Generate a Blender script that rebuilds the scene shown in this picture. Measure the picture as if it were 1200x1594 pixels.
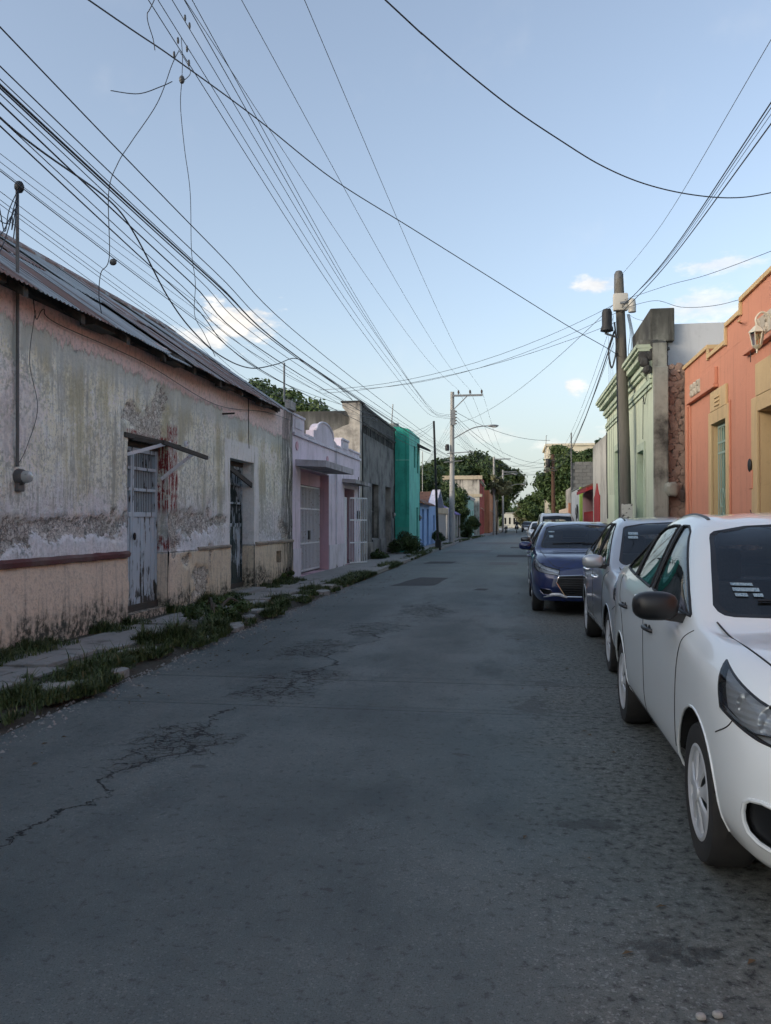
import bpy, bmesh, math, random
import numpy as np
from mathutils import Vector, Matrix, noise as mnoise
from mathutils.bvhtree import BVHTree

for o in list(bpy.data.objects): bpy.data.objects.remove(o, do_unlink=True)
SC = bpy.context.scene
COL = SC.collection
RND = random.Random(7)
R = math.radians

# ------------------------------------------------------------------ camera
FPX, EYE = 1300.0, 1.5
YAW = math.atan(200 / FPX); PIT = math.atan(15 / FPX * math.cos(YAW))
cam_d = bpy.data.cameras.new('camera'); cam = bpy.data.objects.new('camera', cam_d); COL.objects.link(cam)
cam.location = (0, 0, EYE); cam.rotation_euler = (math.pi / 2 + PIT, 0, YAW)
cam_d.sensor_fit = 'VERTICAL'; cam_d.sensor_height = 24.0; cam_d.lens = 24.0 * FPX / 1594.0
cam_d.clip_start = 0.05; cam_d.clip_end = 4000
SC.camera = cam

# ------------------------------------------------------------------ light: late daylight, weak low sun from behind on the left
SUN_EL, SUN_AZ = R(14.0), R(-124.0)         # azimuth measured from the street axis (+Y) to the right (+X)
world = bpy.data.worlds.new('World'); SC.world = world; world.use_nodes = True
sun_d = bpy.data.lights.new('sun', 'SUN'); sun = bpy.data.objects.new('sun', sun_d); COL.objects.link(sun)
sun_d.energy = 0.2; sun_d.angle = R(20); sun_d.color = (1.0, 0.86, 0.70)
sdir = Vector((math.sin(SUN_AZ) * math.cos(SUN_EL), math.cos(SUN_AZ) * math.cos(SUN_EL), math.sin(SUN_EL)))
sun.rotation_euler = sdir.to_track_quat('Z', 'Y').to_euler()
SC.view_settings.view_transform = 'Standard'; SC.view_settings.look = 'None'
SC.view_settings.exposure = 0.9; SC.view_settings.gamma = 1.0
SC.view_settings.use_curve_mapping = False
SC.cycles.use_denoising = True; SC.cycles.use_adaptive_sampling = True; SC.cycles.adaptive_threshold = 0.02; SC.cycles.adaptive_min_samples = 12
SC.cycles.max_bounces = 6; SC.cycles.diffuse_bounces = 2; SC.cycles.glossy_bounces = 3
SC.cycles.transmission_bounces = 6; SC.cycles.transparent_max_bounces = 16
SC.cycles.caustics_reflective = False; SC.cycles.caustics_refractive = False

# ------------------------------------------------------------------ node helper
class G:
    """tiny expression builder for shader nodes"""
    def __init__(s, tree): s.t = tree; s.n = tree.nodes; s.l = tree.links
    def node(s, typ, **kw):
        nd = s.n.new(typ)
        for k, v in kw.items(): setattr(nd, k, v)
        return nd
    def put(s, sock, v):
        if isinstance(v, bpy.types.NodeSocket): s.l.new(v, sock)
        elif v is not None:
            if hasattr(sock.default_value, '__len__') and not hasattr(v, '__len__'): v = (v,) * len(sock.default_value)
            if hasattr(v, '__len__') and len(sock.default_value) == 4 and len(v) == 3: v = (*v, 1)
            sock.default_value = v
    def m(s, op, a, b=0.0, c=None, clamp=False):
        nd = s.node('ShaderNodeMath', operation=op, use_clamp=clamp)
        s.put(nd.inputs[0], a); s.put(nd.inputs[1], b)
        if c is not None: s.put(nd.inputs[2], c)
        return nd.outputs[0]
    def vm(s, op, a, b=None, out=0):
        nd = s.node('ShaderNodeVectorMath', operation=op)
        s.put(nd.inputs[0], a)
        if b is not None:
            if op == 'SCALE': s.put(nd.inputs['Scale'], b)
            else: s.put(nd.inputs[1], b)
        return nd.outputs['Value'] if op in ('DOT_PRODUCT', 'LENGTH', 'DISTANCE') else nd.outputs[0]
    def xyz(s, v):
        nd = s.node('ShaderNodeSeparateXYZ'); s.put(nd.inputs[0], v); return nd.outputs[0], nd.outputs[1], nd.outputs[2]
    def comb(s, x, y, z):
        nd = s.node('ShaderNodeCombineXYZ')
        for i, v in enumerate((x, y, z)): s.put(nd.inputs[i], v)
        return nd.outputs[0]
    def mix(s, f, a, b, blend='MIX'):
        nd = s.node('ShaderNodeMix', data_type='RGBA', blend_type=blend); nd.clamp_factor = True
        s.put(nd.inputs[0], f); s.put(nd.inputs[6], a); s.put(nd.inputs[7], b); return nd.outputs[2]
    def noise(s, vec, scale=1.0, detail=4.0, rough=0.55, dist=0.0, col=False):
        nd = s.node('ShaderNodeTexNoise'); s.put(nd.inputs['Vector'], vec)
        nd.inputs['Scale'].default_value = scale; nd.inputs['Detail'].default_value = min(detail, 6.0 if scale < 3 else 4.5)
        nd.inputs['Roughness'].default_value = rough; nd.inputs['Distortion'].default_value = dist
        return nd.outputs[1 if col else 0]
    def vor(s, vec, scale=1.0, feature='F1', rnd=1.0, out=0):
        nd = s.node('ShaderNodeTexVoronoi', feature=feature); s.put(nd.inputs['Vector'], vec)
        nd.inputs['Scale'].default_value = scale; nd.inputs['Randomness'].default_value = rnd
        return nd.outputs[out]
    def ss(s, v, a, b):
        nd = s.node('ShaderNodeMapRange', interpolation_type='SMOOTHSTEP'); s.put(nd.inputs[0], v)
        s.put(nd.inputs[1], a); s.put(nd.inputs[2], b); return nd.outputs[0]
    def ramp(s, f, stops):
        nd = s.node('ShaderNodeValToRGB'); s.put(nd.inputs[0], f); cr = nd.color_ramp
        while len(cr.elements) < len(stops): cr.elements.new(0.5)
        for e, (p, c) in zip(cr.elements, stops): e.position = p; e.color = (*c, 1) if len(c) == 3 else c
        return nd.outputs[0]
    def mul(s, col, f): return s.vm('SCALE', col, f)
    def pos(s): return s.node('ShaderNodeNewGeometry').outputs['Position']
    def obj(s): return s.node('ShaderNodeTexCoord').outputs['Object']
    def rnd(s): return s.node('ShaderNodeObjectInfo').outputs['Random']
    def attr(s, name): return s.node('ShaderNodeAttribute', attribute_name=name).outputs['Fac']
    def bump(s, h, strength=0.3, dist=0.02):
        nd = s.node('ShaderNodeBump'); s.put(nd.inputs['Height'], h)
        nd.inputs['Strength'].default_value = strength; nd.inputs['Distance'].default_value = dist
        return nd.outputs[0]

MATS = {}
def mat(name, fn=None, col=(0.5, 0.5, 0.5), rough=0.8, metal=0.0, **kw):
    """fn(g) -> dict(col=, rough=, normal=, ...) for the Principled node"""
    if name in MATS: return MATS[name]
    m = bpy.data.materials.new(name); m.use_nodes = True
    g = G(m.node_tree); b = g.n['Principled BSDF']
    d = dict(col=col, rough=rough, metal=metal); d.update(kw)
    if fn: d.update(fn(g))
    key = dict(col='Base Color', rough='Roughness', metal='Metallic', normal='Normal', alpha='Alpha', trans='Transmission Weight', ior='IOR',
               coat='Coat Weight', coat_rough='Coat Roughness', spec='Specular IOR Level', emit='Emission Color', emit_s='Emission Strength', sheen='Sheen Weight', sub='Subsurface Weight')
    for k, v in d.items(): g.put(b.inputs[key[k]], v)
    MATS[name] = m; return m

def dirty(name, col, dirt=(0.08, 0.075, 0.07), amt=0.5, sc=1.5, rough=0.85, bump=0.25, metal=0.0, streak=True, basedirt=0.0):
    """painted plaster / concrete with mottling, rain streaks, optional damp at the foot"""
    def f(g):
        p = g.pos(); x, y, z = g.xyz(p)
        n1 = g.noise(p, sc, 8, 0.62); n2 = g.noise(p, sc * 9, 5, 0.6)
        k = g.ss(n1, 0.5, 0.78)
        if streak:
            sv = g.noise(g.vm('MULTIPLY', p, (7, 7, 0.55)), 1.0, 5, 0.6)
            k = g.m('MAXIMUM', k, g.m('MULTIPLY', g.ss(sv, 0.52, 0.75), 0.8))
        if basedirt:
            k = g.m('ADD', k, g.m('MULTIPLY', g.ss(g.m('ADD', z, g.m('MULTIPLY', n1, -0.7)), basedirt, -0.35), 1.4), clamp=True)
        c = g.mix(g.m('MULTIPLY', k, amt), col, dirt)
        c = g.mix(g.m('MULTIPLY', g.ss(n2, 0.35, 0.75), 0.35), c, g.mul(c, 0.72))
        return dict(col=c, rough=rough, metal=metal, normal=g.bump(g.m('ADD', n1, g.m('MULTIPLY', n2, 0.35)), bump, 0.02))
    return mat(name, f)

# ------------------------------------------------------------------ mesh helpers
def mesh_obj(name, verts, faces, m=None, parent=None, smooth=False, mats=None, fm=None):
    me = bpy.data.meshes.new(name); me.from_pydata([tuple(v) for v in verts], [], [tuple(f) for f in faces])
    for mm in (mats or ([m] if m else [])): me.materials.append(mm)
    if fm is not None: me.polygons.foreach_set('material_index', np.array(fm, dtype=np.int32))
    if smooth: me.polygons.foreach_set('use_smooth', np.ones(len(me.polygons), dtype=bool))
    me.update()
    o = bpy.data.objects.new(name, me); COL.objects.link(o)
    if parent: setpar(o, parent)
    return o
WROOT = set()            # roots whose parts are written in world coordinates
def setpar(o, parent):
    o.parent = parent
    if parent.name in WROOT: o.matrix_parent_inverse = Matrix.Translation(-parent.location)
def place(name, label, cat, loc, group=None):
    o = thing(name, label, cat, loc, 0, group); WROOT.add(o.name); return o

class MB:
    """collects simple shapes, built as one mesh object"""
    def __init__(s): s.v = []; s.f = []
    def add(s, v, f): b = len(s.v); s.v += [tuple(q) for q in v]; s.f += [tuple(i + b for i in q) for q in f]; return s
    def box(s, x0, x1, y0, y1, z0, z1, bev=0.0):
        if x0 > x1: x0, x1 = x1, x0
        if y0 > y1: y0, y1 = y1, y0
        if z0 > z1: z0, z1 = z1, z0
        if not bev:
            v = [(x, y, z) for z in (z0, z1) for y in (y0, y1) for x in (x0, x1)]
            return s.add(v, [(0, 2, 3, 1), (4, 5, 7, 6), (0, 1, 5, 4), (2, 6, 7, 3), (0, 4, 6, 2), (1, 3, 7, 5)])
        bm = bmesh.new(); bmesh.ops.create_cube(bm, size=1)
        for q in bm.verts: q.co = ((x0 + x1) / 2 + q.co.x * (x1 - x0), (y0 + y1) / 2 + q.co.y * (y1 - y0), (z0 + z1) / 2 + q.co.z * (z1 - z0))
        bmesh.ops.bevel(bm, geom=bm.edges[:], offset=bev, segments=2, affect='EDGES', profile=0.6)
        bm.verts.index_update(); s.add([q.co[:] for q in bm.verts], [[q.index for q in f.verts] for f in bm.faces]); bm.free(); return s
    def prism(s, pts, axis, a, b):
        """polygon pts (2-D in the two other axes, cyclic order) extruded along axis from a to b"""
        def P(q, w): 
            if axis == 'x': return (w, q[0], q[1])
            if axis == 'y': return (q[0], w, q[1])
            return (q[0], q[1], w)
        n = len(pts); v = [P(q, a) for q in pts] + [P(q, b) for q in pts]
        f = [tuple(range(n))[::-1], tuple(range(n, 2 * n))] + [(i, (i + 1) % n, n + (i + 1) % n, n + i) for i in range(n)]
        return s.add(v, f)
    def tube(s, pts, r, n=6, caps=True):
        pts = [Vector(p) for p in pts]; k = len(pts)
        rr = r if hasattr(r, '__len__') else [r] * k
        v = []; f = []; prev = None
        for i, p in enumerate(pts):
            d = (pts[min(i + 1, k - 1)] - pts[max(i - 1, 0)])
            d = d.normalized() if d.length > 1e-9 else Vector((0, 0, 1))
            if prev is None:
                a = d.cross(Vector((0, 0, 1)));
                if a.length < 1e-3: a = d.cross(Vector((1, 0, 0)))
                a.normalize()
            else:
                a = prev - d * prev.dot(d)
                if a.length < 1e-6: a = d.orthogonal()
                a.normalize()
            prev = a; bb = d.cross(a)
            for j in range(n):
                t = 2 * math.pi * j / n; v.append(p + (a * math.cos(t) + bb * math.sin(t)) * rr[i])
        for i in range(k - 1):
            for j in range(n): f.append((i * n + j, i * n + (j + 1) % n, (i + 1) * n + (j + 1) % n, (i + 1) * n + j))
        if caps: f.append(tuple(range(n))[::-1]); f.append(tuple((k - 1) * n + j for j in range(n)))
        return s.add(v, f)
    def bar(s, a, b, w, h):
        """rectangular bar between two points"""
        a = Vector(a); b = Vector(b); d = (b - a).normalized(); u = d.cross(Vector((0, 0, 1)))
        if u.length < 1e-3: u = Vector((1, 0, 0))
        u.normalize(); q = u.cross(d)
        v = [p + u * sx * w / 2 + q * sz * h / 2 for p in (a, b) for sx, sz in ((-1, -1), (1, -1), (1, 1), (-1, 1))]
        return s.add(v, [(3, 2, 1, 0), (4, 5, 6, 7), (0, 1, 5, 4), (1, 2, 6, 5), (2, 3, 7, 6), (3, 0, 4, 7)])
    def lathe(s, prof, c=(0, 0, 0), axis='z', n=24, caps=True):
        """prof: list of (radius, height) ; closed end to end"""
        v = []; f = []; k = len(prof)
        for r, h in prof:
            for j in range(n):
                t = 2 * math.pi * j / n; a, b = r * math.cos(t), r * math.sin(t)
                v.append((c[0] + a, c[1] + b, c[2] + h) if axis == 'z' else (c[0] + h, c[1] + a, c[2] + b) if axis == 'x' else (c[0] + a, c[1] + h, c[2] + b))
        for i in range(k - 1):
            for j in range(n): f.append((i * n + j, i * n + (j + 1) % n, (i + 1) * n + (j + 1) % n, (i + 1) * n + j))
        if caps: f.append(tuple(range(n))[::-1]); f.append(tuple((k - 1) * n + j for j in range(n)))
        return s.add(v, f)
    def ell(s, c, rx, ry, rz, n=12, e=1.0):
        """(super)ellipsoid, e<1 boxier"""
        v = []; f = []; h = n // 2
        sg = lambda t: math.copysign(abs(t) ** e, t)
        for i in range(1, h):
            ph = -math.pi / 2 + math.pi * i / h
            for j in range(n):
                th = 2 * math.pi * j / n
                v.append((c[0] + rx * sg(math.cos(ph)) * sg(math.cos(th)), c[1] + ry * sg(math.cos(ph)) * sg(math.sin(th)), c[2] + rz * sg(math.sin(ph))))
        b = len(v); v += [(c[0], c[1], c[2] - rz), (c[0], c[1], c[2] + rz)]
        for i in range(h - 2):
            for j in range(n): f.append((i * n + j, i * n + (j + 1) % n, (i + 1) * n + (j + 1) % n, (i + 1) * n + j))
        for j in range(n): f.append((b, (j + 1) % n, j)); f.append((b + 1, (h - 2) * n + j, (h - 2) * n + (j + 1) % n))
        return s.add(v, f)
    def build(s, name, m, parent=None, smooth=False):
        o = mesh_obj(name, s.v, s.f, m, parent)
        if smooth: smooth_by_angle(o)
        return o

def smooth_by_angle(o, deg=35):
    me = o.data; bm = bmesh.new(); bm.from_mesh(me)
    bmesh.ops.recalc_face_normals(bm, faces=bm.faces[:])
    for f in bm.faces: f.smooth = True
    for e in bm.edges: e.smooth = not (len(e.link_faces) == 2 and e.calc_face_angle(0) > R(deg))
    bm.to_mesh(me); bm.free(); me.update()

def thing(name, label, cat, loc=(0, 0, 0), rz=0, group=None):
    o = bpy.data.objects.new(name, None); COL.objects.link(o); o.location = loc; o.rotation_euler = (0, 0, rz); o.empty_display_size = 0.2
    return tag(o, label, cat, group)
def tag(o, label=None, cat=None, group=None, kind=None):
    if label: o['label'] = label
    if cat: o['category'] = cat
    if group: o['group'] = group
    if kind: o['kind'] = kind
    return o
def struct(o): o['kind'] = 'structure'; return o
def keep(o, parent):
    """parent without moving (parents are never scaled or rotated unless built in local space)"""
    o.parent = parent; o.matrix_parent_inverse = Matrix.Translation(-parent.location); return o
def copy_tree(o, parent=None):
    c = o.copy(); COL.objects.link(c); c.parent = parent
    for ch in o.children: copy_tree(ch, c)
    return c
def catmull(pts, n=6):
    pts = [Vector(p) for p in pts]; out = []
    for i in range(len(pts) - 1):
        p0 = pts[max(i - 1, 0)]; p1 = pts[i]; p2 = pts[i + 1]; p3 = pts[min(i + 2, len(pts) - 1)]
        for k in range(n):
            t = k / n
            out.append(0.5 * ((2 * p1) + (p2 - p0) * t + (2 * p0 - 5 * p1 + 4 * p2 - p3) * t * t + (3 * p1 - p0 - 3 * p2 + p3) * t ** 3))
    out.append(pts[-1]); return out
def fbm(p, o=4): return mnoise.fractal(Vector(p), 1.0, 2.0, o)
def np_mesh(name, V, F, m, parent=None, smooth=False, attrs=None):
    """V (n,3) float, F (k,3|4) int"""
    me = bpy.data.meshes.new(name); V = np.asarray(V, np.float32); F = np.asarray(F, np.int32)
    me.vertices.add(len(V)); me.vertices.foreach_set('co', V.ravel())
    k = F.shape[1]; me.loops.add(F.size); me.loops.foreach_set('vertex_index', F.ravel())
    me.polygons.add(len(F)); me.polygons.foreach_set('loop_start', np.arange(0, F.size, k, dtype=np.int32))
    me.polygons.foreach_set('use_smooth', np.full(len(F), smooth))
    for an, av in (attrs or {}).items():
        a = me.attributes.new(an, 'FLOAT', 'POINT'); a.data.foreach_set('value', np.asarray(av, np.float32))
    me.update(calc_edges=True); me.validate()
    if m: me.materials.append(m)
    o = bpy.data.objects.new(name, me); COL.objects.link(o)
    if parent: setpar(o, parent)
    return o
def rep(o, offs, parent=None):
    """copies of one mesh object, moved; they share its mesh"""
    out = [o]
    for d in offs:
        c = o.copy(); COL.objects.link(c); c.location = Vector(o.location) + Vector(d); out.append(c)
    return out

# ------------------------------------------------------------------ sky
def build_world():
    nt = world.node_tree; g = G(nt); bg = g.n['Background']
    sky = g.node('ShaderNodeTexSky', sky_type='NISHITA'); sky.sun_disc = False
    sky.sun_elevation = SUN_EL; sky.sun_rotation = SUN_AZ
    sky.altitude = 10; sky.air_density = 1.0; sky.dust_density = 3.0; sky.ozone_density = 2.0
    hs = g.node('ShaderNodeHueSaturation'); hs.inputs['Saturation'].default_value = 0.74; hs.inputs['Value'].default_value = 1.13
    g.put(hs.inputs['Color'], sky.outputs[0])
    col = hs.outputs[0]
    _, _, dzz = g.xyz(g.vm('NORMALIZE', g.node('ShaderNodeTexCoord').outputs['Generated']))
    col = g.mix(g.m('MULTIPLY', g.ss(dzz, 0.27, -0.01), 0.66), col, (2.80, 3.12, 3.10))
    d = g.vm('NORMALIZE', g.node('ShaderNodeTexCoord').outputs['Generated'])
    n = g.noise(d, 9.0, 4, 0.58); n2 = g.noise(g.vm('MULTIPLY', d, (1, 1, 2.2)), 22.0, 5, 0.62)
    # small fair-weather clouds: (azimuth deg right of the street, elevation deg, half sizes deg, strength)
    tot = None
    for az, el, sx, sy, st in ((-18.6, 13.4, 3.4, 1.9, 1.0), (-21.0, 12.0, 2.4, 1.0, .8), (5.4, 15.4, 2.2, .8, .75), (13.2, 16.0, 3.3, .7, .55), (12.0, 13.6, 4.5, 1.3, .55),
                               (3.9, 9.0, 1.0, .8, .7), (5.0, 5.0, 3.5, 1.3, .55), (-2.0, 6.0, 4.0, .8, .3), (16.0, 13.5, 3.0, .9, .7)):
        a, e = R(az), R(el)
        c = Vector((math.sin(a) * math.cos(e), math.cos(a) * math.cos(e), math.sin(e))); rt = Vector((math.cos(a), -math.sin(a), 0)); up = rt.cross(c)
        u = g.m('DIVIDE', g.vm('DOT_PRODUCT', d, tuple(rt)), math.sin(R(sx))); v = g.m('DIVIDE', g.m('SUBTRACT', g.vm('DOT_PRODUCT', d, tuple(up)), 0.0), math.sin(R(sy)))
        f = g.m('GREATER_THAN', g.vm('DOT_PRODUCT', d, tuple(c)), 0.5)
        r = g.m('SQRT', g.m('ADD', g.m('MULTIPLY', u, u), g.m('MULTIPLY', v, v)))
        k = g.m('ADD', g.m('SUBTRACT', 1.0, r), g.m('MULTIPLY', g.m('SUBTRACT', n2, 0.5), 2.6))
        k = g.m('MULTIPLY', g.m('MULTIPLY', g.ss(k, 0.15, 0.8), st), f)
        tot = k if tot is None else g.m('MAXIMUM', tot, k)
    wisp = g.m('MULTIPLY', g.ss(n, 0.55, 0.85), 0.10)
    tot = g.m('MAXIMUM', tot, wisp)
    cc = g.mix(g.ss(n2, 0.35, 0.7), (3.3, 3.15, 3.05), (4.2, 4.05, 3.8))
    col = g.mix(tot, col, cc)
    g.put(bg.inputs[0], col); bg.inputs[1].default_value = 0.15
build_world()

def glass_mat(name, tint, refl=1.0):
    if name in MATS: return MATS[name]
    m = bpy.data.materials.new(name); m.use_nodes = True; g = G(m.node_tree); g.n.remove(g.n['Principled BSDF'])
    tr = g.node('ShaderNodeBsdfTransparent'); g.put(tr.inputs[0], tint)
    gl = g.node('ShaderNodeBsdfGlossy'); gl.inputs['Roughness'].default_value = 0.015; g.put(gl.inputs[0], (0.9, 0.95, 1.0))
    fr = g.node('ShaderNodeFresnel'); fr.inputs[0].default_value = 1.52
    mx = g.node('ShaderNodeMixShader'); g.put(mx.inputs[0], g.m('MULTIPLY', fr.outputs[0], refl, clamp=True))
    g.l.new(tr.outputs[0], mx.inputs[1]); g.l.new(gl.outputs[0], mx.inputs[2]); g.l.new(mx.outputs[0], g.n['Material Output'].inputs[0])
    MATS[name] = m; return m
def paint(name, col, metal=0.0, rough=0.35, dust=0.10):
    def f(g):
        p = g.obj(); x, y, z = g.xyz(p); n = g.noise(p, 3.0, 6, 0.6)
        low = g.ss(z, 0.75, 0.15)
        k = g.m('MULTIPLY', g.m('ADD', g.m('MULTIPLY', low, 0.9), 0.25), g.m('MULTIPLY', n, dust * 2.2))
        c = g.mix(k, col, (0.20, 0.17, 0.14))
        return dict(col=c, rough=g.m('ADD', rough, g.m('MULTIPLY', k, 0.9)), metal=metal, coat=1.0, coat_rough=g.m('ADD', 0.03, g.m('MULTIPLY', k, 0.8)))
    return mat(name, f)
M_TYRE = mat('tyre_rubber', lambda g: dict(col=g.mix(g.noise(g.obj(), 14, 5), (0.012, 0.012, 0.013), (0.035, 0.033, 0.031)), rough=0.8))
M_BLACK = mat('black_plastic', lambda g: dict(col=(0.009, 0.009, 0.010), rough=0.42, normal=g.bump(g.noise(g.obj(), 300, 2), 0.08, 0.002)))
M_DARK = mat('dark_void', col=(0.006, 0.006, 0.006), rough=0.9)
M_RUBBER = mat('rubber_seal', col=(0.01, 0.01, 0.011), rough=0.6)
M_SEAT = mat('seat_cloth', lambda g: dict(col=g.mix(g.noise(g.obj(), 120, 3), (0.05, 0.05, 0.055), (0.11, 0.11, 0.12)), rough=0.95))
M_CHROME = mat('chrome', col=(0.75, 0.76, 0.78), rough=0.12, metal=1.0)
M_ALLOY = mat('wheel_silver', lambda g: dict(col=g.mix(g.noise(g.obj(), 20, 4), (0.66, 0.68, 0.70), (0.52, 0.54, 0.56)), rough=0.35, metal=0.25))
M_LAMP = glass_mat('lamp_cover', (0.88, 0.91, 0.94), 1.0)
M_GLASS = glass_mat('car_glass', (0.74, 0.79, 0.79), 1.0)
M_STICK = mat('sticker', lambda g: dict(col=g.mix(g.ss(g.noise(g.vm('MULTIPLY', g.obj(), (60, 60, 18)), 4, 2), 0.5, 0.56), (0.34, 0.45, 0.50), (0.06, 0.13, 0.20)), rough=0.5))


# ------------------------------------------------------------------ ground, road, pavements
def asphalt(g):
    p = g.pos(); x, y, z = g.xyz(p)
    fine = g.noise(p, 150, 3, 0.7); mid = g.noise(p, 20, 5, 0.68); big = g.noise(p, 0.5, 6, 0.62); med = g.noise(g.vm('MULTIPLY', p, (2.2, .8, 1)), 1.0, 6, 0.66)
    ax, _, _ = g.xyz(g.vor(p, 115, out=1))
    c = g.mix(g.ss(big, .32, .68), (0.074, 0.084, 0.084), (0.125, 0.132, 0.128))
    c = g.mix(g.m('MULTIPLY', g.ss(med, .48, .66), .45), c, (0.058, 0.066, 0.068))
    # two worn wheel tracks, paler and smoother
    tr = g.m('MAXIMUM', g.ss(g.m('ABSOLUTE', g.m('ADD', x, 0.15)), .75, .1), g.ss(g.m('ABSOLUTE', g.m('ADD', x, 1.75)), .7, .1))
    tr = g.m('MULTIPLY', g.m('MULTIPLY', tr, g.ss(y, 2.5, 13)), g.ss(med, .70, .40))
    c = g.mix(g.m('MULTIPLY', tr, .55), c, (0.175, 0.186, 0.182))
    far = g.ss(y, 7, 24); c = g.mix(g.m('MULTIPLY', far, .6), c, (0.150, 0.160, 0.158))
    # parking strip: worn, browner, coarse
    park = g.m('MULTIPLY', g.ss(g.m('ADD', x, g.m('MULTIPLY', g.noise(p, 1.1, 6, 0.66), 1.9)), 0.75, 1.75), g.ss(y, 26, 10))
    c = g.mix(g.m('MULTIPLY', park, 0.85), c, g.mix(g.ss(mid, .35, .65), (0.070, 0.068, 0.060), (0.150, 0.143, 0.128)))
    chips = g.ss(ax, 0.86, 0.93); holes = g.m('MAXIMUM', g.ss(mid, 0.45, 0.34), g.m('MULTIPLY', g.ss(g.vor(g.vm('ADD', p, g.vm('SCALE', g.noise(p, 30, 2, col=True), .03)), 11, out=0), .12, .06), g.m("MULTIPLY", g.ss(med, .46, .58), .6)))
    c = g.mix(g.m('MULTIPLY', g.m('MULTIPLY', chips, g.ss(g.m('ADD', big, g.m('MULTIPLY', mid, .5)), .55, 1.0)), g.m('ADD', 0.28, g.m('MULTIPLY', park, 0.35))), c, (0.30, 0.30, 0.29))
    c = g.mix(g.m('MULTIPLY', g.ss(fine, 0.50, 0.32), 0.65), c, (0.024, 0.026, 0.027))
    c = g.mix(g.m('MULTIPLY', holes, g.m('ADD', 0.42, g.m('MULTIPLY', park, 0.45))), c, (0.020, 0.020, 0.020))
    c = g.vm('MULTIPLY', c, (1.30, 1.41, 1.42))
    # the wandering crack of the left lane, hair thin between crazed patches
    wob = g.m('MULTIPLY', g.m('SUBTRACT', g.noise(g.comb(0, y, 0), 0.9, 5, 0.62), 0.5), 1.15)
    path = g.m('ADD', g.m('ADD', -2.62, g.m('MULTIPLY', y, 0.075)), wob)
    off = g.m('MULTIPLY', g.m('SUBTRACT', g.noise(p, 9, 5, 0.72), 0.5), 0.26)
    dist = g.m('ABSOLUTE', g.m('SUBTRACT', g.m('ADD', x, off), path))
    wv = g.noise(g.comb(3, y, 0), 1.7, 3, .6)
    crack = g.m('MULTIPLY', g.ss(dist, g.m('MULTIPLY', g.ss(wv, .30, .75), .042), 0.003), g.m('MULTIPLY', g.ss(y, 13.5, 10.5), g.ss(wv, .33, .42)))
    wp = g.vm('ADD', p, g.vm('SCALE', g.noise(p, 4, 4, 0.65, col=True), 0.34))
    spots = None; nA = g.m('MULTIPLY', g.m('SUBTRACT', g.noise(p, 2.2, 5, 0.7), 0.5), 2.2); nB = g.m('MULTIPLY', g.m('SUBTRACT', g.noise(p, 9, 5, 0.72), 0.52), 3.4)
    for sx, sy, rx, ry in ((-2.25, 5.35, .42, .75), (-2.0, 7.5, .55, 1.1), (-2.35, 9.6, .5, .9), (-1.9, 11.6, .6, 1.0), (-1.5, 14.0, .6, 1.6)):
        u = g.m('DIVIDE', g.m('SUBTRACT', x, sx), rx); v = g.m('DIVIDE', g.m('SUBTRACT', y, sy), ry)
        q = g.m('ADD', g.m('SUBTRACT', 1.0, g.m('SQRT', g.m('ADD', g.m('MULTIPLY', u, u), g.m('MULTIPLY', v, v)))), nA)
        q = g.ss(q, 0.05, 0.5); spots = q if spots is None else g.m('MAXIMUM', spots, q)
    craze = g.m('MULTIPLY', g.m('MAXIMUM', g.ss(g.vor(wp, 5.5, 'DISTANCE_TO_EDGE'), 0.05, 0.008), g.m('MULTIPLY', g.ss(g.vor(wp, 12, 'DISTANCE_TO_EDGE'), 0.05, 0.01), g.m('MULTIPLY', g.ss(spots, .6, 1.0), .6))), spots)
    hair = g.m('MULTIPLY', g.ss(g.vor(wp, 0.7, 'DISTANCE_TO_EDGE'), 0.010, 0.002), g.m('MULTIPLY', g.ss(g.noise(p, 0.45, 3), 0.56, 0.64), 0.3))
    ck = g.m('MAXIMUM', g.m('MAXIMUM', crack, craze), hair)
    c = g.mix(g.m('MULTIPLY', spots, 0.14), c, (0.045, 0.047, 0.048))
    c = g.mix(g.m('MULTIPLY', ck, 0.92), c, (0.008, 0.008, 0.009))
    # oil and damp stains with shapes of their own
    st = None
    for sx, sy, rx, ry in ((0.15, 6.9, .32, .55), (0.28, 7.9, .28, .30), (0.36, 4.25, .36, .13), (0.55, 3.05, .26, .12), (-0.35, 5.4, .10, .07), (0.1, 11.0, .35, .6), (-.75, 3.35, .07, .035), (-1.9, 4.9, .10, .05), (.3, 9.2, .2, .2)):
        u = g.m('DIVIDE', g.m('SUBTRACT', x, sx), rx); v = g.m('DIVIDE', g.m('SUBTRACT', y, sy), ry)
        q = g.m('ADD', g.m('SUBTRACT', 1.0, g.m('SQRT', g.m('ADD', g.m('MULTIPLY', u, u), g.m('MULTIPLY', v, v)))), nB)
        q = g.ss(q, 0.3, 0.6); st = q if st is None else g.m('MAXIMUM', st, q)
    c = g.mix(g.m('MULTIPLY', st, 0.62), c, (0.022, 0.022, 0.02))
    h = g.m('SUBTRACT', g.m('ADD', g.m('MULTIPLY', fine, 0.6), g.m('MULTIPLY', mid, 0.8)), g.m('MULTIPLY', ck, 2.2))
    return dict(col=c, rough=g.m('ADD', 0.80, g.m('MULTIPLY', st, -0.2)), normal=g.bump(h, 0.65, 0.014), spec=0.3)
M_ROAD = mat('asphalt', asphalt)
M_PATCH = mat('asphalt_patch', lambda g: dict(col=g.mix(g.noise(g.pos(), 40, 5, 0.7), (0.035, 0.037, 0.040), (0.07, 0.072, 0.075)), rough=0.85, normal=g.bump(g.noise(g.pos(), 150, 3), 0.5, 0.01)))
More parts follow.
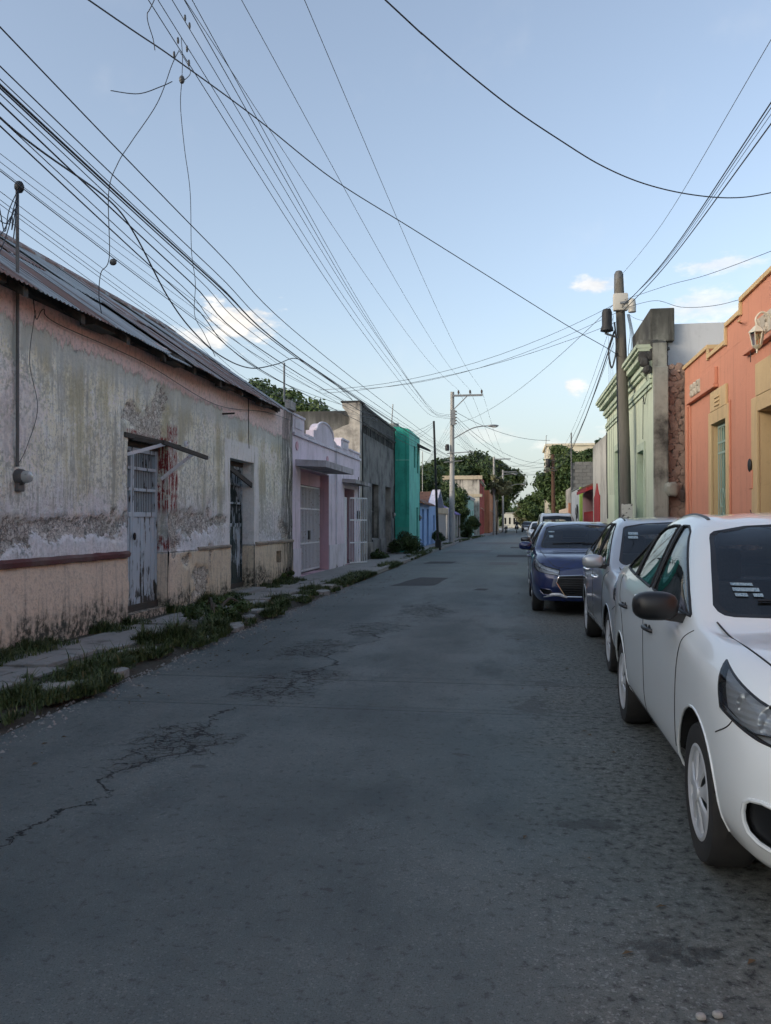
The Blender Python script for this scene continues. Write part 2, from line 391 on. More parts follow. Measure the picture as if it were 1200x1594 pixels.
M_PATCH2 = mat('pale_patch', lambda g: dict(col=g.mix(g.noise(g.pos(), 30, 5, 0.7), (0.11, 0.115, 0.118), (0.16, 0.165, 0.165)), rough=0.85, normal=g.bump(g.noise(g.pos(), 150, 3), 0.5, 0.01)))
M_CONC = dirty('pavement_concrete', (0.30, 0.295, 0.285), (0.055, 0.055, 0.05), 0.85, 2.6, bump=0.5, streak=False)
M_KSTONE = dirty('pale_kerb_stone', (0.34, 0.335, 0.315), (0.06, 0.06, 0.052), 0.9, 5.0, bump=0.6, streak=False)
M_SOIL = mat('soil', lambda g: dict(col=g.mix(g.noise(g.pos(), 9, 8, 0.7), (0.028, 0.026, 0.018), (0.12, 0.108, 0.085)), rough=0.95, normal=g.bump(g.noise(g.pos(), 25, 6, 0.7), 0.9, 0.05)))
M_GROUND = mat('dry_ground', lambda g: dict(col=g.mix(g.noise(g.pos(), 0.4, 8, 0.6), (0.09, 0.095, 0.05), (0.17, 0.15, 0.11)), rough=0.95))

struct(mesh_obj('ground', [(-1500, -300, -.03), (1500, -300, -.03), (1500, 2500, -.03), (-1500, 2500, -.03)], [(0, 1, 2, 3)], M_GROUND))
EDGE_L = [(-15, -3.45), (5, -3.55), (10, -3.68), (20.6, -3.78), (58, -4.0), (75, -3.35), (90, -2.7), (120, -1.8), (200, 0.7)]
edge_l = lambda y: float(np.interp(y, [a for a, b in EDGE_L], [b for a, b in EDGE_L]))
KERB_R = 2.62
ys = list(np.arange(-15, 60, 0.5)) + list(np.arange(60, 201, 5))
v = []; f = []
for i, y in enumerate(ys):
    wob = 0.10 * fbm((y * 0.55, 3.1, 0), 3) + .05 * fbm((y * 3.1, 9, 0), 2)
    v += [(edge_l(y) + wob, y, 0), (-1.2 + .03 * max(0, y - 58), y, 0.03), (KERB_R + .02 + .03 * max(0, y - 58), y, 0)]
    if i: a = 3 * (i - 1); f += [(a, a + 1, a + 4, a + 3), (a + 1, a + 2, a + 5, a + 4)]
for i in range(len(v)): v[i] = (v[i][0], v[i][1], 0.0)
road = struct(mesh_obj('road', v, f, M_ROAD))
def road_patch(pts, m, z=.004):
    q = []
    n = len(pts)
    for i in range(n):
        a, b = Vector((*pts[i], 0)), Vector((*pts[(i + 1) % n], 0))
        for k in range(8):
            t = a.lerp(b, k / 8); q.append((t.x + RND.uniform(-.018, .018), t.y + RND.uniform(-.03, .03), z))
    o = mesh_obj('road_patch', q, [tuple(range(len(q)))], m, road)
    return o
road_patch([(-2.85, 19.2), (-1.85, 19.5), (-1.72, 22.2), (-2.5, 22.3)], M_PATCH)
road_patch([(-3.2, 29.5), (-2.2, 29.8), (-2.1, 31.2), (-3.1, 31.2)], M_PATCH)
road_patch([(-.9, 29.0), (.1, 29.0), (.15, 31.0), (-.85, 31.0)], M_PATCH2)
road_patch([(-.75, 35.5), (1.0, 35.5), (1.05, 38.0), (-.7, 38.0)], M_PATCH)
road_patch([(-3.4, 39.5), (-1.2, 39.5), (-1.1, 44.0), (-3.3, 44.0)], M_PATCH2)
road_patch([(-.2, 47.5), (1.1, 47.5), (1.1, 50.0), (-.2, 50.0)], M_PATCH)
road_patch([(-2.6, 56.), (.4, 56.), (.4, 61.0), (-2.6, 61.0)], M_PATCH2)
road_patch([(-.9, 18.3), (-.62, 18.2), (-.55, 18.75), (-.8, 18.8)], M_PATCH)

# left pavement: soil bed, then separate concrete slabs and broken stones
WL = -5.4
verge = struct(mesh_obj('verge', *(lambda V, F: (V, F))(*(lambda n: ([q for i in range(n + 1) for q in ((WL - .2, -12 + i * .5, .06), (-4.6, -12 + i * .5, .065 + .02 * fbm((i * .7, 2, 0), 2)), (-4.1, -12 + i * .5, .05 + .03 * fbm((i * .6, 0, 1), 2)), (edge_l(-12 + i * .5) + .12, -12 + i * .5, -.02))],
    [(4 * i + k, 4 * i + k + 1, 4 * i + 5 + k, 4 * i + 4 + k) for i in range(n) for k in range(3)]))(150)), M_SOIL))
pv = [(20, -4.0), (58, -4.05), (75, -3.4), (90, -2.75), (120, -1.85), (180, 0.1)]
walk_l = struct(mesh_obj('pavement_left', [q for y, x in pv for q in ((WL - .1, y, .085), (x, y, .085), (x, y, -.02))], [(3 * i + k, 3 * i + k + 1, 3 * i + k + 4, 3 * i + k + 3) for i in range(5) for k in range(2)], M_CONC))
def slab(pts, z0, z1, parent, m=M_CONC, name='paving_slab', tilt=0.012):
    n = len(pts); c = sum((Vector(p) for p in pts), Vector((0, 0))) / n
    top = [(p[0], p[1], z1 + tilt * (p[0] - c.x) * RND.uniform(-1, 1) + RND.uniform(-.006, .006)) for p in pts]
    ins = [(c.x + (p[0] - c.x) * .94, c.y + (p[1] - c.y) * .94, t[2] + .006) for p, t in zip(pts, top)]
    bot = [(p[0], p[1], z0) for p in pts]
    fs = [tuple(range(n))] + [(i, (i + 1) % n, n + (i + 1) % n, n + i)[::-1] for i in range(n)] + [(n + i, n + (i + 1) % n, 2 * n + (i + 1) % n, 2 * n + i)[::-1] for i in range(n)]
    return mesh_obj(name, ins + top + bot, fs, m, parent)
y = -4.0
while y < 20:
    L_ = RND.uniform(.7, 1.3); x0 = -5.18 + RND.uniform(-.05, .05); x1 = -4.42 + RND.uniform(-.12, .12); g_ = .02
    ymid = y + L_ * RND.uniform(.35, .65); xm = RND.uniform(-4.95, -4.65)
    h = .085 + RND.uniform(-.012, .014)
    j = lambda a: a + RND.uniform(-.04, .04)
    if RND.random() < .7:                      # cracked into three
        slab([(x0, y), (xm, y), (j(xm), ymid), (x0, ymid + .06)], 0, h, walk_l)
        slab([(xm + g_, y), (x1, y), (j(x1), y + L_ - g_), (xm + .1, y + L_ - g_), (j(xm) + .03, ymid)], 0, h + .008, walk_l)
        slab([(x0, ymid + .09), (xm - .02, ymid + .03), (xm + .07, y + L_ - g_), (x0, y + L_ - g_)], 0, h - .006, walk_l)
    else: slab([(x0, y), (x1, y), (x1 + .03, y + L_ * .5), (x1, y + L_ - g_), (x0, y + L_ - g_)], 0, h, walk_l)
    y += L_
y = -3.0
while y < 19:                                    # kerb stones showing between the grass
    if RND.random() < .62:
        n = RND.randint(5, 7); r1 = RND.uniform(.14, .27); r2 = RND.uniform(.2, .42); cx = -3.98 + RND.uniform(-.18, .1); a0 = RND.random() * 6
        slab([(cx + r1 * math.cos(a0 + 2 * math.pi * k / n) * RND.uniform(.8, 1.1), y + r2 * math.sin(a0 + 2 * math.pi * k / n) * RND.uniform(.8, 1.1)) for k in range(n)], -.02, .07 + RND.uniform(-.02, .02), walk_l, M_KSTONE, 'kerb_stone', .06)
    y += RND.uniform(.4, .8)
y = 20.0
while y < 60:                                     # kerb blocks further on
    L_ = 1.0; x = -3.98 - (y - 20) * .0012
    MB().box(x, x + .14, y, y + L_ - .015, -.03, .115 + RND.uniform(-.015, .01), .012).build('kerb_stone', M_CONC, walk_l)
    y += L_
# right pavement with its kerb
pv = [(-12, KERB_R + .15), (58, KERB_R + .15), (180, KERB_R + .15 + 3.6)]
walk_r = struct(mesh_obj('pavement_right', [q for y, x in pv for q in ((x, y, -.05), (x, y, .13), (x + 4, y, .13))], [(3 * i + k, 3 * i + k + 1, 3 * i + k + 4, 3 * i + k + 3) for i in range(2) for k in range(2)], M_CONC))
y = -4.0
while y < 57:
    MB().box(KERB_R, KERB_R + .146, y, y + 1.49, -.05, .137 + RND.uniform(-.006, .006), .012).build('kerb_stone', M_CONC, walk_r); y += 1.5

# grass and weeds
M_GRASS = mat('grass_blades', lambda g: dict(col=g.mix(g.ss(g.attr('tone'), .90, .93), g.mix(g.attr('tone'), (0.024, 0.046, 0.012), (0.13, 0.165, 0.05)), (.26, .22, .12)), rough=0.6))
rs = np.random.RandomState(3)
def blades(P0, H, W, lean, tone):
    """three-vertex-pair bent blades at points P0"""
    n = len(P0); a = rs.rand(n) * 2 * np.pi; d = np.stack([np.cos(a), np.sin(a), np.zeros(n)], 1); s = np.stack([-np.sin(a), np.cos(a), np.zeros(n)], 1) * (W / 2)[:, None]
    up = np.array([0, 0, 1.0]); b = P0; m_ = P0 + up * (H * .6)[:, None] + d * (H * lean * .35)[:, None]; t = P0 + up * (H * (1 - .25 * lean))[:, None] + d * (H * lean)[:, None]
    V = np.stack([b - s, b + s, m_ - s * .8, m_ + s * .8, t], 1).reshape(-1, 3); k = np.arange(n)[:, None] * 5
    F = np.concatenate([k + np.array([0, 1, 3]), k + np.array([0, 3, 2]), k + np.array([2, 3, 4])], 0)
    return V, F, np.repeat(tone, 5)
def grass(name, label, pts, hs, wid=(.006, .014), kind='stuff'):
    pts = np.array(pts); n = len(pts); H = np.array(hs) * (.55 + .75 * rs.rand(n)); W = wid[0] + (wid[1] - wid[0]) * rs.rand(n)
    V, F, T = blades(pts, H, W, .25 + .75 * rs.rand(n), np.clip(rs.rand(n) * .8 + .15 * rs.randn(n), 0, 1))
    o = np_mesh(name, V, F, M_GRASS, attrs={'tone': T}); return tag(o, label, 'grass', None, kind)
pts, hs = [], []
for _ in range(200000):
    y = -2.5 + 23.0 * rs.rand(); x = -4.62 + 1.2 * rs.rand()
    d = 1.25 * fbm((x * 2.4, y * 1.3, 5), 4) + .27 - .8 * abs((x + 4.0) / .6) ** 2
    if y < 8: d += .05
    if x > edge_l(y) + .06 + .16 * fbm((y * 1.7, 0, 0), 3): continue
    if d > .10 + .35 * rs.rand(): pts.append((x, y, .04)); hs.append((.03 + .115 * min(1, max(0, d)) + (.10 if 9.0 < y < 12.0 else 0) * max(0, d)) * (1.9 if rs.rand() < .04 else 1))
    if len(pts) > 70000: break
grass('verge_grass', 'uncut green grass along the kerb in front of the weathered house', pts, hs)
pts, hs = [], []
for _ in range(60000):
    y = -2.5 + 22.3 * rs.rand(); x = -5.38 + .42 * rs.rand() ** 2
    d = fbm((y * 1.1, 7, 1), 3) + .15
    if 11.2 < y < 12.4 or 15.6 < y < 16.8: continue
    if d > .12: pts.append((x, y, .05)); hs.append(.08 + .25 * min(1, max(0, d)) * (1 - (x + 5.38) / .6))
    if len(pts) > 17000: break
grass('wall_foot_weeds', 'dark weeds growing along the foot of the weathered house wall', pts, hs)
pts, hs = [], []
for _ in range(60000):
    y = 20 + 65 * rs.rand() ** 1.3; x = edge_l(y) + .02 - .5 * rs.rand() ** 2
    d = fbm((y * .35, 3, 2), 3) + .12
    if d > .05 and rs.rand() < .6: pts.append((x, y, .03)); hs.append(.06 + .26 * max(0, min(1, d)))
    if len(pts) > 14000: break
grass('kerb_grass', 'straggling grass in the gutter farther along the left kerb', pts, hs, (.012, .03))
# loose gravel at the road edge
V, F = [], []
for _ in range(1500):
    y = 4 + 16 * rs.rand(); x = edge_l(y) + .02 + .3 * rs.rand() ** 2 - .05; r = .006 + .018 * rs.rand() ** 3; b = len(V); a = rs.rand() * 6
    V += [(x + r * math.cos(a + k * 2.094), y + r * math.sin(a + k * 2.094), .0) for k in range(3)] + [(x, y, r * .9)]
    F += [(b, b + 1, b + 3), (b + 1, b + 2, b + 3), (b + 2, b, b + 3)]
tag(np_mesh('gravel', V, F, M_CONC), 'loose pale gravel along the left edge of the road', 'gravel', None, 'stuff')

# ------------------------------------------------------------------ building helpers
def wall(name, X, face, y0, y1, z0, z1, holes, m, parent, depth=.25, res=0, disp=None, rev=None):
    """street wall in the plane x=X looking along face*X; holes=(ya,yb,za,zb[,depth]); disp(y,z)->(dx, mask)"""
    def cuts(a, b, extra):
        c = sorted({round(q, 4) for q in [a, b, *extra] if a - 1e-6 <= q <= b + 1e-6})
        if res:
            out = []
            for p, q in zip(c, c[1:]):
                k = max(1, int(math.ceil((q - p) / res))); out += [p + (q - p) * i / k for i in range(k)]
            c = out + [c[-1]]
        return c
    ys = cuts(y0, y1, [q for h in holes for q in h[:2]]); zs = cuts(z0, z1, [q for h in holes for q in h[2:4]])
    ny, nz = len(ys), len(zs); V = []; M = []
    for y in ys:
        for z in zs:
            dx, k = disp(y, z) if disp else (0, 0)
            V.append((X + face * dx, y, z)); M.append(k)
    F = []
    for i in range(ny - 1):
        for j in range(nz - 1):
            cy, cz = (ys[i] + ys[i + 1]) / 2, (zs[j] + zs[j + 1]) / 2
            if any(h[0] < cy < h[1] and h[2] < cz < h[3] for h in holes): continue
            q = (i * nz + j, (i + 1) * nz + j, (i + 1) * nz + j + 1, i * nz + j + 1)
            F.append(q if face > 0 else q[::-1])
    o = np_mesh(name, V, F, m, parent, smooth=bool(disp), attrs={'spall': M})
    for h in holes:
        mb = MB(); d = h[4] if len(h) > 4 else depth; a, b = X + face * .0, X - face * d
        mb.add([(a, h[0], h[2]), (b, h[0], h[2]), (b, h[0], h[3]), (a, h[0], h[3]), (a, h[1], h[2]), (b, h[1], h[2]), (b, h[1], h[3]), (a, h[1], h[3])],
               [(0, 1, 2, 3), (4, 7, 6, 5), (3, 2, 6, 7), (0, 4, 5, 1)])
        mb.build('reveal', rev or m, parent)
    return o
def shell(X, face, y0, y1, z1, deep, m, parent, roof_m=None, name='side_wall'):
    """the rest of a plain house behind its street wall"""
    a, b = X - face * .004, X - face * deep
    mb = MB(); t = .25
    mb.box(a, b, y0 + .003, y0 + t, -.02, z1 - .003); mb.build(name, m, parent)
    mb = MB(); mb.box(a, b, y1 - t, y1 - .003, -.02, z1 - .003); mb.build(name, m, parent)
    mb = MB(); mb.box(b, b + face * t, y0 + .01, y1 - .01, -.02, z1 - .006); mb.build(name, m, parent)
    MB().box(a - face * .32, b, y0 + .02, y1 - .02, z1 - .5, z1 - .3).build('roof', roof_m or M_CONC, parent)
    MB().box(a - face * .9, a - face * .92, y0 + .3, y1 - .3, 0, z1 - .6).build('dark_interior', M_DARK, parent)  # near-black panel: darkness of the unlit rooms put into its colour
def bars(X, y0, y1, z0, z1, n, r, m, parent, name='bar', horiz=(), rh=None):
    """grille: separate upright bars sharing one mesh, with cross rails"""
    first = MB().tube([(X, y0, z0), (X, y0, z1)], r, 6).build(name, m, parent)
    rep(first, [(0, (y1 - y0) * i / (n - 1), 0) for i in range(1, n)])
    for z in horiz: MB().box(X - .012, X + .012, y0 - .01, y1 + .01, z - (rh or .018), z + (rh or .018)).build('rail', m, parent)
def plaster(name, base, stain, amt=.6, dark=(.03, .03, .028), foot=.5, top=None, **k):
    """painted plaster: mottled stains, rain streaks from the top edge, mould at the foot"""
    def f(g):
        p = g.pos(); x, y, z = g.xyz(p)
        n1 = g.noise(p, 1.1, 9, .64); n2 = g.noise(p, 7, 7, .65); n3 = g.noise(p, 60, 4, .6)
        sv = g.noise(g.vm('MULTIPLY', p, (5, 5, .45)), 1.0, 7, .65)
        c = g.mix(g.m('MULTIPLY', g.ss(n1, .40, .72), amt), base, stain)
        c = g.mix(g.m('MULTIPLY', g.ss(sv, .50, .74), amt), c, g.mul(stain, .55))
        c = g.mix(g.m('MULTIPLY', g.ss(n2, .55, .75), amt * .6), c, g.mul(c, .55))
        if top:
            k2 = g.ss(g.m('ADD', z, g.m('MULTIPLY', g.m('SUBTRACT', sv, .5), 2.2)), top - .9, top + .2)
            c = g.mix(g.m('MULTIPLY', k2, .8), c, dark)
        fo = g.ss(g.m('ADD', z, g.m('MULTIPLY', g.m('SUBTRACT', n1, .5), -1.2)), foot, foot * .15)
        c = g.mix(g.m('MULTIPLY', g.m('MULTIPLY', fo, g.ss(n2, .3, .6)), .85), c, dark)
        return dict(col=c, rough=.9, normal=g.bump(g.m('ADD', g.m('MULTIPLY', n2, .8), g.m('MULTIPLY', n3, .4)), .4, .02))
    return mat(name, f)

M_WOOD = mat('old_wood', lambda g: dict(col=g.mix(g.noise(g.vm('MULTIPLY', g.pos(), (4, 1.0, 4)), 6, 6, .6), (.035, .030, .026), (.10, .09, .078)), rough=.9, normal=g.bump(g.noise(g.pos(), 40, 5), .4, .01)))
def peel(name, top, under, amt=.5, sc=1.0, low=None):
    def f(g):
        p = g.pos(); x, y, z = g.xyz(p)
        sv = g.noise(g.vm('MULTIPLY', p, (16 * sc, 16 * sc, 1.6 * sc)), 1.0, 8, .68); n = g.noise(p, 3.2, 6, .6)
        t = g.m('ADD', sv, g.m('MULTIPLY', g.m('SUBTRACT', n, .5), .55))
        if low is not None: t = g.m('ADD', t, g.m('MULTIPLY', g.ss(z, low + .55, low), .16))
        k = g.ss(t, .70 - amt * .25, .76 - amt * .25)
        c = g.mix(k, g.mix(n, top, g.mul(top, .72)), g.mix(sv, under, g.mul(under, 2.2)))
        return dict(col=c, rough=.75, normal=g.bump(g.m('SUBTRACT', g.m('MULTIPLY', sv, .4), k), .5, .006))
    return mat(name, f)
M_DOORW = peel('peeling_white_door', (.60, .68, .75), (.04, .038, .034), .55, 1.0, .2)
M_DOORG = peel('peeling_dark_door', (.52, .60, .66), (.022, .034, .034), 1.0, .8, .2)
M_IRONW = mat('white_iron', lambda g: dict(col=g.mix(g.ss(g.noise(g.pos(), 22, 5), .6, .7), (.74, .75, .80), (.30, .2, .15)), rough=.5))
M_IRON = mat('dark_iron', col=(.03, .03, .032), rough=.6, metal=.4)

# ------------------------------------------------------------------ the weathered house
def old_wall(g):
    p = g.pos(); x, y, z = g.xyz(p)
    n1 = g.noise(p, .9, 6, .66); n2 = g.noise(p, 5.5, 6, .72); n3 = g.noise(p, 38, 4, .68); nm = g.noise(p, 15, 5, .7)
    sv = g.noise(g.vm('MULTIPLY', p, (9, 9, .8)), 1.0, 6, .70); sf = g.noise(g.vm('MULTIPLY', p, (34, 34, 2.6)), 1.0, 4, .65); sw = g.noise(g.vm('MULTIPLY', p, (2.2, 2.2, .35)), 1.0, 5, .6)
    jag = g.m('ADD', g.m('MULTIPLY', g.m('SUBTRACT', sv, .5), 1.0), g.m('MULTIPLY', g.m('SUBTRACT', n1, .5), .9)); jag = g.m('ADD', jag, g.m('MULTIPLY', g.m('SUBTRACT', sf, .5), .55))
    # old limewash coats: yellowed cream above, lilac grey below
    mid = g.ss(g.m('ADD', z, jag), 1.5, 2.15)
    c = g.mix(mid, (.68, .665, .68), (.78, .755, .62))
    c = g.mix(g.m('MULTIPLY', g.ss(g.m('ADD', sw, g.m('MULTIPLY', n2, .25)), .60, .78), .7), c, (.52, .48, .29))
    c = g.mix(g.m('MULTIPLY', g.ss(n2, .53, .56), .55), c, (.80, .82, .78))
    # rain streaks, soot and pitting
    c = g.mix(g.m('MULTIPLY', g.ss(sv, .50, .66), .62), c, (.40, .40, .385))
    c = g.mix(g.m('MULTIPLY', g.ss(sf, .50, .66), .62), c, (.36, .36, .355))
    c = g.mix(g.m('MULTIPLY', g.ss(g.m('ADD', nm, g.m('MULTIPLY', g.m('SUBTRACT', n1, .5), .5)), .52, .57), .55), c, (.30, .31, .30))
    c = g.mix(g.m('MULTIPLY', g.ss(nm, .46, .36), .55), c, (.78, .79, .80))
    c = g.mix(g.m('MULTIPLY', g.ss(n3, .55, .64), .5), c, (.24, .24, .24))
    big = g.noise(g.vm('MULTIPLY', p, (.55, .55, .8)), 1.0, 5, .6)
    c = g.mix(g.m('MULTIPLY', g.ss(g.m('ADD', big, g.m('MULTIPLY', g.m('SUBTRACT', sv, .5), .5)), .52, .60), .55), c, (.33, .335, .30))
    c = g.mix(g.m('MULTIPLY', g.m('MULTIPLY', g.ss(g.m('ADD', sw, g.m('MULTIPLY', big, .4)), .66, .84), g.ss(z, 1.6, 2.6)), .55), c, (.40, .36, .22))
    c = g.mix(g.m('MULTIPLY', g.ss(g.m('ADD', big, g.m('MULTIPLY', g.m('SUBTRACT', nm, .5), .5)), .46, .38), .5), c, (.74, .68, .69))
    # green-grey band under the pink
    zb = g.m('ADD', z, g.m('MULTIPLY', jag, .42)); edge = g.m('SUBTRACT', 3.70, g.m('MULTIPLY', g.m('SUBTRACT', y, 8), .020))
    dz = g.m('SUBTRACT', zb, edge)
    c = g.mix(g.m('MULTIPLY', g.m('MULTIPLY', g.ss(dz, -.40, -.12), g.ss(dz, .06, -.02)), g.m('ADD', .35, g.m('MULTIPLY', n1, .7))), c, (.50, .53, .51))
    # newer pink coat that survives under the eaves
    pinkc = g.mix(n2, (.80, .62, .60), (.72, .60, .60)); pinkc = g.mix(g.m('MULTIPLY', g.ss(sf, .50, .60), .6), pinkc, (.62, .56, .54)); pinkc = g.mix(g.m('MULTIPLY', g.ss(nm, .50, .60), .6), pinkc, (.45, .38, .38)); c = g.mix(g.ss(dz, -.015, .03), c, pinkc)
    # pale repair coat above the ledge, and around door two
    low = g.m('MULTIPLY', g.ss(g.m('ADD', z, g.m('ADD', g.m('MULTIPLY', g.m('SUBTRACT', n1, .5), 1.7), g.m('MULTIPLY', g.m('SUBTRACT', nm, .5), .7))), 1.40, 1.22), g.ss(z, 1.0, 1.02))
    c = g.mix(g.m('MULTIPLY', low, .6), c, g.mix(g.ss(nm, .4, .6), (.78, .79, .84), (.62, .63, .67)))
    fr = g.m('MULTIPLY', g.m('MULTIPLY', g.ss(y, 15.10, 15.16), g.ss(y, 17.26, 17.2)), g.m('MULTIPLY', g.ss(z, 3.12, 3.06), g.ss(z, 1.0, 1.1)))
    c = g.mix(g.m('MULTIPLY', fr, g.m('SUBTRACT', .85, g.m('MULTIPLY', g.ss(sv, .48, .62), .6))), c, (.72, .71, .71))
    # maroon band beside door one, flaking
    rd = g.m('MULTIPLY', g.m('MULTIPLY', g.ss(y, 12.46, 12.5), g.ss(y, 12.90, 12.86)), g.m('MULTIPLY', g.ss(z, 1.0, 1.1), g.ss(z, 3.08, 2.98)))
    rd = g.m('MULTIPLY', rd, g.m('MAXIMUM', g.ss(z, 1.55, 1.75), g.ss(z, 1.32, 1.22)))
    top = g.m('MULTIPLY', g.m('MULTIPLY', g.ss(y, 11.0, 11.1), g.ss(y, 12.6, 12.5)), g.m('MULTIPLY', g.ss(z, 2.69, 2.71), g.ss(z, 2.84, 2.79)))
    rd = g.m('MULTIPLY', g.m('MAXIMUM', rd, top), g.ss(g.m('ADD', sf, g.m('MULTIPLY', nm, .6)), .86, .76))
    c = g.mix(rd, c, g.mix(n2, (.26, .055, .05), (.17, .035, .036)))
    # dado: peach wash, mould climbing from the ground
    dd = g.ss(z, 1.0, .985); yel = g.ss(y, 12.4, 13.4)
    pe = g.mix(yel, g.mix(n2, (.76, .62, .50), (.66, .55, .45)), g.mix(n2, (.72, .61, .46), (.62, .54, .42)))
    pe = g.mix(g.m('MULTIPLY', g.ss(sv, .50, .68), .5), pe, (.28, .24, .21)); pe = g.mix(g.m('MULTIPLY', g.ss(nm, .52, .62), .38), pe, (.36, .30, .26)); pe = g.mix(g.m('MULTIPLY', g.ss(n3, .52, .62), .3), pe, (.32, .265, .225))
    c = g.mix(dd, c, pe)
    fo = g.ss(g.m('ADD', z, g.m('ADD', g.m('MULTIPLY', g.m('SUBTRACT', n1, .5), -1.2), g.m('MULTIPLY', g.m('SUBTRACT', sv, .5), -1.0))), .56, .16)
    c = g.mix(g.m('MULTIPLY', fo, g.m('ADD', .30, g.m('MULTIPLY', g.ss(nm, .40, .56), .65))), c, (.040, .043, .036))
    # black run-off at the far corner
    en = g.m('MULTIPLY', g.ss(g.m('ADD', y, g.m('MULTIPLY', g.m('SUBTRACT', sv, .5), 2.6)), 18.5, 19.9), g.ss(sv, .36, .48))
    c = g.mix(g.m('MULTIPLY', en, .9), c, (.05, .049, .047))
    # bare rubble where the render has fallen
    sp = g.attr('spall'); q = g.vm('ADD', p, g.vm('SCALE', g.noise(p, 11, 3, col=True), .09)); s1, _, _ = g.xyz(g.vor(q, 17, out=1))
    rub = g.mix(s1, (.36, .325, .285), (.66, .63, .58)); rub = g.mix(g.m('MULTIPLY', g.ss(g.vor(q, 17, 'DISTANCE_TO_EDGE'), .10, .02), .8), rub, (.09, .078, .066)); rub = g.mix(g.ss(nm, .5, .62), rub, g.mul(rub, .5))
    c = g.mix(g.m('MULTIPLY', g.ss(g.m('ADD', sp, g.m('MULTIPLY', g.m('SUBTRACT', nm, .5), 2.4)), .45, .80), .82), c, rub)
    c = g.vm('MULTIPLY', c, (1.20, 1.20, 1.18))
    h = g.m('ADD', g.m('ADD', g.m('MULTIPLY', n2, 1.0), g.m('MULTIPLY', nm, .7)), g.m('MULTIPLY', n3, .45)); h = g.m('ADD', h, g.m('ADD', g.ss(dz, -.015, .03), g.m('MULTIPLY', low, 1.2)))
    return dict(col=c, rough=.92, normal=g.bump(h, .75, .025), spec=.25)
M_OLD = mat('weathered_limewash', old_wall)
SPALL = [(9.6, 1.42, 1.75, .15), (10.75, 1.44, .5, .2), (8.2, 1.28, .8, .16), (13.7, 1.50, .85, .28), (14.9, 1.52, .35, .12), (11.75, 2.98, .72, .3), (12.2, 3.25, .3, .34), (13.9, .45, .42, .42), (14.35, .7, .1, .45), (13.2, .85, .4, .12), (12.75, 1.35, .22, .5), (19.2, 1.3, .5, .3), (7.4, 1.5, .3, .3)]
def old_disp(y, z):
    a = fbm((y * 1.3, z * 1.3, 0), 4); b = fbm((y * 6, z * 6, 4), 4)
    dx = .018 * a + .006 * b; k = 0
    for cy, cz, ry, rz in SPALL:
        d = 1 - math.hypot((y - cy) / ry, (z - cz) / rz)
        if d > -.6: k = max(k, d + .75 * fbm((y * 3.1, z * 3.1, 8), 4) + .25 * b)
    k = min(1, max(0, (k - .05) / .22))
    if k > 0: dx -= k * (.035 + .05 * abs(fbm((y * 9, z * 9, 2), 3)))
    if z < 1.0: dx += .02
    return dx, k
hA = place('weathered_house', 'long weathered house with stained peeling walls and rusty corrugated roof', 'house', (-8, 9, 0))
D1 = (11.1, 12.5, .17, 2.70, .24); D2 = (15.42, 16.92, .14, 2.73, .32); VENT = (18.55, 18.95, .55, .82, .15)
wall('wall', WL, 1, -3, 20.0, -.05, 4.22, [D1, D2, VENT], M_OLD, hA, res=.045, disp=old_disp)
shell(WL, 1, -3, 20.0, 4.2, 6, dirty('house_side', (.30, .28, .26)), hA)
MB().box(WL - .3, WL - .14, 18.5, 19.0, .5, .9).build('vent_void', M_DARK, hA)
M_MAROON = plaster('maroon_ledge', (.13, .045, .045), (.24, .20, .18), .7)
M_LEDGE = plaster('pale_ledge', (.38, .33, .27), (.2, .17, .14), .8)
def ledge(y0, y1, m, w=.06, h=.085):
    n = max(2, int((y1 - y0) / .12)); v = []; f = []
    for i in range(n + 1):
        y = y0 + (y1 - y0) * i / n; a = .012 * fbm((y * 4, 1, 0), 3); b = .010 * fbm((y * 5, 4, 0), 3)
        v += [(WL - .03, y, 1.0 - .02), (WL + w + a, y, 1.0 + b), (WL + w + a * .5 + .01, y, 1.0 + h * .6 + b), (WL + w - .02 + a, y, 1.0 + h + b), (WL - .03, y, 1.0 + h + b)]
        if i:
            q = 5 * (i - 1)
            for k in range(4): f.append((q + k, q + k + 1, q + k + 6, q + k + 5)[::-1])
    f += [(0, 1, 2, 3, 4), tuple(5 * n + k for k in range(5))[::-1]]
    mesh_obj('ledge', v, f, m, hA)
ledge(-2.9, 11.1, M_MAROON); ledge(13.75, 15.38, M_LEDGE, .045, .06); ledge(17.0, 19.95, M_LEDGE, .05, .07)
# eaves: plate, rafters, corrugated sheets in two courses
MB().box(WL + .002, WL + .10, -3, 18.55, 4.02, 4.12).build('wall_plate', M_WOOD, hA)
sl = (6.0 - 3.95) / 3.0
def slope_z(x): return 3.95 + (-5.0 - x) * sl
rf = MB().add([(-5.06, .0, slope_z(-5.06) - .14), (-5.06, .0, slope_z(-5.06) - .03), (-8.0, .0, slope_z(-8) - .03), (-8.0, .0, slope_z(-8) - .14), (-5.06, .09, slope_z(-5.06) - .14), (-5.06, .09, slope_z(-5.06) - .03), (-8.0, .09, slope_z(-8) - .03), (-8.0, .09, slope_z(-8) - .14)],
    [(0, 1, 2, 3), (7, 6, 5, 4), (0, 4, 5, 1), (1, 5, 6, 2), (3, 2, 6, 7), (0, 3, 7, 4)]).build('rafter', M_WOOD, hA)
rep(rf, [(0, y, 0) for y in np.arange(-2.6, 18.5, 1.18)]); rf.location.y = -2.95
for y in np.arange(-2.2, 18.2, 2.36): MB().box(WL + .10, -5.10, y, y + .55, 3.93, 4.05).build('eave_board', M_WOOD, hA)
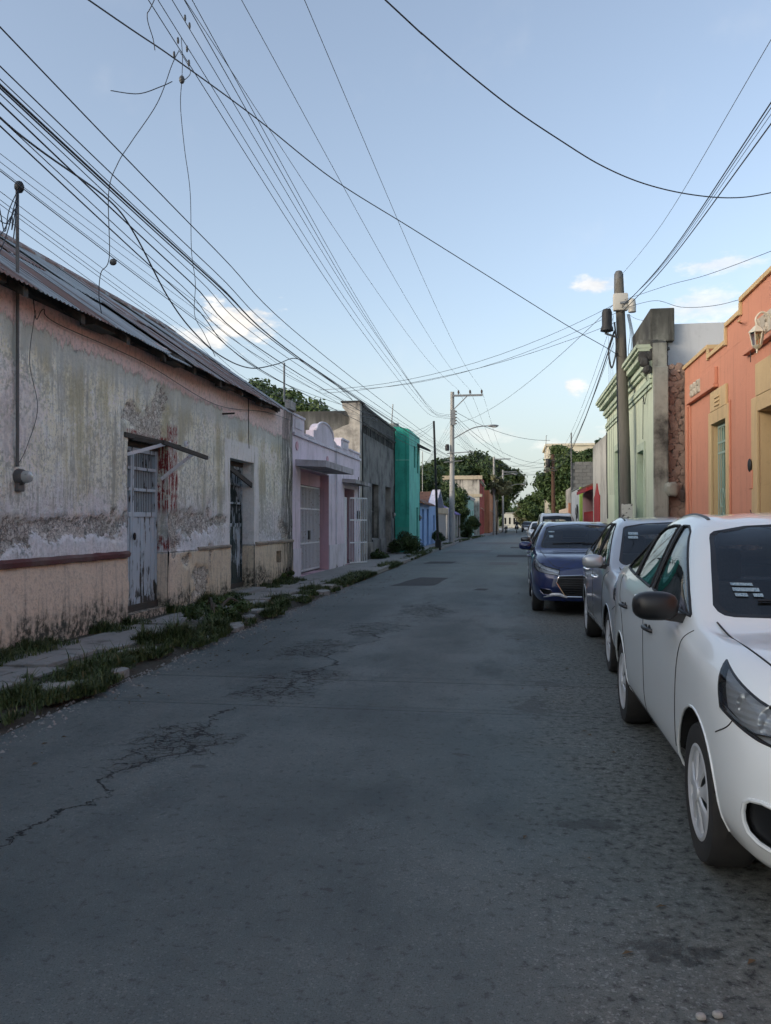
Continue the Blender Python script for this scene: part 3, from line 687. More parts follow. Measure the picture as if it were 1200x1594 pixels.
def zinc(g):
    p = g.pos(); x, y, z = g.xyz(p); r = g.rnd()
    q = g.vm('ADD', p, g.comb(0, g.m('MULTIPLY', r, 37), 0))
    run = g.noise(g.vm('MULTIPLY', q, (.55, 5.5, .55)), 1.0, 7, .62); n = g.noise(q, 2.4, 7, .62)
    c = g.mix(n, (.30, .32, .33), (.44, .46, .465))
    c = g.mix(g.m('MULTIPLY', g.ss(run, .50, .62), .8), c, (.15, .155, .155))
    rust = g.ss(g.m('ADD', run, g.m('MULTIPLY', g.m('SUBTRACT', r, .5), .42)), .50, .60)
    c = g.mix(g.m('MULTIPLY', rust, .85), c, g.mix(n, (.25, .105, .06), (.12, .06, .045)))
    return dict(col=c, rough=.6, metal=.15, normal=g.bump(n, .2, .02))
M_ZINC = mat('rusty_zinc', zinc)
def sheet(xa, xb, dz):
    n = 44; v = []; f = []
    for i in range(n + 1):
        y = .94 * i / n; w = .011 * math.cos(2 * math.pi * y / .0855)
        for k in range(4):
            x = xa + (xb - xa) * k / 3; v.append((x, y, slope_z(x) + w + dz))
        if i:
            q = 4 * (i - 1)
            for k in range(3): f.append((q + k, q + 4 + k, q + 5 + k, q + 1 + k))
    return mesh_obj('roof_sheet', v, f, M_ZINC, hA, True)
lo = sheet(-4.98, -6.65, .012); hi = sheet(-6.5, -8.02, .026)
lo.location.y = hi.location.y = -2.95
for i in range(1, 25):
    for s0 in (lo, hi):
        c = s0.copy(); COL.objects.link(c); c.location = (RND.uniform(-.025, .025), -2.95 + i * .8555 + RND.uniform(-.01, .01), RND.uniform(-.004, .006) + .0012 * (i % 2)); c.rotation_euler = (0, RND.uniform(-.003, .003), 0)
MB().prism([(-7.80, 5.90), (-7.80, 5.94), (-8.02, 6.10), (-8.26, 5.97), (-8.26, 5.93), (-8.02, 6.06)], 'y', -3, 18.5).build('ridge_cap', M_ZINC, hA)
MB().prism([(-8, 5.95), (-11.4, 4.0), (-11.4, 3.9), (-8, 5.85)], 'y', -3, 18.45).build('rear_roof', M_ZINC, hA)
MB().prism([(WL - .02, 4.2), (-8, 5.9), (-10.8, 4.2)], 'y', 18.2, 18.4).build('gable', dirty('house_side', (.3, .28, .26)), hA)
MB().box(WL - .02, WL + .10, 19.35, 19.98, 4.2, 4.42, .02).build('corner_block', plaster('corner_block', (.42, .41, .40), (.15, .14, .13), .9), hA)

def old_door(parent, y0, y1, z0, z1, X, m, split, kind):
    """double-leaf door: barred glazing over plank panels"""
    zt = z0 + (z1 - z0) * (.57 if kind else .50)
    for a, b in ((y0, split), (split, y1)):
        d = MB().box(X - .02, X, a + .01, b - .01, z0 + .12, zt).build('door_leaf', m, parent)
        st = .055
        def pc(nm, *q): MB().box(*q).build(nm, m, d)
        for p_, q_ in ((a + .006, a + st), (b - st, b - .006)): pc('stile', X - .01, X + .028, p_, q_, z0 + .10, z1 - .10)
        for zz in ((zt - .04, zt + .03), (z1 - .16, z1 - .10), (zt + (z1 - zt - .13) * .36, zt + (z1 - zt - .13) * .36 + .045), (zt + (z1 - zt - .13) * .69, zt + (z1 - zt - .13) * .69 + .045)): pc('rail', X - .008, X + .030, a + st, b - st, *zz)
        pc('rail', X - .008, X + .026, a + st, b - st, z0 + .10, z0 + .20)
        k = max(2, int(round((b - a - 2 * st) / .13)))
        for i in range(k):
            ya = a + st + (b - a - 2 * st) * i / k; pc('plank', X - .005, X + .012 + RND.uniform(-.004, .004), ya + .004, ya + (b - a - 2 * st) / k - .004, z0 + .2, zt - .045)
        MB().box(X - .05, X - .04, a + st, b - st, zt, z1 - .1).build('window_pane', mat('dusty_pane', col=(.012, .014, .016), rough=.35), d)
        k = max(3, int((b - a - 2 * st) / .055))
        fb = MB().tube([(X - .012, a + st + .02, zt + .02), (X - .012, a + st + .02, z1 - .12)], .008, 5).build('window_bar', m, d)
        rep(fb, [(0, (b - a - 2 * st - .04) * i / (k - 1), 0) for i in range(1, k)])
    fr = MB()
    fr.box(X - .03, X + .045, y0 - .0, y0 + .012, z0, z1); MB().box(X - .03, X + .05, y0 + .012, y1 - .012, z1 - .095, z1 - .004).build('door_frame', M_WOOD, parent)
    MB().box(X - .03, X + .035, y1 - .03, y1 - .002, z0, z1 - .1).build('door_frame', m, parent)
    MB().box(X - .06, X + .06, y0 + .01, y1 - .01, z0 - .06, z0 + .10).build('threshold', M_WOOD, parent)
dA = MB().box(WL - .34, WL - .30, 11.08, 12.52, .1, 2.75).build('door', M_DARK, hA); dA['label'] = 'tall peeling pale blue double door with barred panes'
old_door(dA, 11.12, 12.48, .17, 2.70, WL - .20, M_DOORW, 11.62, 1)
MB().ell((WL - .15, 11.66, 1.28), .02, .035, .06, 10).build('lock', M_IRON, dA)
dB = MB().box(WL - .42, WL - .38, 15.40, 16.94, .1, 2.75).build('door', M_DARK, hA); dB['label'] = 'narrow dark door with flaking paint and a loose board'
old_door(dB, 15.44, 16.90, .14, 2.73, WL - .28, M_DOORG, 16.05, 0)
MB().bar((WL - .12, 15.46, 2.62), (WL - .05, 16.92, 2.26), .035, .10).build('loose_board', M_WOOD, dB)
MB().box(WL - .05, WL + .28, 15.5, 16.9, -.02, .135, .01).build('door_step', M_CONC, hA)
MB().box(WL - .03, WL + .03, 10.98, 12.56, 2.685, 2.755).build('lintel', M_WOOD, hA)
aw = place('awning_frame', 'broken timber awning frame over the pale blue door', 'awning frame', (-5.2, 11.8, 2.6))
MB().bar((-4.98, 11.35, 2.64), (-4.86, 12.78, 2.52), .045, .06).build('beam', M_WOOD, aw)
MB().bar((WL - .05, 11.2, 2.70), (-4.95, 11.9, 2.62), .05, .05).build('beam', M_WOOD, aw)
MB().bar((WL - .1, 11.16, 2.44), (-4.97, 11.62, 2.66), .04, .05).build('brace', M_IRONW, aw)
MB().bar((WL - .02, 12.30, 2.16), (-4.92, 12.42, 2.58), .04, .05).build('brace', M_IRONW, aw)
MB().ell((-5.02, 12.3, 2.70), .035, .03, .05, 10).build('bulb_holder', M_IRONW, aw, True)
mt = place('electricity_meter', 'round glass electricity meter on a grey conduit beside the weathered wall', 'meter', (-5.3, 8.4, 2))
M_CONDUIT = mat('conduit', lambda g: dict(col=g.mix(g.noise(g.pos(), 12, 5), (.16, .165, .17), (.09, .085, .08)), rough=.6, metal=.3))
MB().tube([(-5.36, 8.40, 2.1), (-5.36, 8.385, 4.0), (-5.36, 8.37, 5.12)], .019, 8).build('conduit', M_CONDUIT, mt, True)
MB().lathe([(.085, -5.42), (.09, -5.38), (.085, -5.33), (.075, -5.31)], (0, 8.45, 1.99), 'x', 20).build('meter_base', M_CONDUIT, mt, True)
MB().lathe([(.068, -5.31), (.068, -5.27), (.058, -5.24), (.03, -5.225)], (0, 8.45, 1.99), 'x', 20).build('meter_dial', mat('meter_face', lambda g: dict(col=g.mix(g.ss(g.noise(g.pos(), 14, 2), .5, .6), (.40, .42, .41), (.25, .26, .26)), rough=.1, coat=1.)), mt, True)
MB().box(-5.41, -5.34, 8.39, 8.51, 1.83, 1.92, .01).build('junction_box', M_CONDUIT, mt)
MB().ell((-5.33, 8.36, 5.15), .055, .05, .07, 10).build('weather_head', M_IRON, mt, True)
MB().tube([(-5.4, 15.0, 3.52), (-5.15, 14.95, 3.52)], .018, 6).build('spout', M_WOOD, hA)
MB().tube([(-5.38, 6.9, 3.15), (-5.1, 7.2, 3.10)], .02, 6).build('spout', M_WOOD, hA)
MB().tube([(-5.385, 16.5, 4.1), (-5.38, 16.5, 3.2), (-5.37, 16.5, 3.0)], .008, 5).build('cord', M_IRON, hA)

# ------------------------------------------------------------------ the lilac house
hB = place('lilac_house', 'low lilac and pink house with arched parapet and white gates', 'house', (-8, 25, 0))
M_LILAC = plaster('lilac_paint', (.80, .70, .80), (.56, .49, .56), .7, foot=.30); M_PINK = plaster('pink_paint', (.66, .42, .49), (.52, .34, .42), .45, foot=.1)
M_LTRIM = plaster('lilac_trim', (.74, .70, .78), (.42, .39, .43), .6, foot=.05); M_PARA = plaster('parapet_lilac', (.72, .65, .74), (.34, .31, .32), .55, foot=.01)
wall('wall', WL, 1, 20.0, 29.1, -.05, 3.70, [(20.8, 24.1, .09, 2.86, .30), (26.4, 28.1, .09, 2.58, .35)], M_LILAC, hB, rev=M_PINK)
shell(WL, 1, 20.003, 29.1, 3.6, 7, M_LILAC, hB)
MB().box(WL - .32, WL - .26, 20.75, 24.15, 2.50, 2.9).build('lintel', M_PINK, hB)
MB().box(WL + .002, WL + .02, 20.02, 20.78, .05, .82).build('dado', M_LTRIM, hB); MB().box(WL + .002, WL + .02, 24.12, 26.38, .05, .80).build('dado', M_LTRIM, hB); MB().box(WL + .002, WL + .02, 28.12, 29.08, .05, .80).build('dado', M_LTRIM, hB)
arch = [(22.2, 3.702), (22.2, 4.0), (22.45, 4.02)] + [(23.62 + 1.05 * math.cos(t), 4.02 + .30 * math.sin(t)) for t in np.linspace(math.pi * .98, .0, 12)] + [(24.72, 3.98), (25.2, 3.90), (25.2, 3.702)]
MB().prism(arch[::-1], 'x', WL - .22, WL - .003).build('parapet_arch', M_PARA, hB)
for a, b, z in ((20.02, 21.2, 4.14), (21.2, 22.2, 3.74), (25.2, 25.85, 3.80), (25.85, 27.1, 4.10), (27.1, 29.08, 3.86)):
    MB().box(WL - .22, WL - .004, a + .002, b - .002, 3.702, z).build('parapet', M_PARA, hB)
    MB().box(WL - .24, WL + .03, a + .004, b - .004, z + .001, z + .055).build('coping', M_LTRIM, hB)
    if z > 4: MB().box(WL - .003, WL + .012, a + .2, b - .2, 3.84, z - .08).build('parapet_panel', M_LTRIM, hB)
MB().tube([(WL + .0, y, z + .02) for y, z in arch[2:-2]], .035, 6).build('arch_moulding', M_LTRIM, hB)
MB().box(WL + .001, WL + .06, 20.02, 29.08, 3.64, 3.72, .01).build('cornice', M_LTRIM, hB)
MB().box(WL + .001, WL + .03, 25.05, 25.11, .8, 3.63).build('pilaster', M_LTRIM, hB)
for y, z in ((20.4, 3.40), (23.86, 3.30)): MB().lathe([(.0, .0), (.11, .0), (.12, .02), (.09, .03), (.02, .01)], (WL, y, z), 'x', 16).build('medallion', M_PINK, hB, True).scale = (1, 1, 1)
MB().add([(WL - .05, 20.28, 2.90), (-4.62, 20.28, 2.86), (-4.62, 23.9, 2.86), (WL - .05, 23.9, 2.90), (WL - .05, 20.28, 3.06), (-4.62, 20.28, 3.02), (-4.62, 23.9, 3.02), (WL - .05, 23.9, 3.06)],
         [(3, 2, 1, 0), (4, 5, 6, 7), (0, 1, 5, 4), (1, 2, 6, 5), (2, 3, 7, 6), (3, 0, 4, 7)]).build('canopy', plaster('canopy_lilac', (.50, .47, .52), (.2, .19, .18), .85, foot=.01), hB)
MB().add([(WL - .05, 26.05, 2.76), (-4.95, 26.05, 2.72), (-4.98, 29.0, 2.72), (WL - .05, 29.0, 2.76), (WL - .05, 26.05, 2.87), (-4.97, 26.05, 2.84), (-5.0, 29.0, 2.84), (WL - .05, 29.0, 2.87)],
         [(3, 2, 1, 0), (4, 5, 6, 7), (0, 1, 5, 4), (1, 2, 6, 5), (2, 3, 7, 6), (3, 0, 4, 7)]).build('canopy', plaster('canopy_broken', (.36, .34, .34), (.10, .09, .08), 1.0, foot=.01), hB)
gA = MB().box(WL - .31, WL - .30, 20.85, 24.05, .1, 2.5).build('gate', mat('gate_sheet', lambda g: dict(col=g.mix(g.noise(g.vm('MULTIPLY', g.pos(), (1, 30, 1)), 1, 3), (.045, .04, .05), (.09, .08, .095)), rough=.6)), hB)
bars(WL - .27, 20.95, 24.0, .13, 2.48, 20, .019, M_IRONW, gA, 'gate_bar', (.17, .9, 1.85, 2.46), .02)
MB().box(WL - .29, WL - .235, 22.6, 22.8, 1.0, 1.25).build('lock_box', M_IRON, gA)
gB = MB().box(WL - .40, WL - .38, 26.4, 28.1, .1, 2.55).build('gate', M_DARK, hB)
for i in range(9):
    t = i / 8; MB().tube([(-5.36 + .42 * t, 27.1 + .85 * t, .14), (-5.36 + .42 * t, 27.1 + .85 * t, 2.28)], .012, 6).build('gate_bar', M_IRONW, gB)
for z in (.14, .80, 1.55, 2.28): MB().bar((-5.36, 27.1, z), (-4.94, 27.95, z), .03, .045).build('rail', M_IRONW, gB)
MB().box(WL - .1, WL - .06, 26.42, 27.1, .1, 2.3).build('door_leaf', M_IRONW, gB)

# ------------------------------------------------------------------ the dark grey house
hC = place('grey_house', 'tall bare grey house with blackened walls and broken cornice corner', 'house', (-8, 33, 0))
M_GREY = plaster('blackened_render', (.21, .21, .20), (.042, .043, .043), 1.0, top=5.2, foot=.7); M_STONE = plaster('pale_rubble', (.54, .50, .44), (.13, .12, .11), 1.0, top=6.1, foot=.1)
M_GREY2 = plaster('grey_plinth', (.36, .34, .31), (.07, .068, .06), .9, foot=.6)
wall('wall', WL - .004, 1, 29.5, 38.0, -.05, 5.72, [(31.7, 33.3, .84, 2.97, .28), (35.1, 36.7, .15, 3.0, .35), (29.7, 37.6, 4.72, 5.04, .12)], M_GREY, hC, rev=M_GREY2)
shell(WL, 1, 29.5, 38.0, 5.5, 8, M_GREY, hC)
MB().prism([(WL + .0, 0), (WL + .0, 5.74), (-6.05, 5.72), (-6.03, 5.55), (-5.86, 5.38), (-5.76, 5.15), (-5.80, 4.96), (-6.0, 4.9), (-6.35, 4.74), (-7.0, 4.66), (-9, 4.3), (-9, 0)], 'y', 29.12, 29.495).build('end_wall', M_STONE, hC)
MB().box(-6.10, WL + .05, 29.1, 29.9, 5.745, 5.80, .015).build('corner_slab', M_GREY, hC)
MB().box(WL - .16, WL - .13, 29.6, 37.7, 4.7, 5.06).build('vent_void', M_DARK, hC)
fb = MB().box(WL - .11, WL - .01, 29.95, 30.05, 4.725, 5.035).build('vent_block', M_GREY, hC); rep(fb, [(0, .40 * i, 0) for i in range(1, 19)])
MB().box(WL + .001, WL + .035, 29.52, 37.98, 5.10, 5.17).build('cornice', M_GREY, hC); MB().box(WL + .001, WL + .045, 29.52, 37.98, 5.66, 5.75).build('cornice', M_GREY, hC)
wn = MB().box(WL - .31, WL - .28, 31.7, 33.3, .84, 2.97).build('window', M_DARK, hC); bars(WL - .2, 31.85, 33.2, .86, 2.95, 7, .012, M_IRON, wn, 'window_bar', (1.9,))
dd_ = MB().box(WL - .40, WL - .36, 35.1, 36.7, .1, 3.0).build('door', plaster('grey_door', (.22, .215, .20), (.1, .1, .1), .8), hC)
for k in range(5): MB().box(WL - .355, WL - .34, 35.14 + .31 * k, 35.42 + .31 * k, .2, 2.4).build('plank', plaster('grey_door', (.22, .215, .2), (.1, .1, .1), .8), dd_)
MB().box(WL - .35, WL - .33, 35.15, 36.65, 2.45, 2.95).build('fanlight', M_DARK, dd_)
MB().box(WL + .001, WL + .05, 29.55, 31.65, -.02, .72, .02).build('plinth', M_GREY2, hC); MB().box(WL + .001, WL + .05, 31.66, 35.05, -.02, .80, .02).build('plinth', M_GREY, hC); MB().box(WL + .001, WL + .05, 36.75, 37.95, -.02, .72, .02).build('plinth', M_GREY2, hC)

# ------------------------------------------------------------------ the teal house
hD = place('teal_house', 'narrow two-storey house painted bright teal green', 'house', (-7, 40, 0)); XT = -4.75
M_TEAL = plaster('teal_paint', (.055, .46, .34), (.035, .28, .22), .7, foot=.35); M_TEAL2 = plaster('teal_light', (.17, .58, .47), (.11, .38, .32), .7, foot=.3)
wall('wall', XT, 1, 38.05, 42.4, -.05, 5.75, [(39.8, 40.5, 4.1, 5.15, .12), (41.1, 41.8, 3.9, 4.9, .12), (40.9, 41.7, .1, 2.2, .15)], M_TEAL2, hD)
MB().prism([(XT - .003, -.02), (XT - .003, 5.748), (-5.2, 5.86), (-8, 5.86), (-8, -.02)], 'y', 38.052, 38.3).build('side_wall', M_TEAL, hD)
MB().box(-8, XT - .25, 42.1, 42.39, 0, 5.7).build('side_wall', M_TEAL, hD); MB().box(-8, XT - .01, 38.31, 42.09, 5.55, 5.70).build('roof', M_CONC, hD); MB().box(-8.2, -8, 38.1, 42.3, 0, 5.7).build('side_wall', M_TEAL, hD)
MB().box(-5.38, XT - .003, 38.03, 38.05, 4.30, 4.36).build('band', M_TEAL2, hD); MB().box(-5.38, XT - .003, 38.02, 38.05, .05, 1.25).build('dado', plaster('teal_dado', (.07, .40, .31), (.04, .28, .22), .5, foot=.3), hD)
for a, b, c, d in ((39.8, 40.5, 4.1, 5.15), (41.1, 41.8, 3.9, 4.9)): MB().box(XT - .12, XT - .10, a, b, c, d).build('window', mat('dusty_pane', col=(.012, .014, .016), rough=.35), hD)
MB().box(XT - .15, XT - .12, 40.9, 41.7, .1, 2.2).build('door', M_IRON, hD)
MB().add([(XT - .2, 41.2, 5.35), (XT + .55, 41.3, 5.05), (XT + .55, 42.5, 5.05), (XT - .2, 42.5, 5.35), (XT - .2, 41.2, 5.48), (XT + .55, 41.3, 5.12), (XT + .55, 42.5, 5.12), (XT - .2, 42.5, 5.48)], [(3, 2, 1, 0), (4, 5, 6, 7), (0, 1, 5, 4), (1, 2, 6, 5), (2, 3, 7, 6), (3, 0, 4, 7)]).build('eave', M_WOOD, hD)
MB().tube([(-5.5, 38.4, 5.8), (-5.5, 38.4, 6.05)], .22, 10).build('water_tank', M_CONC, hD)

def small_meter(x, y, z, label):
    q = place('electricity_meter', label, 'meter', (x, y, z), 'meters on the left houses')
    MB().box(x + .003, x + .07, y - .09, y + .09, z - .16, z + .12, .01).build('meter_box', M_CONDUIT, q); MB().lathe([(.075, x + .07), (.075, x + .10), (.05, x + .13)], (0, y, z), 'x', 14).build('meter_dial', MATS['meter_face'], q, True)
    MB().tube([(x + .03, y, z + .1), (x + .03, y, z + 1.3)], .014, 6).build('conduit', M_CONDUIT, q)
small_meter(WL + .02, 28.6, 1.75, 'small grey meter on the lilac house beside its far gate')
small_meter(WL, 37.3, 1.8, 'small grey meter at the far end of the grey house')
small_meter(XT, 42.1, 1.7, 'small grey meter on the teal house near the black pole')
# ------------------------------------------------------------------ houses farther along the left
hE = place('blue_house', 'small pale blue house with brown tiled roof and dark blue doors', 'house', (-7, 50, 0)); XB = -5.1
M_BLUE = plaster('pale_blue_paint', (.30, .47, .76), (.22, .36, .58), .4, foot=.1); M_DBLUE = mat('dark_blue_door', col=(.02, .06, .20), rough=.5); M_TILE = plaster('brown_tiles', (.16, .075, .05), (.07, .04, .03), .8, foot=.01)
wall('wall', XB, 1, 44.6, 56.0, -.05, 2.55, [(46.6, 47.7, .1, 2.2, .12), (49.2, 50.4, .1, 2.25, .12), (53.2, 54.2, .9, 1.9, .12)], M_BLUE, hE)
for a, b, c, d, nm in ((46.6, 47.7, .1, 2.2, 'door'), (49.2, 50.4, .1, 2.25, 'door'), (53.2, 54.2, .9, 1.9, 'window')): MB().box(XB - .13, XB - .10, a, b, c, d).build(nm, M_DBLUE, hE)
shell(XB, 1, 44.6, 56.0, 2.5, 6, M_BLUE, hE)
MB().prism([(XB + .35, 2.42), (XB + .35, 2.50), (-7.5, 3.75), (-7.5, 3.65)], 'y', 44.4, 50.5).build('roof', M_TILE, hE); MB().prism([(-7.5, 3.65), (-7.5, 3.75), (-10.6, 2.5), (-10.6, 2.4)], 'y', 44.4, 50.5).build('roof', M_TILE, hE)
MB().prism([(50.6, 2.50), (53.3, 3.45), (56.1, 2.50)], 'x', XB - .1, XB + .006).build('gable', M_BLUE, hE)
for a, b in (((XB + .2, 50.4, 2.45), (XB + .2, 53.3, 3.5)), ((XB + .2, 53.3, 3.5), (XB + .2, 56.2, 2.45))): MB().bar(a, b, .5, .08).build('verge_board', M_LTRIM, hE)
MB().prism([(50.6, 2.46), (53.3, 3.42), (56.1, 2.46)], 'x', -10, XB - .11).build('rear_roof', M_TILE, hE)
def small_house(name, label, X, y0, y1, z, m, trim, doors, deep=6, cornice=True, par=0):
    h = place(name, label, 'house', ((X - 3), (y0 + y1) / 2, 0))
    wall('wall', X, 1, y0, y1, -.05, z, [(a, b, .1 if k == 'door' else .9, t, .15) for a, b, t, k in doors], m, h)
    shell(X, 1, y0, y1, z - .1, deep, m, h)
    for a, b, t, k in doors:
        MB().box(X - .16, X - .14, a, b, .1 if k == 'door' else .9, t).build(k, M_DARK if k == 'window' else M_WOOD, h)
        MB().box(X + .002, X + .03, a - .1, b + .1, t + .01, t + .12).build('lintel', trim, h)
    if cornice:
        MB().box(X + .001, X + .16, y0 + .01, y1 - .01, z - .14, z - .02, .02).build('cornice', trim, h); MB().box(X + .001, X + .09, y0 + .01, y1 - .01, z - .30, z - .16, .02).build('cornice', trim, h)
    if par: MB().box(X - .25, X - .02, y0 + .01, y1 - .01, z + .001, z + par).build('parapet', m, h)
    return h
M_CREAM = plaster('cream_paint', (.52, .44, .32), (.32, .27, .2), .5, foot=.15); M_GATE = mat('grey_gate', lambda g: dict(col=g.mix(g.noise(g.vm('MULTIPLY', g.pos(), (1, 12, 1)), 1, 4), (.20, .21, .23), (.30, .31, .33)), rough=.55)); M_WHITE = plaster('white_paint_wall', (.60, .60, .59), (.34, .33, .31), .55, foot=.2)
hF = place('garage_wall', 'low cream wall with a wide grey sheet gate behind the concrete pole', 'wall', (-5.4, 63, 0))
MB().box(-5.5, -5.2, 57.2, 57.9, -.02, 2.6).build('post', M_CREAM, hF); MB().box(-5.5, -5.2, 57.9, 66.8, 2.1, 2.55).build('lintel', M_CREAM, hF); MB().box(-5.5, -5.2, 66.8, 67.5, -.02, 2.6).build('post', M_WHITE, hF)
fb = MB().box(-5.42, -5.38, 57.95, 60.1, .05, 2.08).build('gate_panel', M_GATE, hF); rep(fb, [(0, 2.2 * i, 0) for i in range(1, 4)])
MB().box(-11, -10.7, 57.2, 67.5, 0, 2.6).build('rear_wall', M_CREAM, hF)
hG = place('purple_roof_porch', 'small house with a purple sloping porch roof and white wall', 'house', (-6, 71, 0)); XP = -4.75
wall('wall', XP - .9, 1, 67.6, 74.0, -.05, 2.6, [(68.8, 69.8, .1, 2.1, .1), (71.5, 72.8, .9, 1.9, .1)], M_WHITE, hG); shell(XP - .9, 1, 67.6, 74, 2.6, 5, M_WHITE, hG)
MB().prism([(XP + .1, 2.05), (XP + .1, 2.15), (XP - 1.4, 2.95), (XP - 1.4, 2.85)], 'y', 67.5, 74.1).build('porch_roof', plaster('purple_paint', (.17, .14, .36), (.1, .09, .2), .4, foot=.01), hG)
for y in (67.8, 70.8, 73.8): MB().box(XP - .06, XP + .06, y - .06, y + .06, 0, 2.08).build('post', M_WHITE, hG)
for a, b, c, d, nm in ((68.8, 69.8, .1, 2.1, 'door'), (71.5, 72.8, .9, 1.9, 'window')): MB().box(XP - 1.02, XP - 1.0, a, b, c, d).build(nm, M_DARK, hG)
M_PGREEN = plaster('pale_green_paint', (.33, .50, .42), (.22, .34, .29), .4, foot=.15); M_RED = plaster('red_paint', (.42, .075, .055), (.28, .05, .04), .5, foot=.1); M_ORANGE2 = plaster('faded_orange_paint', (.56, .25, .14), (.40, .18, .11), .5, foot=.15)
small_house('pale_green_house', 'pale mint green house with cornice beyond the bushes on the left', -4.15, 76, 88, 3.9, M_PGREEN, M_WHITE, [(77.5, 78.6, 2.6, 'door'), (80.4, 81.5, 2.5, 'window'), (84, 85.1, 2.6, 'door')])
hR = small_house('red_house', 'tall brick red house with moulded cornice on the left', -3.55, 89, 102, 5.9, M_RED, M_CREAM, [(91, 92.2, 2.9, 'door'), (95, 96.2, 2.9, 'door'), (99, 100.2, 2.8, 'window')], 8, True, .5)
MB().box(-11.5, -3.6, 88.4, 88.97, 0, 5.9).build('end_wall', M_STONE, hR); MB().box(-11.5, -3.3, 88.3, 88.98, 4.1, 4.4).build('end_cornice', M_CREAM, hR); MB().box(-11.5, -3.3, 88.3, 88.98, 5.95, 6.35).build('end_cornice', M_CREAM, hR)
small_house('far_orange_house', 'faded orange house past the red house on the left', -2.95, 102.5, 118, 5.4, M_ORANGE2, M_CREAM, [(104, 105.3, 2.8, 'door'), (108, 109.3, 2.8, 'window'), (112, 113.3, 2.8, 'door'), (115.5, 116.6, 2.8, 'window')])
small_house('far_ochre_house', 'dim ochre house front under the big tree at the street end', -2.4, 118.5, 136, 4.6, M_CREAM, M_WHITE, [(121, 122.2, 2.6, 'door'), (126, 127.2, 2.6, 'door'), (131, 132.2, 2.6, 'window')])

# ------------------------------------------------------------------ right side: the orange house
XO = 3.8
hO = place('orange_house', 'terracotta orange house with ochre stepped parapet and barred window', 'house', (6, 10, 0))
M_ORANGE = plaster('terracotta_paint', (.58, .25, .16), (.48, .21, .14), .4, foot=.25)
M_OCHRE = plaster('ochre_trim', (.56, .40, .215), (.44, .31, .17), .4, foot=.05)
M_LATT = plaster('pale_stone', (.50, .44, .36), (.3, .26, .2), .6, foot=.01)
wall('wall', XO, -1, -3, 19.55, -.05, 4.55, [(15.74, 16.86, .55, 3.36, .22), (11.9, 13.76, .14, 3.22, .30), (8.6, 9.8, .55, 3.36, .22)], M_ORANGE, hO, rev=M_OCHRE)
shell(XO, -1, -3, 19.55, 4.4, 7, M_ORANGE, hO)
for a, b, z in ((17.2, 19.55, 4.90), (15.8, 17.2, 4.70), (14.8, 15.8, 5.00), (10.9, 14.8, 5.20), (9.9, 10.9, 5.00), (8.5, 9.9, 4.70), (6.2, 8.5, 4.90), (-3, 6.2, 4.72)):
    MB().box(XO + .003, XO + .28, a + .002, b - .002, 4.555, z).build('parapet', M_ORANGE, hO)
    MB().box(XO - .045, XO + .30, a - .02, b + .02, z + .001, z + .085, .012).build('coping', M_OCHRE, hO)
for a, z0, z1 in ((17.2, 4.70, 4.90), (15.8, 4.70, 5.0), (14.8, 5.0, 5.2)): MB().box(XO - .04, XO - .002, a - .045, a + .045, z0 - .02, z1 - .002).build('coping_return', M_OCHRE, hO)
def proud(nm, a, b, z0, z1, d, m, par=None): return MB().box(XO - d, XO - .002, a, b, z0, z1, min(.012, d * .4)).build(nm, m, par or hO)
fz = proud('frieze_panel', 16.45, 18.95, 4.10, 4.42, .07, M_ORANGE)
proud('frieze_ledge', 16.42, 18.98, 4.03, 4.095, .10, M_ORANGE)
proud('pilaster', 19.10, 19.24, .1, 4.02, .05, M_ORANGE); proud('pilaster', 18.86, 18.97, .1, 4.02, .03, M_ORANGE)
def lattice(y0, y1, z0, z1, d):
    la = proud('stone_lattice', y0, y1, z0, z1, d, M_LATT)
    for i in range(3):
        for j in range(2):
            cy = y0 + (y1 - y0) * (i + .5) / 3; cz = z0 + (z1 - z0) * (j + .5) / 2
            MB().lathe([(.075, 0), (.06, -.03), (.035, -.03), (.03, -.005)], (XO - d - .001, cy, cz), 'x', 10).build('lattice_ring', M_LATT, la)
lattice(17.65, 18.55, 4.13, 4.40, .085)
proud('frieze_panel', 12.3, 14.35, 4.28, 4.66, .07, M_ORANGE); proud('frieze_ledge', 12.28, 14.4, 4.21, 4.275, .10, M_ORANGE); lattice(12.5, 13.7, 4.31, 4.62, .085)
def surround(y0, y1, zt, w, top):
    proud('window_frame', y0 - w, y0 - .001, .1, zt + .24, .05, M_OCHRE); proud('window_frame', y1 + .001, y1 + w, .1, zt + .24, .05, M_OCHRE)
    proud('window_head', y0 + .001, y1 - .001, zt + .001, zt + .24, .048, M_OCHRE)
    proud('window_head', y0 + .02 - w * .3, y1 - .02 + w * .3, zt + .242, zt + top, .052, M_OCHRE)
    proud('edge_strip', y0 - w - .035, y0 - w - .002, .1, zt + .3, .035, M_ORANGE)
surround(15.74, 16.86, 3.36, .20, .62); surround(11.9, 13.76, 3.22, .32, .75); surround(8.6, 9.8, 3.36, .20, .62)
for k in range(3): proud('relief', 16.12, 16.50, 3.66 + k * .075, 3.69 + k * .075, .075, M_OCHRE)
M_GSHUT = plaster('green_shutter', (.10, .20, .14), (.06, .12, .09), .5, foot=.01); M_GIRON = mat('pale_green_iron', col=(.28, .38, .32), rough=.5)
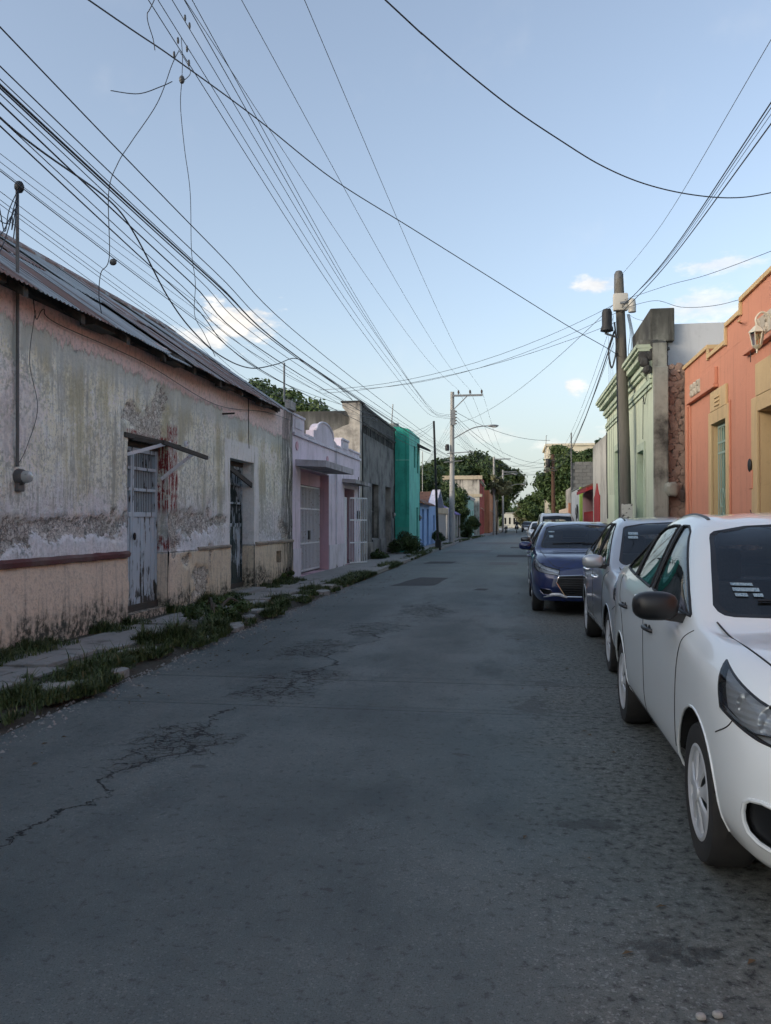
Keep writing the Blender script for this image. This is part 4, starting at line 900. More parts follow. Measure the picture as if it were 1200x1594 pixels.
def barred(y0, y1, z0, z1):
    w = MB().box(XO + .16, XO + .20, y0, y1, z0, z1).build('window', M_GSHUT, hO)
    for k in range(4): MB().box(XO + .145, XO + .158, y0 + .02 + (y1 - y0) * k / 4, y0 - .02 + (y1 - y0) * (k + 1) / 4, z0 + .1, z1 - .45).build('shutter', M_GSHUT, w)
    bars(XO + .08, y0 + .07, y1 - .07, z0, z1, 8, .011, M_GIRON, w, 'window_bar', (z1 - .06, z1 - .36, z1 - .56, z0 + .9))
    for k in range(3):
        cz = z0 + .5 + k * .45; cy = (y0 + y1) / 2
        for sg in (1, -1): MB().tube([(XO + .07, cy + sg * (.03 + .13 * (1 - math.cos(t))), cz + .2 * math.sin(t) * .9) for t in np.linspace(0, math.pi * 1.6, 12)], .009, 5).build('scroll', M_GIRON, w)
barred(15.74, 16.86, .55, 3.36); barred(8.6, 9.8, .55, 3.36)
dO = MB().box(XO + .25, XO + .29, 11.9, 13.76, .14, 3.22).build('door', plaster('brown_door', (.17, .12, .07), (.11, .08, .05), .4, foot=.01), hO)
for k in range(4): MB().box(XO + .235, XO + .249, 11.96 + .46 * k, 12.32 + .46 * k, .3 , 2.5).build('door_panel', plaster('brown_door', (.17, .12, .07), (.1, .08, .05), .4), dO)
bx_ = proud('bell_box', 13.98, 14.16, 2.02, 2.32, .07, M_ORANGE); MB().ell((XO - .075, 14.07, 2.40), .03, .07, .11, 12).build('bell_loop', M_IRON, bx_, True); MB().tube([(XO - .03, 14.0, 2.0), (XO - .03, 13.98, 1.6)], .012, 6).build('bell_cable', M_ORANGE, bx_)
proud('switch_plate', 14.0, 14.1, 2.60, 2.74, .02, M_LATT)
MB().tube([(XO, 14.85, 4.86), (XO - .12, 14.55, 4.82), (XO - .13, 14.4, 4.80)], .014, 6).build('spout', M_OCHRE, hO)
MB().tube([(XO - .1, 13.9, 4.2), (XO - .1, 13.9, 4.02)], .006, 5).build('hook', M_IRON, hO)
wlp = place('wall_lantern', 'white wall lantern on a scrolled bracket above the brown door', 'lantern', (3.6, 12.7, 4.0))
M_LANT = mat('cream_enamel', col=(.62, .58, .46), rough=.4)
MB().box(XO - .10, XO - .08, 12.62, 12.78, 4.02, 4.5, .01).build('bracket', M_LANT, wlp); MB().tube(catmull([(XO - .1, 12.7, 4.42), (XO - .25, 12.7, 4.52), (XO - .34, 12.7, 4.44), (XO - .33, 12.7, 4.34)], 6), .016, 6).build('bracket', M_LANT, wlp, True)
MB().lathe([(.01, .30), (.05, .27), (.115, .20), (.12, .185), (.02, .185)], (XO - .33, 12.7, 4.04), 'z', 6).build('cap', M_LANT, wlp)
MB().lathe([(.095, .183), (.06, .0)], (XO - .33, 12.7, 4.04), 'z', 6).build('lantern_glass', glass_mat('lantern_glass', (.8, .76, .62)), wlp)
for k in range(6):
    t = k * math.pi / 3; MB().tube([(XO - .33 + .1 * math.cos(t), 12.7 + .1 * math.sin(t), 4.22), (XO - .33 + .062 * math.cos(t), 12.7 + .062 * math.sin(t), 4.04)], .009, 5).build('rib', M_LANT, wlp)
MB().lathe([(.07, .0), (.05, -.03), (.015, -.05), (.012, -.11)], (XO - .33, 12.7, 4.04), 'z', 10).build('finial', M_LANT, wlp, True)

# ------------------------------------------------------------------ the pale green house with the heavy cornice
XG = 3.13
hH = place('green_house', 'pale green house with heavy cornice behind the wooden pole', 'house', (6, 24, 0))
M_PG = plaster('celadon_paint', (.52, .575, .44), (.42, .47, .36), .45, foot=.2); M_PG2 = plaster('celadon_trim', (.45, .53, .41), (.26, .30, .23), .6, foot=.01); M_STAIN = plaster('black_concrete', (.27, .28, .25), (.02, .02, .02), 1.0, top=6.0, foot=.1)
M_GDOOR = plaster('green_door', (.10, .27, .21), (.07, .2, .15), .4, foot=.3); M_GREYW = plaster('grey_wall_paint', (.55, .57, .59), (.46, .48, .50), .3, foot=.01)
wall('wall', XG, -1, 19.62, 29.2, -.05, 4.98, [(20.96, 22.03, .14, 3.24, .25), (25.4, 26.8, .14, 3.66, .3)], M_PG, hH, rev=M_PG2)
shell(XG, -1, 20.3, 29.2, 4.9, 7, M_GREYW, hH)
for z0, z1, d in ((4.56, 4.64, .04), (4.66, 4.76, .065), (4.78, 4.82, .045), (5.0, 5.09, .07), (5.09, 5.2, .13), (5.2, 5.27, .10), (5.27, 5.40, .24), (5.40, 5.47, .31), (5.47, 5.56, .36)):
    MB().box(XG - d, XG - .002, 19.75, 29.2 + d * .5, z0, z1 - .002, .012).build('cornice', M_PG2, hH)
MB().box(XG - .30, XG + .3, 19.75, 29.4, 5.562, 5.66).build('coping', M_STAIN, hH); MB().box(XG - .002, XG + .3, 19.63, 29.2, 4.985, 5.56).build('parapet', M_STAIN, hH)
M_MOULD = plaster('black_mould', (.06, .062, .06), (.02, .02, .02), .9, foot=.01)
# crumbling end of the cornice and the stained pier
v = []; f = []
def lump(nm, c, rx, ry, rz, m, par, sd, n=14, amp=.28):
    mb = MB(); mb.ell(c, rx, ry, rz, n, .7)
    mb.v = [tuple(Vector(c) + (Vector(q) - Vector(c)) * (1 + amp * fbm((q[0] * 5 + sd, q[1] * 5, q[2] * 5), 3))) for q in mb.v]
    return mb.build(nm, m, par, True)
for k in range(16): lump('broken_end', (XG - .22 + .5 * RND.random(), 19.70 + .08 * RND.random(), 4.86 + .72 * RND.random() ** .7), RND.uniform(.05, .13), RND.uniform(.04, .09), RND.uniform(.05, .12), M_MOULD, hH, k, 10, .7)
MB().box(XG - .012, XG + .31, 19.50, 19.615, -.02, 5.0, .02).build('pier', M_STAIN, hH)
MB().box(XG + .0, XG + .54, 20.0, 23.0, 5.67, 6.44, .03).build('raised_parapet', M_STAIN, hH)
MB().box(XG + .42, 9.5, 20.2, 20.45, 0, 6.1).build('upper_wall', M_GREYW, hH); MB().box(9.3, 9.5, 20.46, 29, 0, 6.1).build('upper_wall', M_GREYW, hH); MB().box(XG + .56, 9.3, 20.46, 29, 5.8, 5.95).build('upper_roof', M_CONC, hH)
# rubble side wall, stone by stone
sw = MB().box(XG + .30, XO + .6, 19.72, 20.19, 0, 5.06).build('stone_wall', plaster('mortar', (.26, .20, .17), (.09, .07, .06), .8, foot=.01), hH)
M_RUB = mat('rubble_stone', lambda g: dict(col=g.mix(g.noise(g.pos(), 9, 6, .65), g.mix(g.rnd(), (.34, .215, .165), (.50, .37, .29)), g.mix(g.ss(g.noise(g.pos(), .9, 3), .5, .62), (.20, .145, .12), (.03, .028, .028))), rough=.95, normal=g.bump(g.noise(g.pos(), 30, 6, .7), .8, .02)))
protos = []
for k in range(6):
    mb = MB(); mb.ell((0, 0, 0), 1, .35, .8, 8, .55); mb.v = [tuple(Vector(q) * (1 + .34 * fbm((q[0] * 1.3 + k * 7, q[1], q[2] * 1.3), 2))) for q in mb.v]
    protos.append(mb)
meshes = []
for mb in protos:
    o = mb.build('stone', M_RUB, sw); meshes.append(o)
first = list(meshes); used = 0; spots = []
for sz, tries in ((.105, 500), (.08, 900), (.058, 1600), (.042, 1800)):
    for _ in range(tries):
        x = RND.uniform(XG + .36, XO + .10); z = RND.uniform(1.2, 5.02); r = sz * RND.uniform(.8, 1.15)
        if all((x - a) ** 2 + ((z - b) * 1.12) ** 2 > (.80 * (r + q)) ** 2 for a, b, q in spots): spots.append((x, z, r))
for x, z, r in spots[:300]:
    if used < 6: o = first[used]; used += 1
    else: o = RND.choice(first).copy(); COL.objects.link(o)
    o.location = (x, 19.712 + RND.uniform(-.015, .01), z); o.scale = (r * 1.12, .075, r * 1.0); o.rotation_euler = (0, RND.uniform(-3, 3), 0)
lump('stub', (XG + .36, 19.5, 2.22), .14, .22, .16, M_STAIN, hH, 5)
for a, b, t in ((20.96, 22.03, 3.24), (25.4, 26.8, 3.66)):
    d = MB().box(XG + .22, XG + .26, a, b, .14, t).build('door', M_GDOOR, hH)
    for k in range(2): MB().box(XG + .20, XG + .219, a + .05 + (b - a) * k / 2, a - .05 + (b - a) * (k + 1) / 2, .3, t - .2).build('door_leaf', M_GDOOR, d)
    MB().box(XG - .03, XG - .002, a - .16, a - .003, .1, t + .2, .008).build('door_frame', M_PG2, hH); MB().box(XG - .03, XG - .002, b + .003, b + .16, .1, t + .2, .008).build('door_frame', M_PG2, hH); MB().box(XG - .029, XG - .002, a, b, t + .003, t + .2, .008).build('door_frame', M_PG2, hH)
MB().tube(catmull([(XG - .05, 20.3, 5.0), (XG - .06, 20.1, 4.6), (XG - .05, 20.6, 4.3), (XG - .03, 20.9, 4.5), (XG - .03, 21.0, 3.5)], 6), .008, 5).build('cord', M_IRON, hH)
for z, y in ((5.1, 20.2), (4.9, 20.35)): MB().tube([(XG - .1 - .08 * math.sin(t), y + .1 * math.cos(t), z + .1 * math.sin(t)) for t in np.linspace(0, 5.5, 12)], .012, 5).build('bracket_loop', M_PG2, hH)
MB().tube([(XG - .04, 28.9, 4.5), (XG - .04, 28.9, 3.0), (XG - .05, 28.6, 1.6)], .02, 6).build('downpipe', M_IRON, hH)

# ------------------------------------------------------------------ farther along the right
hI = place('white_house', 'stained white wall with a red pointed door beyond the green house', 'house', (6, 32, 0))
M_STW = plaster('stained_white', (.48, .47, .43), (.20, .19, .17), .75, top=4.9, foot=.2); M_REDP = plaster('red_gloss', (.30, .028, .03), (.2, .02, .02), .4, foot=.05); M_PINKW = plaster('dusty_pink', (.48, .30, .32), (.36, .22, .24), .4, foot=.1)
wall('wall', XG + .01, -1, 29.2, 34.4, -.05, 4.5, [(31.6, 33.6, .13, 2.5, .1)], M_STW, hI); shell(XG + .01, -1, 29.21, 34.4, 4.4, 6, M_STW, hI)
dI = MB().prism([(31.6, .13), (33.6, .13), (33.6, 2.45), (33.3, 2.5), (32.6, 2.95), (31.9, 2.5), (31.6, 2.45)], 'x', XG - .03, XG + .02).build('door', M_REDP, hI)
hJ = place('porch_house', 'house with red tiled porch roof and red picket fence', 'house', (6, 37, 0))
MB().box(5.2, 5.4, 34.41, 39.8, 0, 3.4).build('wall', M_WHITE, hJ); MB().box(XG + .1, 9, 39.6, 39.85, 0, 3.0).build('side_wall', M_PINKW, hJ); MB().box(XG - .02, XG + .16, 38.9, 39.15, 0, 2.75).build('post', M_PINKW, hJ)
MB().prism([(XG - .25, 2.72), (XG - .25, 2.86), (5.4, 3.75), (5.4, 3.6)], 'y', 34.45, 39.7).build('porch_roof', M_REDP, hJ)
for k in range(11): MB().tube([(XG - .22, 34.6 + k * .48, 2.89), (5.4, 34.6 + k * .48, 3.80)], .07, 6).build('ridge_tile', M_TILE, hJ)
fb = MB().prism([(34.6, .3), (34.74, .3), (34.74, 1.72), (34.67, 1.92), (34.6, 1.72)], 'x', XG + .0, XG + .03).build('picket', M_REDP, hJ); rep(fb, [(0, .225 * i, .0) for i in range(1, 19)])
for z in (.55, 1.35): MB().box(XG + .032, XG + .07, 34.5, 38.9, z, z + .09).build('fence_rail', M_REDP, hJ)
MB().box(XG, XG + .15, 34.45, 38.9, 0, .28).build('fence_base', M_WHITE, hJ)
MB().box(5.0, 5.3, 34.5, 40, 3.8, 5.0).build('upper_wall', M_CREAM, hJ)
for y in (35.2, 37.2, 39.2): MB().box(4.96, 4.998, y, y + .16, 3.8, 5.05).build('upper_post', M_REDP, hJ)
hK = place('gate_wall', 'white street wall with lime green pilaster and base', 'wall', (3.3, 44, 0))
M_LIME = plaster('lime_paint', (.40, .58, .12), (.3, .42, .1), .4, foot=.05)
MB().box(XG, XG + .2, 41.0, 47.0, 0, 3.1).build('panel', M_WHITE, hK); MB().box(XG - .04, XG + .24, 40.3, 41.0, 0, 3.12).build('pilaster', M_LIME, hK); MB().box(XG - .03, XG - .002, 41.01, 46.9, 0, 1.4).build('base', M_LIME, hK); MB().box(XG - .02, XG + .3, 40.2, 47.1, 3.121, 3.2).build('coping', M_STAIN, hK)
MB().box(XG + .1, XG + .14, 39.86, 40.28, 0, 2.9).build('side_gate', M_IRON, hK)
for k, (yy, zz) in enumerate(((42.0, 1.9), (42.7, 2.0), (43.3, 1.85))): MB().tube([(XG - .004, yy + .28 * math.cos(t) * (1 + .2 * k), zz + .35 * math.sin(t * (1.5 + k * .5))) for t in np.linspace(0, 5.6, 26)], .022, 4).build('graffiti', M_IRON, hK)
hL = place('block_wall', 'unpainted concrete block wall standing above the lime green gate wall', 'wall', (3.8, 47.2, 0))
M_BLK = mat('concrete_block', lambda g: dict(col=g.mix(g.noise(g.pos(), 5, 7, .65), g.mix(g.rnd(), (.25, .245, .225), (.33, .32, .29)), (.17, .16, .145)), rough=.95, normal=g.bump(g.noise(g.pos(), 60, 4), .5, .01)))
MB().box(XG + .02, 5.6, 47.13, 47.3, 0, 4.74).build('mortar_bed', plaster('mortar_grey', (.17, .165, .15), (.1, .1, .09), .7), hL)
fb = MB().box(0, .40, 47.10, 47.31, 0, .19, .008).build('block', M_BLK, hL); k = 0
for r in range(24):
    for c in range(6):
        o = fb if k == 0 else fb.copy()
        if k: COL.objects.link(o)
        k += 1; o.location = (XG + .01 + c * .415 + (.2 if r % 2 else 0), RND.uniform(-.004, .004), .0 + r * .2)
MB().tube([(XG + .0, 47.05, 0), (XG + .0, 47.05, 6.4)], .04, 6).build('downpipe', M_CONDUIT, hL)
hM = place('cream_wall', 'low cream garden wall ending in an orange post on the right', 'wall', (3.2, 54, 0))
MB().box(XG, XG + .2, 49.0, 60, 0, 2.3).build('panel', plaster('peach_wall', (.55, .43, .33), (.4, .3, .24), .4), hM); MB().box(XG - .06, XG + .26, 48.3, 48.98, 0, 2.55).build('post', M_ORANGE2, hM); MB().box(XG + .3, XG + .5, 47.4, 57, 2.0, 3.6).build('rear_wall', M_GREY2, hM)
hN = place('tall_cream_building', 'tall cream building lit above the trees at the right end', 'building', (9, 124, 0))
M_SUNC = plaster('pale_cream', (.66, .60, .46), (.5, .45, .34), .3, foot=.1)
MB().box(4.6, 13, 118, 130, 0, 12.0).build('wall', M_SUNC, hN); MB().box(4.4, 6.4, 117.7, 118, 7.2, 9.2).build('balcony', M_STONE, hN); MB().box(4.3, 13.2, 117.8, 130, 12.0, 12.3).build('roof', M_SUNC, hN)
for x in (5.6, 8.0, 10.4):
    for z in (3, 6, 9.4): MB().box(x, x + 1.0, 117.9, 117.99, z, z + 1.6).build('window', M_DARK, hN)
M_FARW = plaster('far_white', (.58, .56, .50), (.4, .38, .33), .4, foot=.1)
def far_box(name, label, x0, x1, y0, y1, z, m, wins):
    h = place(name, label, 'house', ((x0 + x1) / 2, y0, 0)); MB().box(x0, x1, y0, y1, 0, z).build('wall', m, h); MB().box(x0 - .15, x1 + .15, y0 - .15, y1, z + .002, z + .2).build('roof', M_CONC, h)
    for i in range(wins): MB().box(x0 + (x1 - x0) * (i + .3) / wins, x0 + (x1 - x0) * (i + .7) / wins, y0 - .03, y0 - .004, .9, min(2.4, z - .4)).build('window', M_DARK, h)
far_box('far_white_house', 'small white house closing the view at the street end', -2.5, 2.6, 196, 206, 3.4, M_FARW, 5)
far_box('far_yellow_house', 'small yellowish house far off at the right of the street end', 6.2, 13, 95, 112, 3.8, M_SUNC, 3)
far_box('far_peach_house', 'peach house partly behind the trees on the far right', 4.9, 9, 62, 74, 3.2, M_ORANGE2, 2)

# ------------------------------------------------------------------ poles
M_CPOLE = dirty('concrete_pole', (.36, .355, .34), (.14, .135, .13), .6, 2.0, bump=.3)
M_WPOLE = mat('wooden_pole', lambda g: dict(col=g.mix(g.noise(g.vm('MULTIPLY', g.pos(), (9, 9, .5)), 1, 7, .65), (.055, .05, .043), (.19, .178, .155)), rough=.95, normal=g.bump(g.noise(g.vm('MULTIPLY', g.pos(), (22, 22, 1.2)), 1, 6), .7, .02)))
M_STEEL = mat('galvanised', lambda g: dict(col=g.mix(g.noise(g.pos(), 8, 5), (.28, .29, .30), (.16, .165, .17)), rough=.5, metal=.5)); M_PORC = mat('porcelain', col=(.10, .075, .06), rough=.25); M_WIRE = mat('cable_sheath', col=(.018, .024, .034), rough=.55); M_WIREG = mat('grey_wire', col=(.07, .075, .08), rough=.5, metal=.3)
def street_lamp(x, y, z, parent, L=2.2):
    MB().tube(catmull([(x, y, z - .75), (x + L * .5, y - .05, z - .15), (x + L * .8, y - .1, z), (x + L, y - .1, z + .02)], 6), .035, 7).build('lamp_arm', M_STEEL, parent, True)
    h = MB().ell((x + L + .32, y - .1, z + .02), .38, .13, .085, 14).build('lamp_head', M_STEEL, parent, True)
    MB().ell((x + L + .40, y - .1, z - .04), .22, .10, .06, 12).build('lamp_lens', mat('lamp_lens', col=(.6, .6, .58), rough=.2), h, True)
cp = place('concrete_pole', 'grey concrete power pole with crossarm and street lamp on the left kerb', 'pole', (-4, 54.4, 0))
MB().tube([(-4.0, 54.4, -.1), (-3.98, 54.4, 5), (-3.96, 54.4, 9.95)], [.19, .155, .125], 12).build('shaft', M_CPOLE, cp, True)
MB().box(-3.98, -1.98, 54.2, 54.31, 9.62, 9.74).build('crossarm', M_STEEL, cp); MB().bar((-3.9, 54.24, 8.75), (-3.0, 54.24, 9.62), .04, .06).build('brace', M_STEEL, cp)
for x in (-3.55, -2.80, -2.05): MB().lathe([(.03, 9.74), (.03, 9.80), (.075, 9.83), (.05, 9.87), (.08, 9.91), (.05, 9.96), (.06, 10.0), (.02, 10.03)], (x, 54.25, 0), 'z', 10).build('insulator', M_PORC, cp, True)
street_lamp(-3.85, 54.3, 7.65, cp)
MB().box(-4.05, -3.75, 54.12, 54.24, 7.75, 8.75).build('wire_rack', M_STEEL, cp)
for z in (7.85, 8.05, 8.25, 8.45, 8.65): MB().ell((-3.70, 54.15, z), .06, .06, .05, 8).build('spool', M_PORC, cp)
MB().bar((-4.3, 54.2, 5.92), (-2.6, 54.2, 6.02), .06, .06).build('lower_arm', M_STEEL, cp); MB().lathe([(.12, 0), (.14, .1), (.14, .3), (.10, .42)], (-4.28, 54.2, 6.1), 'z', 12).build('splice_case', M_IRON, cp, True); MB().bar((-4.5, 54.2, 5.35), (-3.3, 54.2, 5.45), .05, .05).build('lower_arm', M_STEEL, cp)
bp = place('black_pole', 'slim black steel pole in front of the blue house', 'pole', (-4, 42.6, 0))
MB().tube([(-3.92, 43.6, -.1), (-3.98, 43.2, 3), (-4.05, 42.6, 6.65)], [.075, .065, .055], 10).build('shaft', M_IRON, bp, True); MB().box(-4.07, -3.77, 43.45, 43.75, -.05, .55, .02).build('base', M_IRON, bp); MB().bar((-4.0, 43.1, 3.35), (-3.75, 43.1, 3.35), .04, .05).build('peg', M_IRON, bp)
wpole = place('wooden_pole', 'weathered wooden utility pole in front of the pale green house', 'pole', (2.8, 22.2, 0))
MB().tube([(2.84, 22.0, -.1), (2.83, 22.2, 3), (2.80, 22.5, 6), (2.76, 22.75, 8.05)], [.145, .14, .125, .115], 12).build('shaft', M_WPOLE, wpole, True)
MB().lathe([(.12, 0), (.125, .02), (.12, .5), (.08, .58), (.02, .6)], (2.755, 22.74, 7.55), 'z', 14).build('pole_cap', M_CONDUIT, wpole, True)
MB().box(2.58, 2.96, 22.42, 22.62, 7.02, 7.48, .05).build('junction_box', mat('cream_box', col=(.50, .48, .43), rough=.5), wpole, True)
MB().lathe([(.02, .62), (.10, .60), (.13, .52), (.13, .18), (.16, .1), (.17, .04), (.05, 0)], (2.40, 22.3, 6.42), 'z', 16).build('splice_case', M_IRON, wpole, True)
MB().bar((2.36, 22.4, 6.42), (2.75, 22.5, 6.30), .05, .04).build('bracket', M_STEEL, wpole); MB().bar((2.75, 22.4, 7.2), (3.1, 22.4, 7.25), .05, .05).build('bracket', M_STEEL, wpole)
MB().lathe([(.02, .36), (.08, .33), (.10, .2), (.10, .0)], (3.05, 22.4, 6.95), 'z', 12).build('splice_case', mat('cream_box', col=(.5, .48, .43)), wpole, True)
MB().tube(catmull([(2.62, 22.4, 6.5), (2.45, 22.35, 6.0), (2.52, 22.35, 5.5), (2.64, 22.38, 6.0), (2.60, 22.38, 6.7)], 8), .022, 6).build('cable_coil', M_WIRE, wpole, True)
for k in range(4): MB().tube(catmull([(2.92 + .02 * k, 22.4, 6.9), (3.0 + .04 * k, 22.4, 6.4 - .1 * k), (2.94 + .05 * k, 22.35, 5.9 - .2 * k), (3.02 + .03 * k, 22.35, 5.5 - .25 * k)], 5), .008, 4).build('loose_wire', M_WIRE, wpole)
MB().tube([(2.68, 22.05, .4), (2.68, 22.3, 3), (2.66, 22.5, 6.3)], .018, 6).build('down_cable', M_WIRE, wpole); MB().box(2.70, 2.97, 21.83, 21.90, 1.55, 1.95, .01).build('notice', mat('notice_board', lambda g: dict(col=g.mix(g.ss(g.noise(g.vm('MULTIPLY', g.pos(), (6, 6, 12)), 1, 3), .55, .6), (.58, .56, .52), (.10, .09, .09)), rough=.7)), wpole)
brp = place('brown_pole', 'brown wooden pole with a tangle of fittings on the far right', 'pole', (3, 64, 0))
MB().tube([(2.95, 64, -.1), (2.9, 64, 6.6)], [.17, .13], 10).build('shaft', mat('brown_wood', col=(.085, .045, .028), rough=.9), brp, True); MB().bar((2.2, 63.9, 5.3), (3.2, 63.9, 5.35), .1, .12).build('crossarm', M_WOOD, brp); MB().bar((2.5, 63.9, 6.1), (3.1, 63.9, 6.1), .1, .1).build('crossarm', M_WOOD, brp)
MB().lathe([(.12, 0), (.15, .05), (.15, .5), (.1, .6)], (2.55, 63.8, 5.6), 'z', 12).build('splice_case', M_IRON, brp, True); MB().tube([(2.35, 63.9, 5.4), (2.40, 63.9, 7.9), (2.46, 63.9, 8.0)], .03, 6).build('mast', M_STEEL, brp)
for nm, lab, x, y, h, L in (('far_concrete_pole', 'pale concrete pole with street lamp just past the red house', -2.25, 96, 8.9, 2.0), ('far_concrete_pole', 'farthest concrete pole with street lamp under the big tree', -1.5, 116, 8.6, 2.4)):
    q = place(nm, lab, 'pole', (x, y, 0), 'poles along the left kerb'); MB().tube([(x, y, -.1), (x, y, h)], [.17, .12], 10).build('shaft', M_CPOLE, q, True); MB().box(x, x + 1.9, y - .15, y - .05, h - .35, h - .23).build('crossarm', M_STEEL, q); street_lamp(x, y, h - 2.0, q, L)
for k, (x, y, h) in enumerate(((-6.6, 47.0, 5.5), (-6.1, 48.5, 6.2), (-6.4, 51.0, 5.2), (-6.2, 57.0, 6.3))):
    tag(MB().tube([(x, y, 2.6), (x, y, h)], .03, 6).build('antenna_mast', M_STEEL), ['short leftmost', 'second', 'third', 'tall rightmost'][k] + ' thin metal mast on the roofs behind the black pole', 'mast', 'masts behind the black pole')
tag(MB().tube([(-5.7, 38.7, 5.6), (-5.6, 38.7, 7.0)], .025, 6).build('roof_mast', M_STEEL), 'thin bent mast on the teal house roof', 'mast')
tag(MB().tube([(-5.5, 19.6, 4.4), (-5.5, 19.6, 5.35)], .025, 6).build('roof_pipe', M_STEEL), 'short pipe above the junction of weathered and lilac houses', 'pipe')

# ------------------------------------------------------------------ overhead wires
_f = Vector((-math.sin(YAW) * math.cos(PIT), math.cos(YAW) * math.cos(PIT), math.sin(PIT))); _r = Vector((math.cos(YAW), math.sin(YAW), 0)); _u = _r.cross(_f)
def W(u, v, X=None, Y=None):
    """a point of the place: seen at (u,v) of the photograph, standing in the vertical plane x=X or y=Y"""
    d = _f + _r * ((u - 600) / FPX) + _u * ((797 - v) / FPX); t = (X / d.x) if X is not None else (Y / d.y)
    return Vector((0, 0, EYE)) + d * t
ORD = ['topmost', 'second', 'third', 'fourth', 'fifth', 'sixth', 'seventh', 'eighth', 'lowest']
def wire(pts, r, name, label, group=None, m=None, back=0.0, n=8):
    r = r * .64
    pts = [Vector(p) for p in pts]
    if back: d = (pts[0] - pts[1]).normalized(); pts = [pts[0] + d * back + Vector((0, 0, .01 * back))] + pts
    o = MB().tube(catmull(pts, n) if len(pts) > 2 else pts, r, 5).build(name, m or M_WIRE)
    for f in o.data.polygons: f.use_smooth = True
    return tag(o, label, 'cable' if r > .009 else 'wire', group)
def span(a, b, sag, r, name, label, group=None, m=None, back=0.0, n=14):
    a, b = Vector(a), Vector(b); return wire([a.lerp(b, t) - Vector((0, 0, 4 * sag * t * (1 - t))) for t in np.linspace(0, 1, n)], r, name, label, group, m, back, 1)
CPT = lambda z, x=-3.7: (x, 54.15, z)
# thick bundle along the left pavement
Lb, gb = 'thick black cable in the bundle above the weathered house roof', 'cable bundle over the left pavement'
for k_, (u0, v0, u1, v1, z, r, X) in enumerate(((0, 42, 478, 532, 6.0, .011, -4.15), (0, 103, 470, 548, 5.9, .010, -4.2), (0, 123, 470, 560, 5.85, .008, -4.25), (0, 132, 472, 562, 5.6, .018, -4.2), (0, 137, 460, 556, 5.55, .012, -4.2), (0, 146, 440, 552, 5.5, .008, -4.3), (0, 160, 430, 560, 5.4, .013, -4.35), (0, 184, 420, 566, 5.35, .008, -4.4), (0, 196, 430, 590, 5.3, .012, -4.45))):
    a, b = W(u0, v0, X), W(u1, v1, X); c = Vector(CPT(z, -3.9)); wire([a, a.lerp(b, .5) - Vector((0, 0, .03)), b, b.lerp(c, .5) - Vector((0, 0, .10)), c], r, 'overhead_cable', ORD[k_] + ' black cable of the bundle passing above the weathered house roof', gb, back=9)
Ls, gs = 'thin service wire running low above the corrugated roof', 'thin wires over the corrugated roof'
for k_, (v0, u1, v1, dz) in enumerate(((239, 470, 590, 0), (252, 455, 590, .0), (263, 450, 600, .0), (266, 440, 596, 0), (298, 430, 612, 0), (311, 420, 612, 0), (318, 410, 610, 0), (334, 395, 612, 0))):
    a, b = W(0, v0, -5.25), W(u1, v1, -5.3); wire([a, a.lerp(b, .5) - Vector((0, 0, .04)), b, (-5.35, 29.6 + v0 * .01, 5.72 - .002 * (v0 - 230))], .0055 if v0 != 266 else .009, 'service_wire', ORD[k_ if k_ < 7 else 8] + ' thin grey wire running low above the corrugated roof', gs, M_WIREG, back=8)
# upper telecom set converging on the black pole
Lu, gu = 'dark telephone cable running from overhead to the black pole', 'telephone cables over the left lane'
top = (-4.05, 42.6, 6.75)
for k_, (u0, r, tu, tv) in enumerate(((231, .010, 660, 638), (246, .009, 664, 634), (268, .009, 668, 632), (287, .010, 667, 634), (299, .009, 672, 640))):
    a = W(u0, 0, -4.35 + (u0 - 260) * .006); b = W(tu, tv, None, 42.0); m_ = a.lerp(b, .42) - Vector((0, 0, .42)); wire([a, m_, b, b.lerp(Vector(CPT(8.0 + (u0 % 5) * .12)), .5) - Vector((0, 0, .15)), CPT(8.0 + (u0 % 5) * .14)], r, 'telephone_cable', ['leftmost', 'second', 'middle', 'fourth', 'rightmost'][k_] + ' telephone cable in the fan running overhead to the black pole', gu, back=8)
# three power conductors to the crossarm
for (u0, X0), xi, w_ in (((288, -4.7), -3.55, 'inner'), ((376, -3.95), -2.80, 'middle'), ((474, -3.0), -2.05, 'outer')):
    a = W(u0, 0, X0); b = Vector((xi, 54.25, 10.03)); wire([a, a.lerp(b, .33) - Vector((0, 0, .55)), a.lerp(b, .66) - Vector((0, 0, .62)), b], .009, 'power_line', w_ + ' power conductor strung to the crossarm of the concrete pole', 'power conductors', M_WIREG, back=8)
    wire([b, b.lerp(Vector((-1.7 + (xi + 3.5) * .5, 96, 8.95)), .5) - Vector((0, 0, .7)), (-1.9 + (xi + 3.5) * .6, 96, 8.75)], .012, 'power_line', 'power conductor running on from the concrete pole to the far poles', 'power conductors beyond the concrete pole', M_WIREG)
# single cables that cross the street
wire([W(138, 0, None, 7.8), W(270, 90, None, 9.3), W(400, 185, None, 11.2), W(520, 280, None, 13.4), W(640, 355, None, 15.8), W(760, 430, None, 18.0), W(880, 505, None, 20.5), W(962, 553, None, 22.3), W(1000, 590, None, 24)], .014, 'crossing_cable', 'long dark cable crossing diagonally from upper left to the wooden pole', back=6)
wire([W(600, 0, None, 8.6), W(660, 55, None, 9.2), W(730, 115, None, 10.0), W(800, 170, None, 10.8), W(870, 217, None, 11.5), W(935, 257, None, 12.2), W(1000, 285, None, 12.8), W(1070, 302, None, 13.3), W(1140, 308, None, 13.8), W(1200, 300, None, 14.3), W(1300, 275, None, 15)], .015, 'sagging_cable', 'thick twisted cable sagging across the upper right sky', back=6)
Lr, gr_ = 'heavy cable rising from the wooden pole to the upper right', 'cables along the right kerb'
PT = Vector((2.8, 22.6, 7.1))
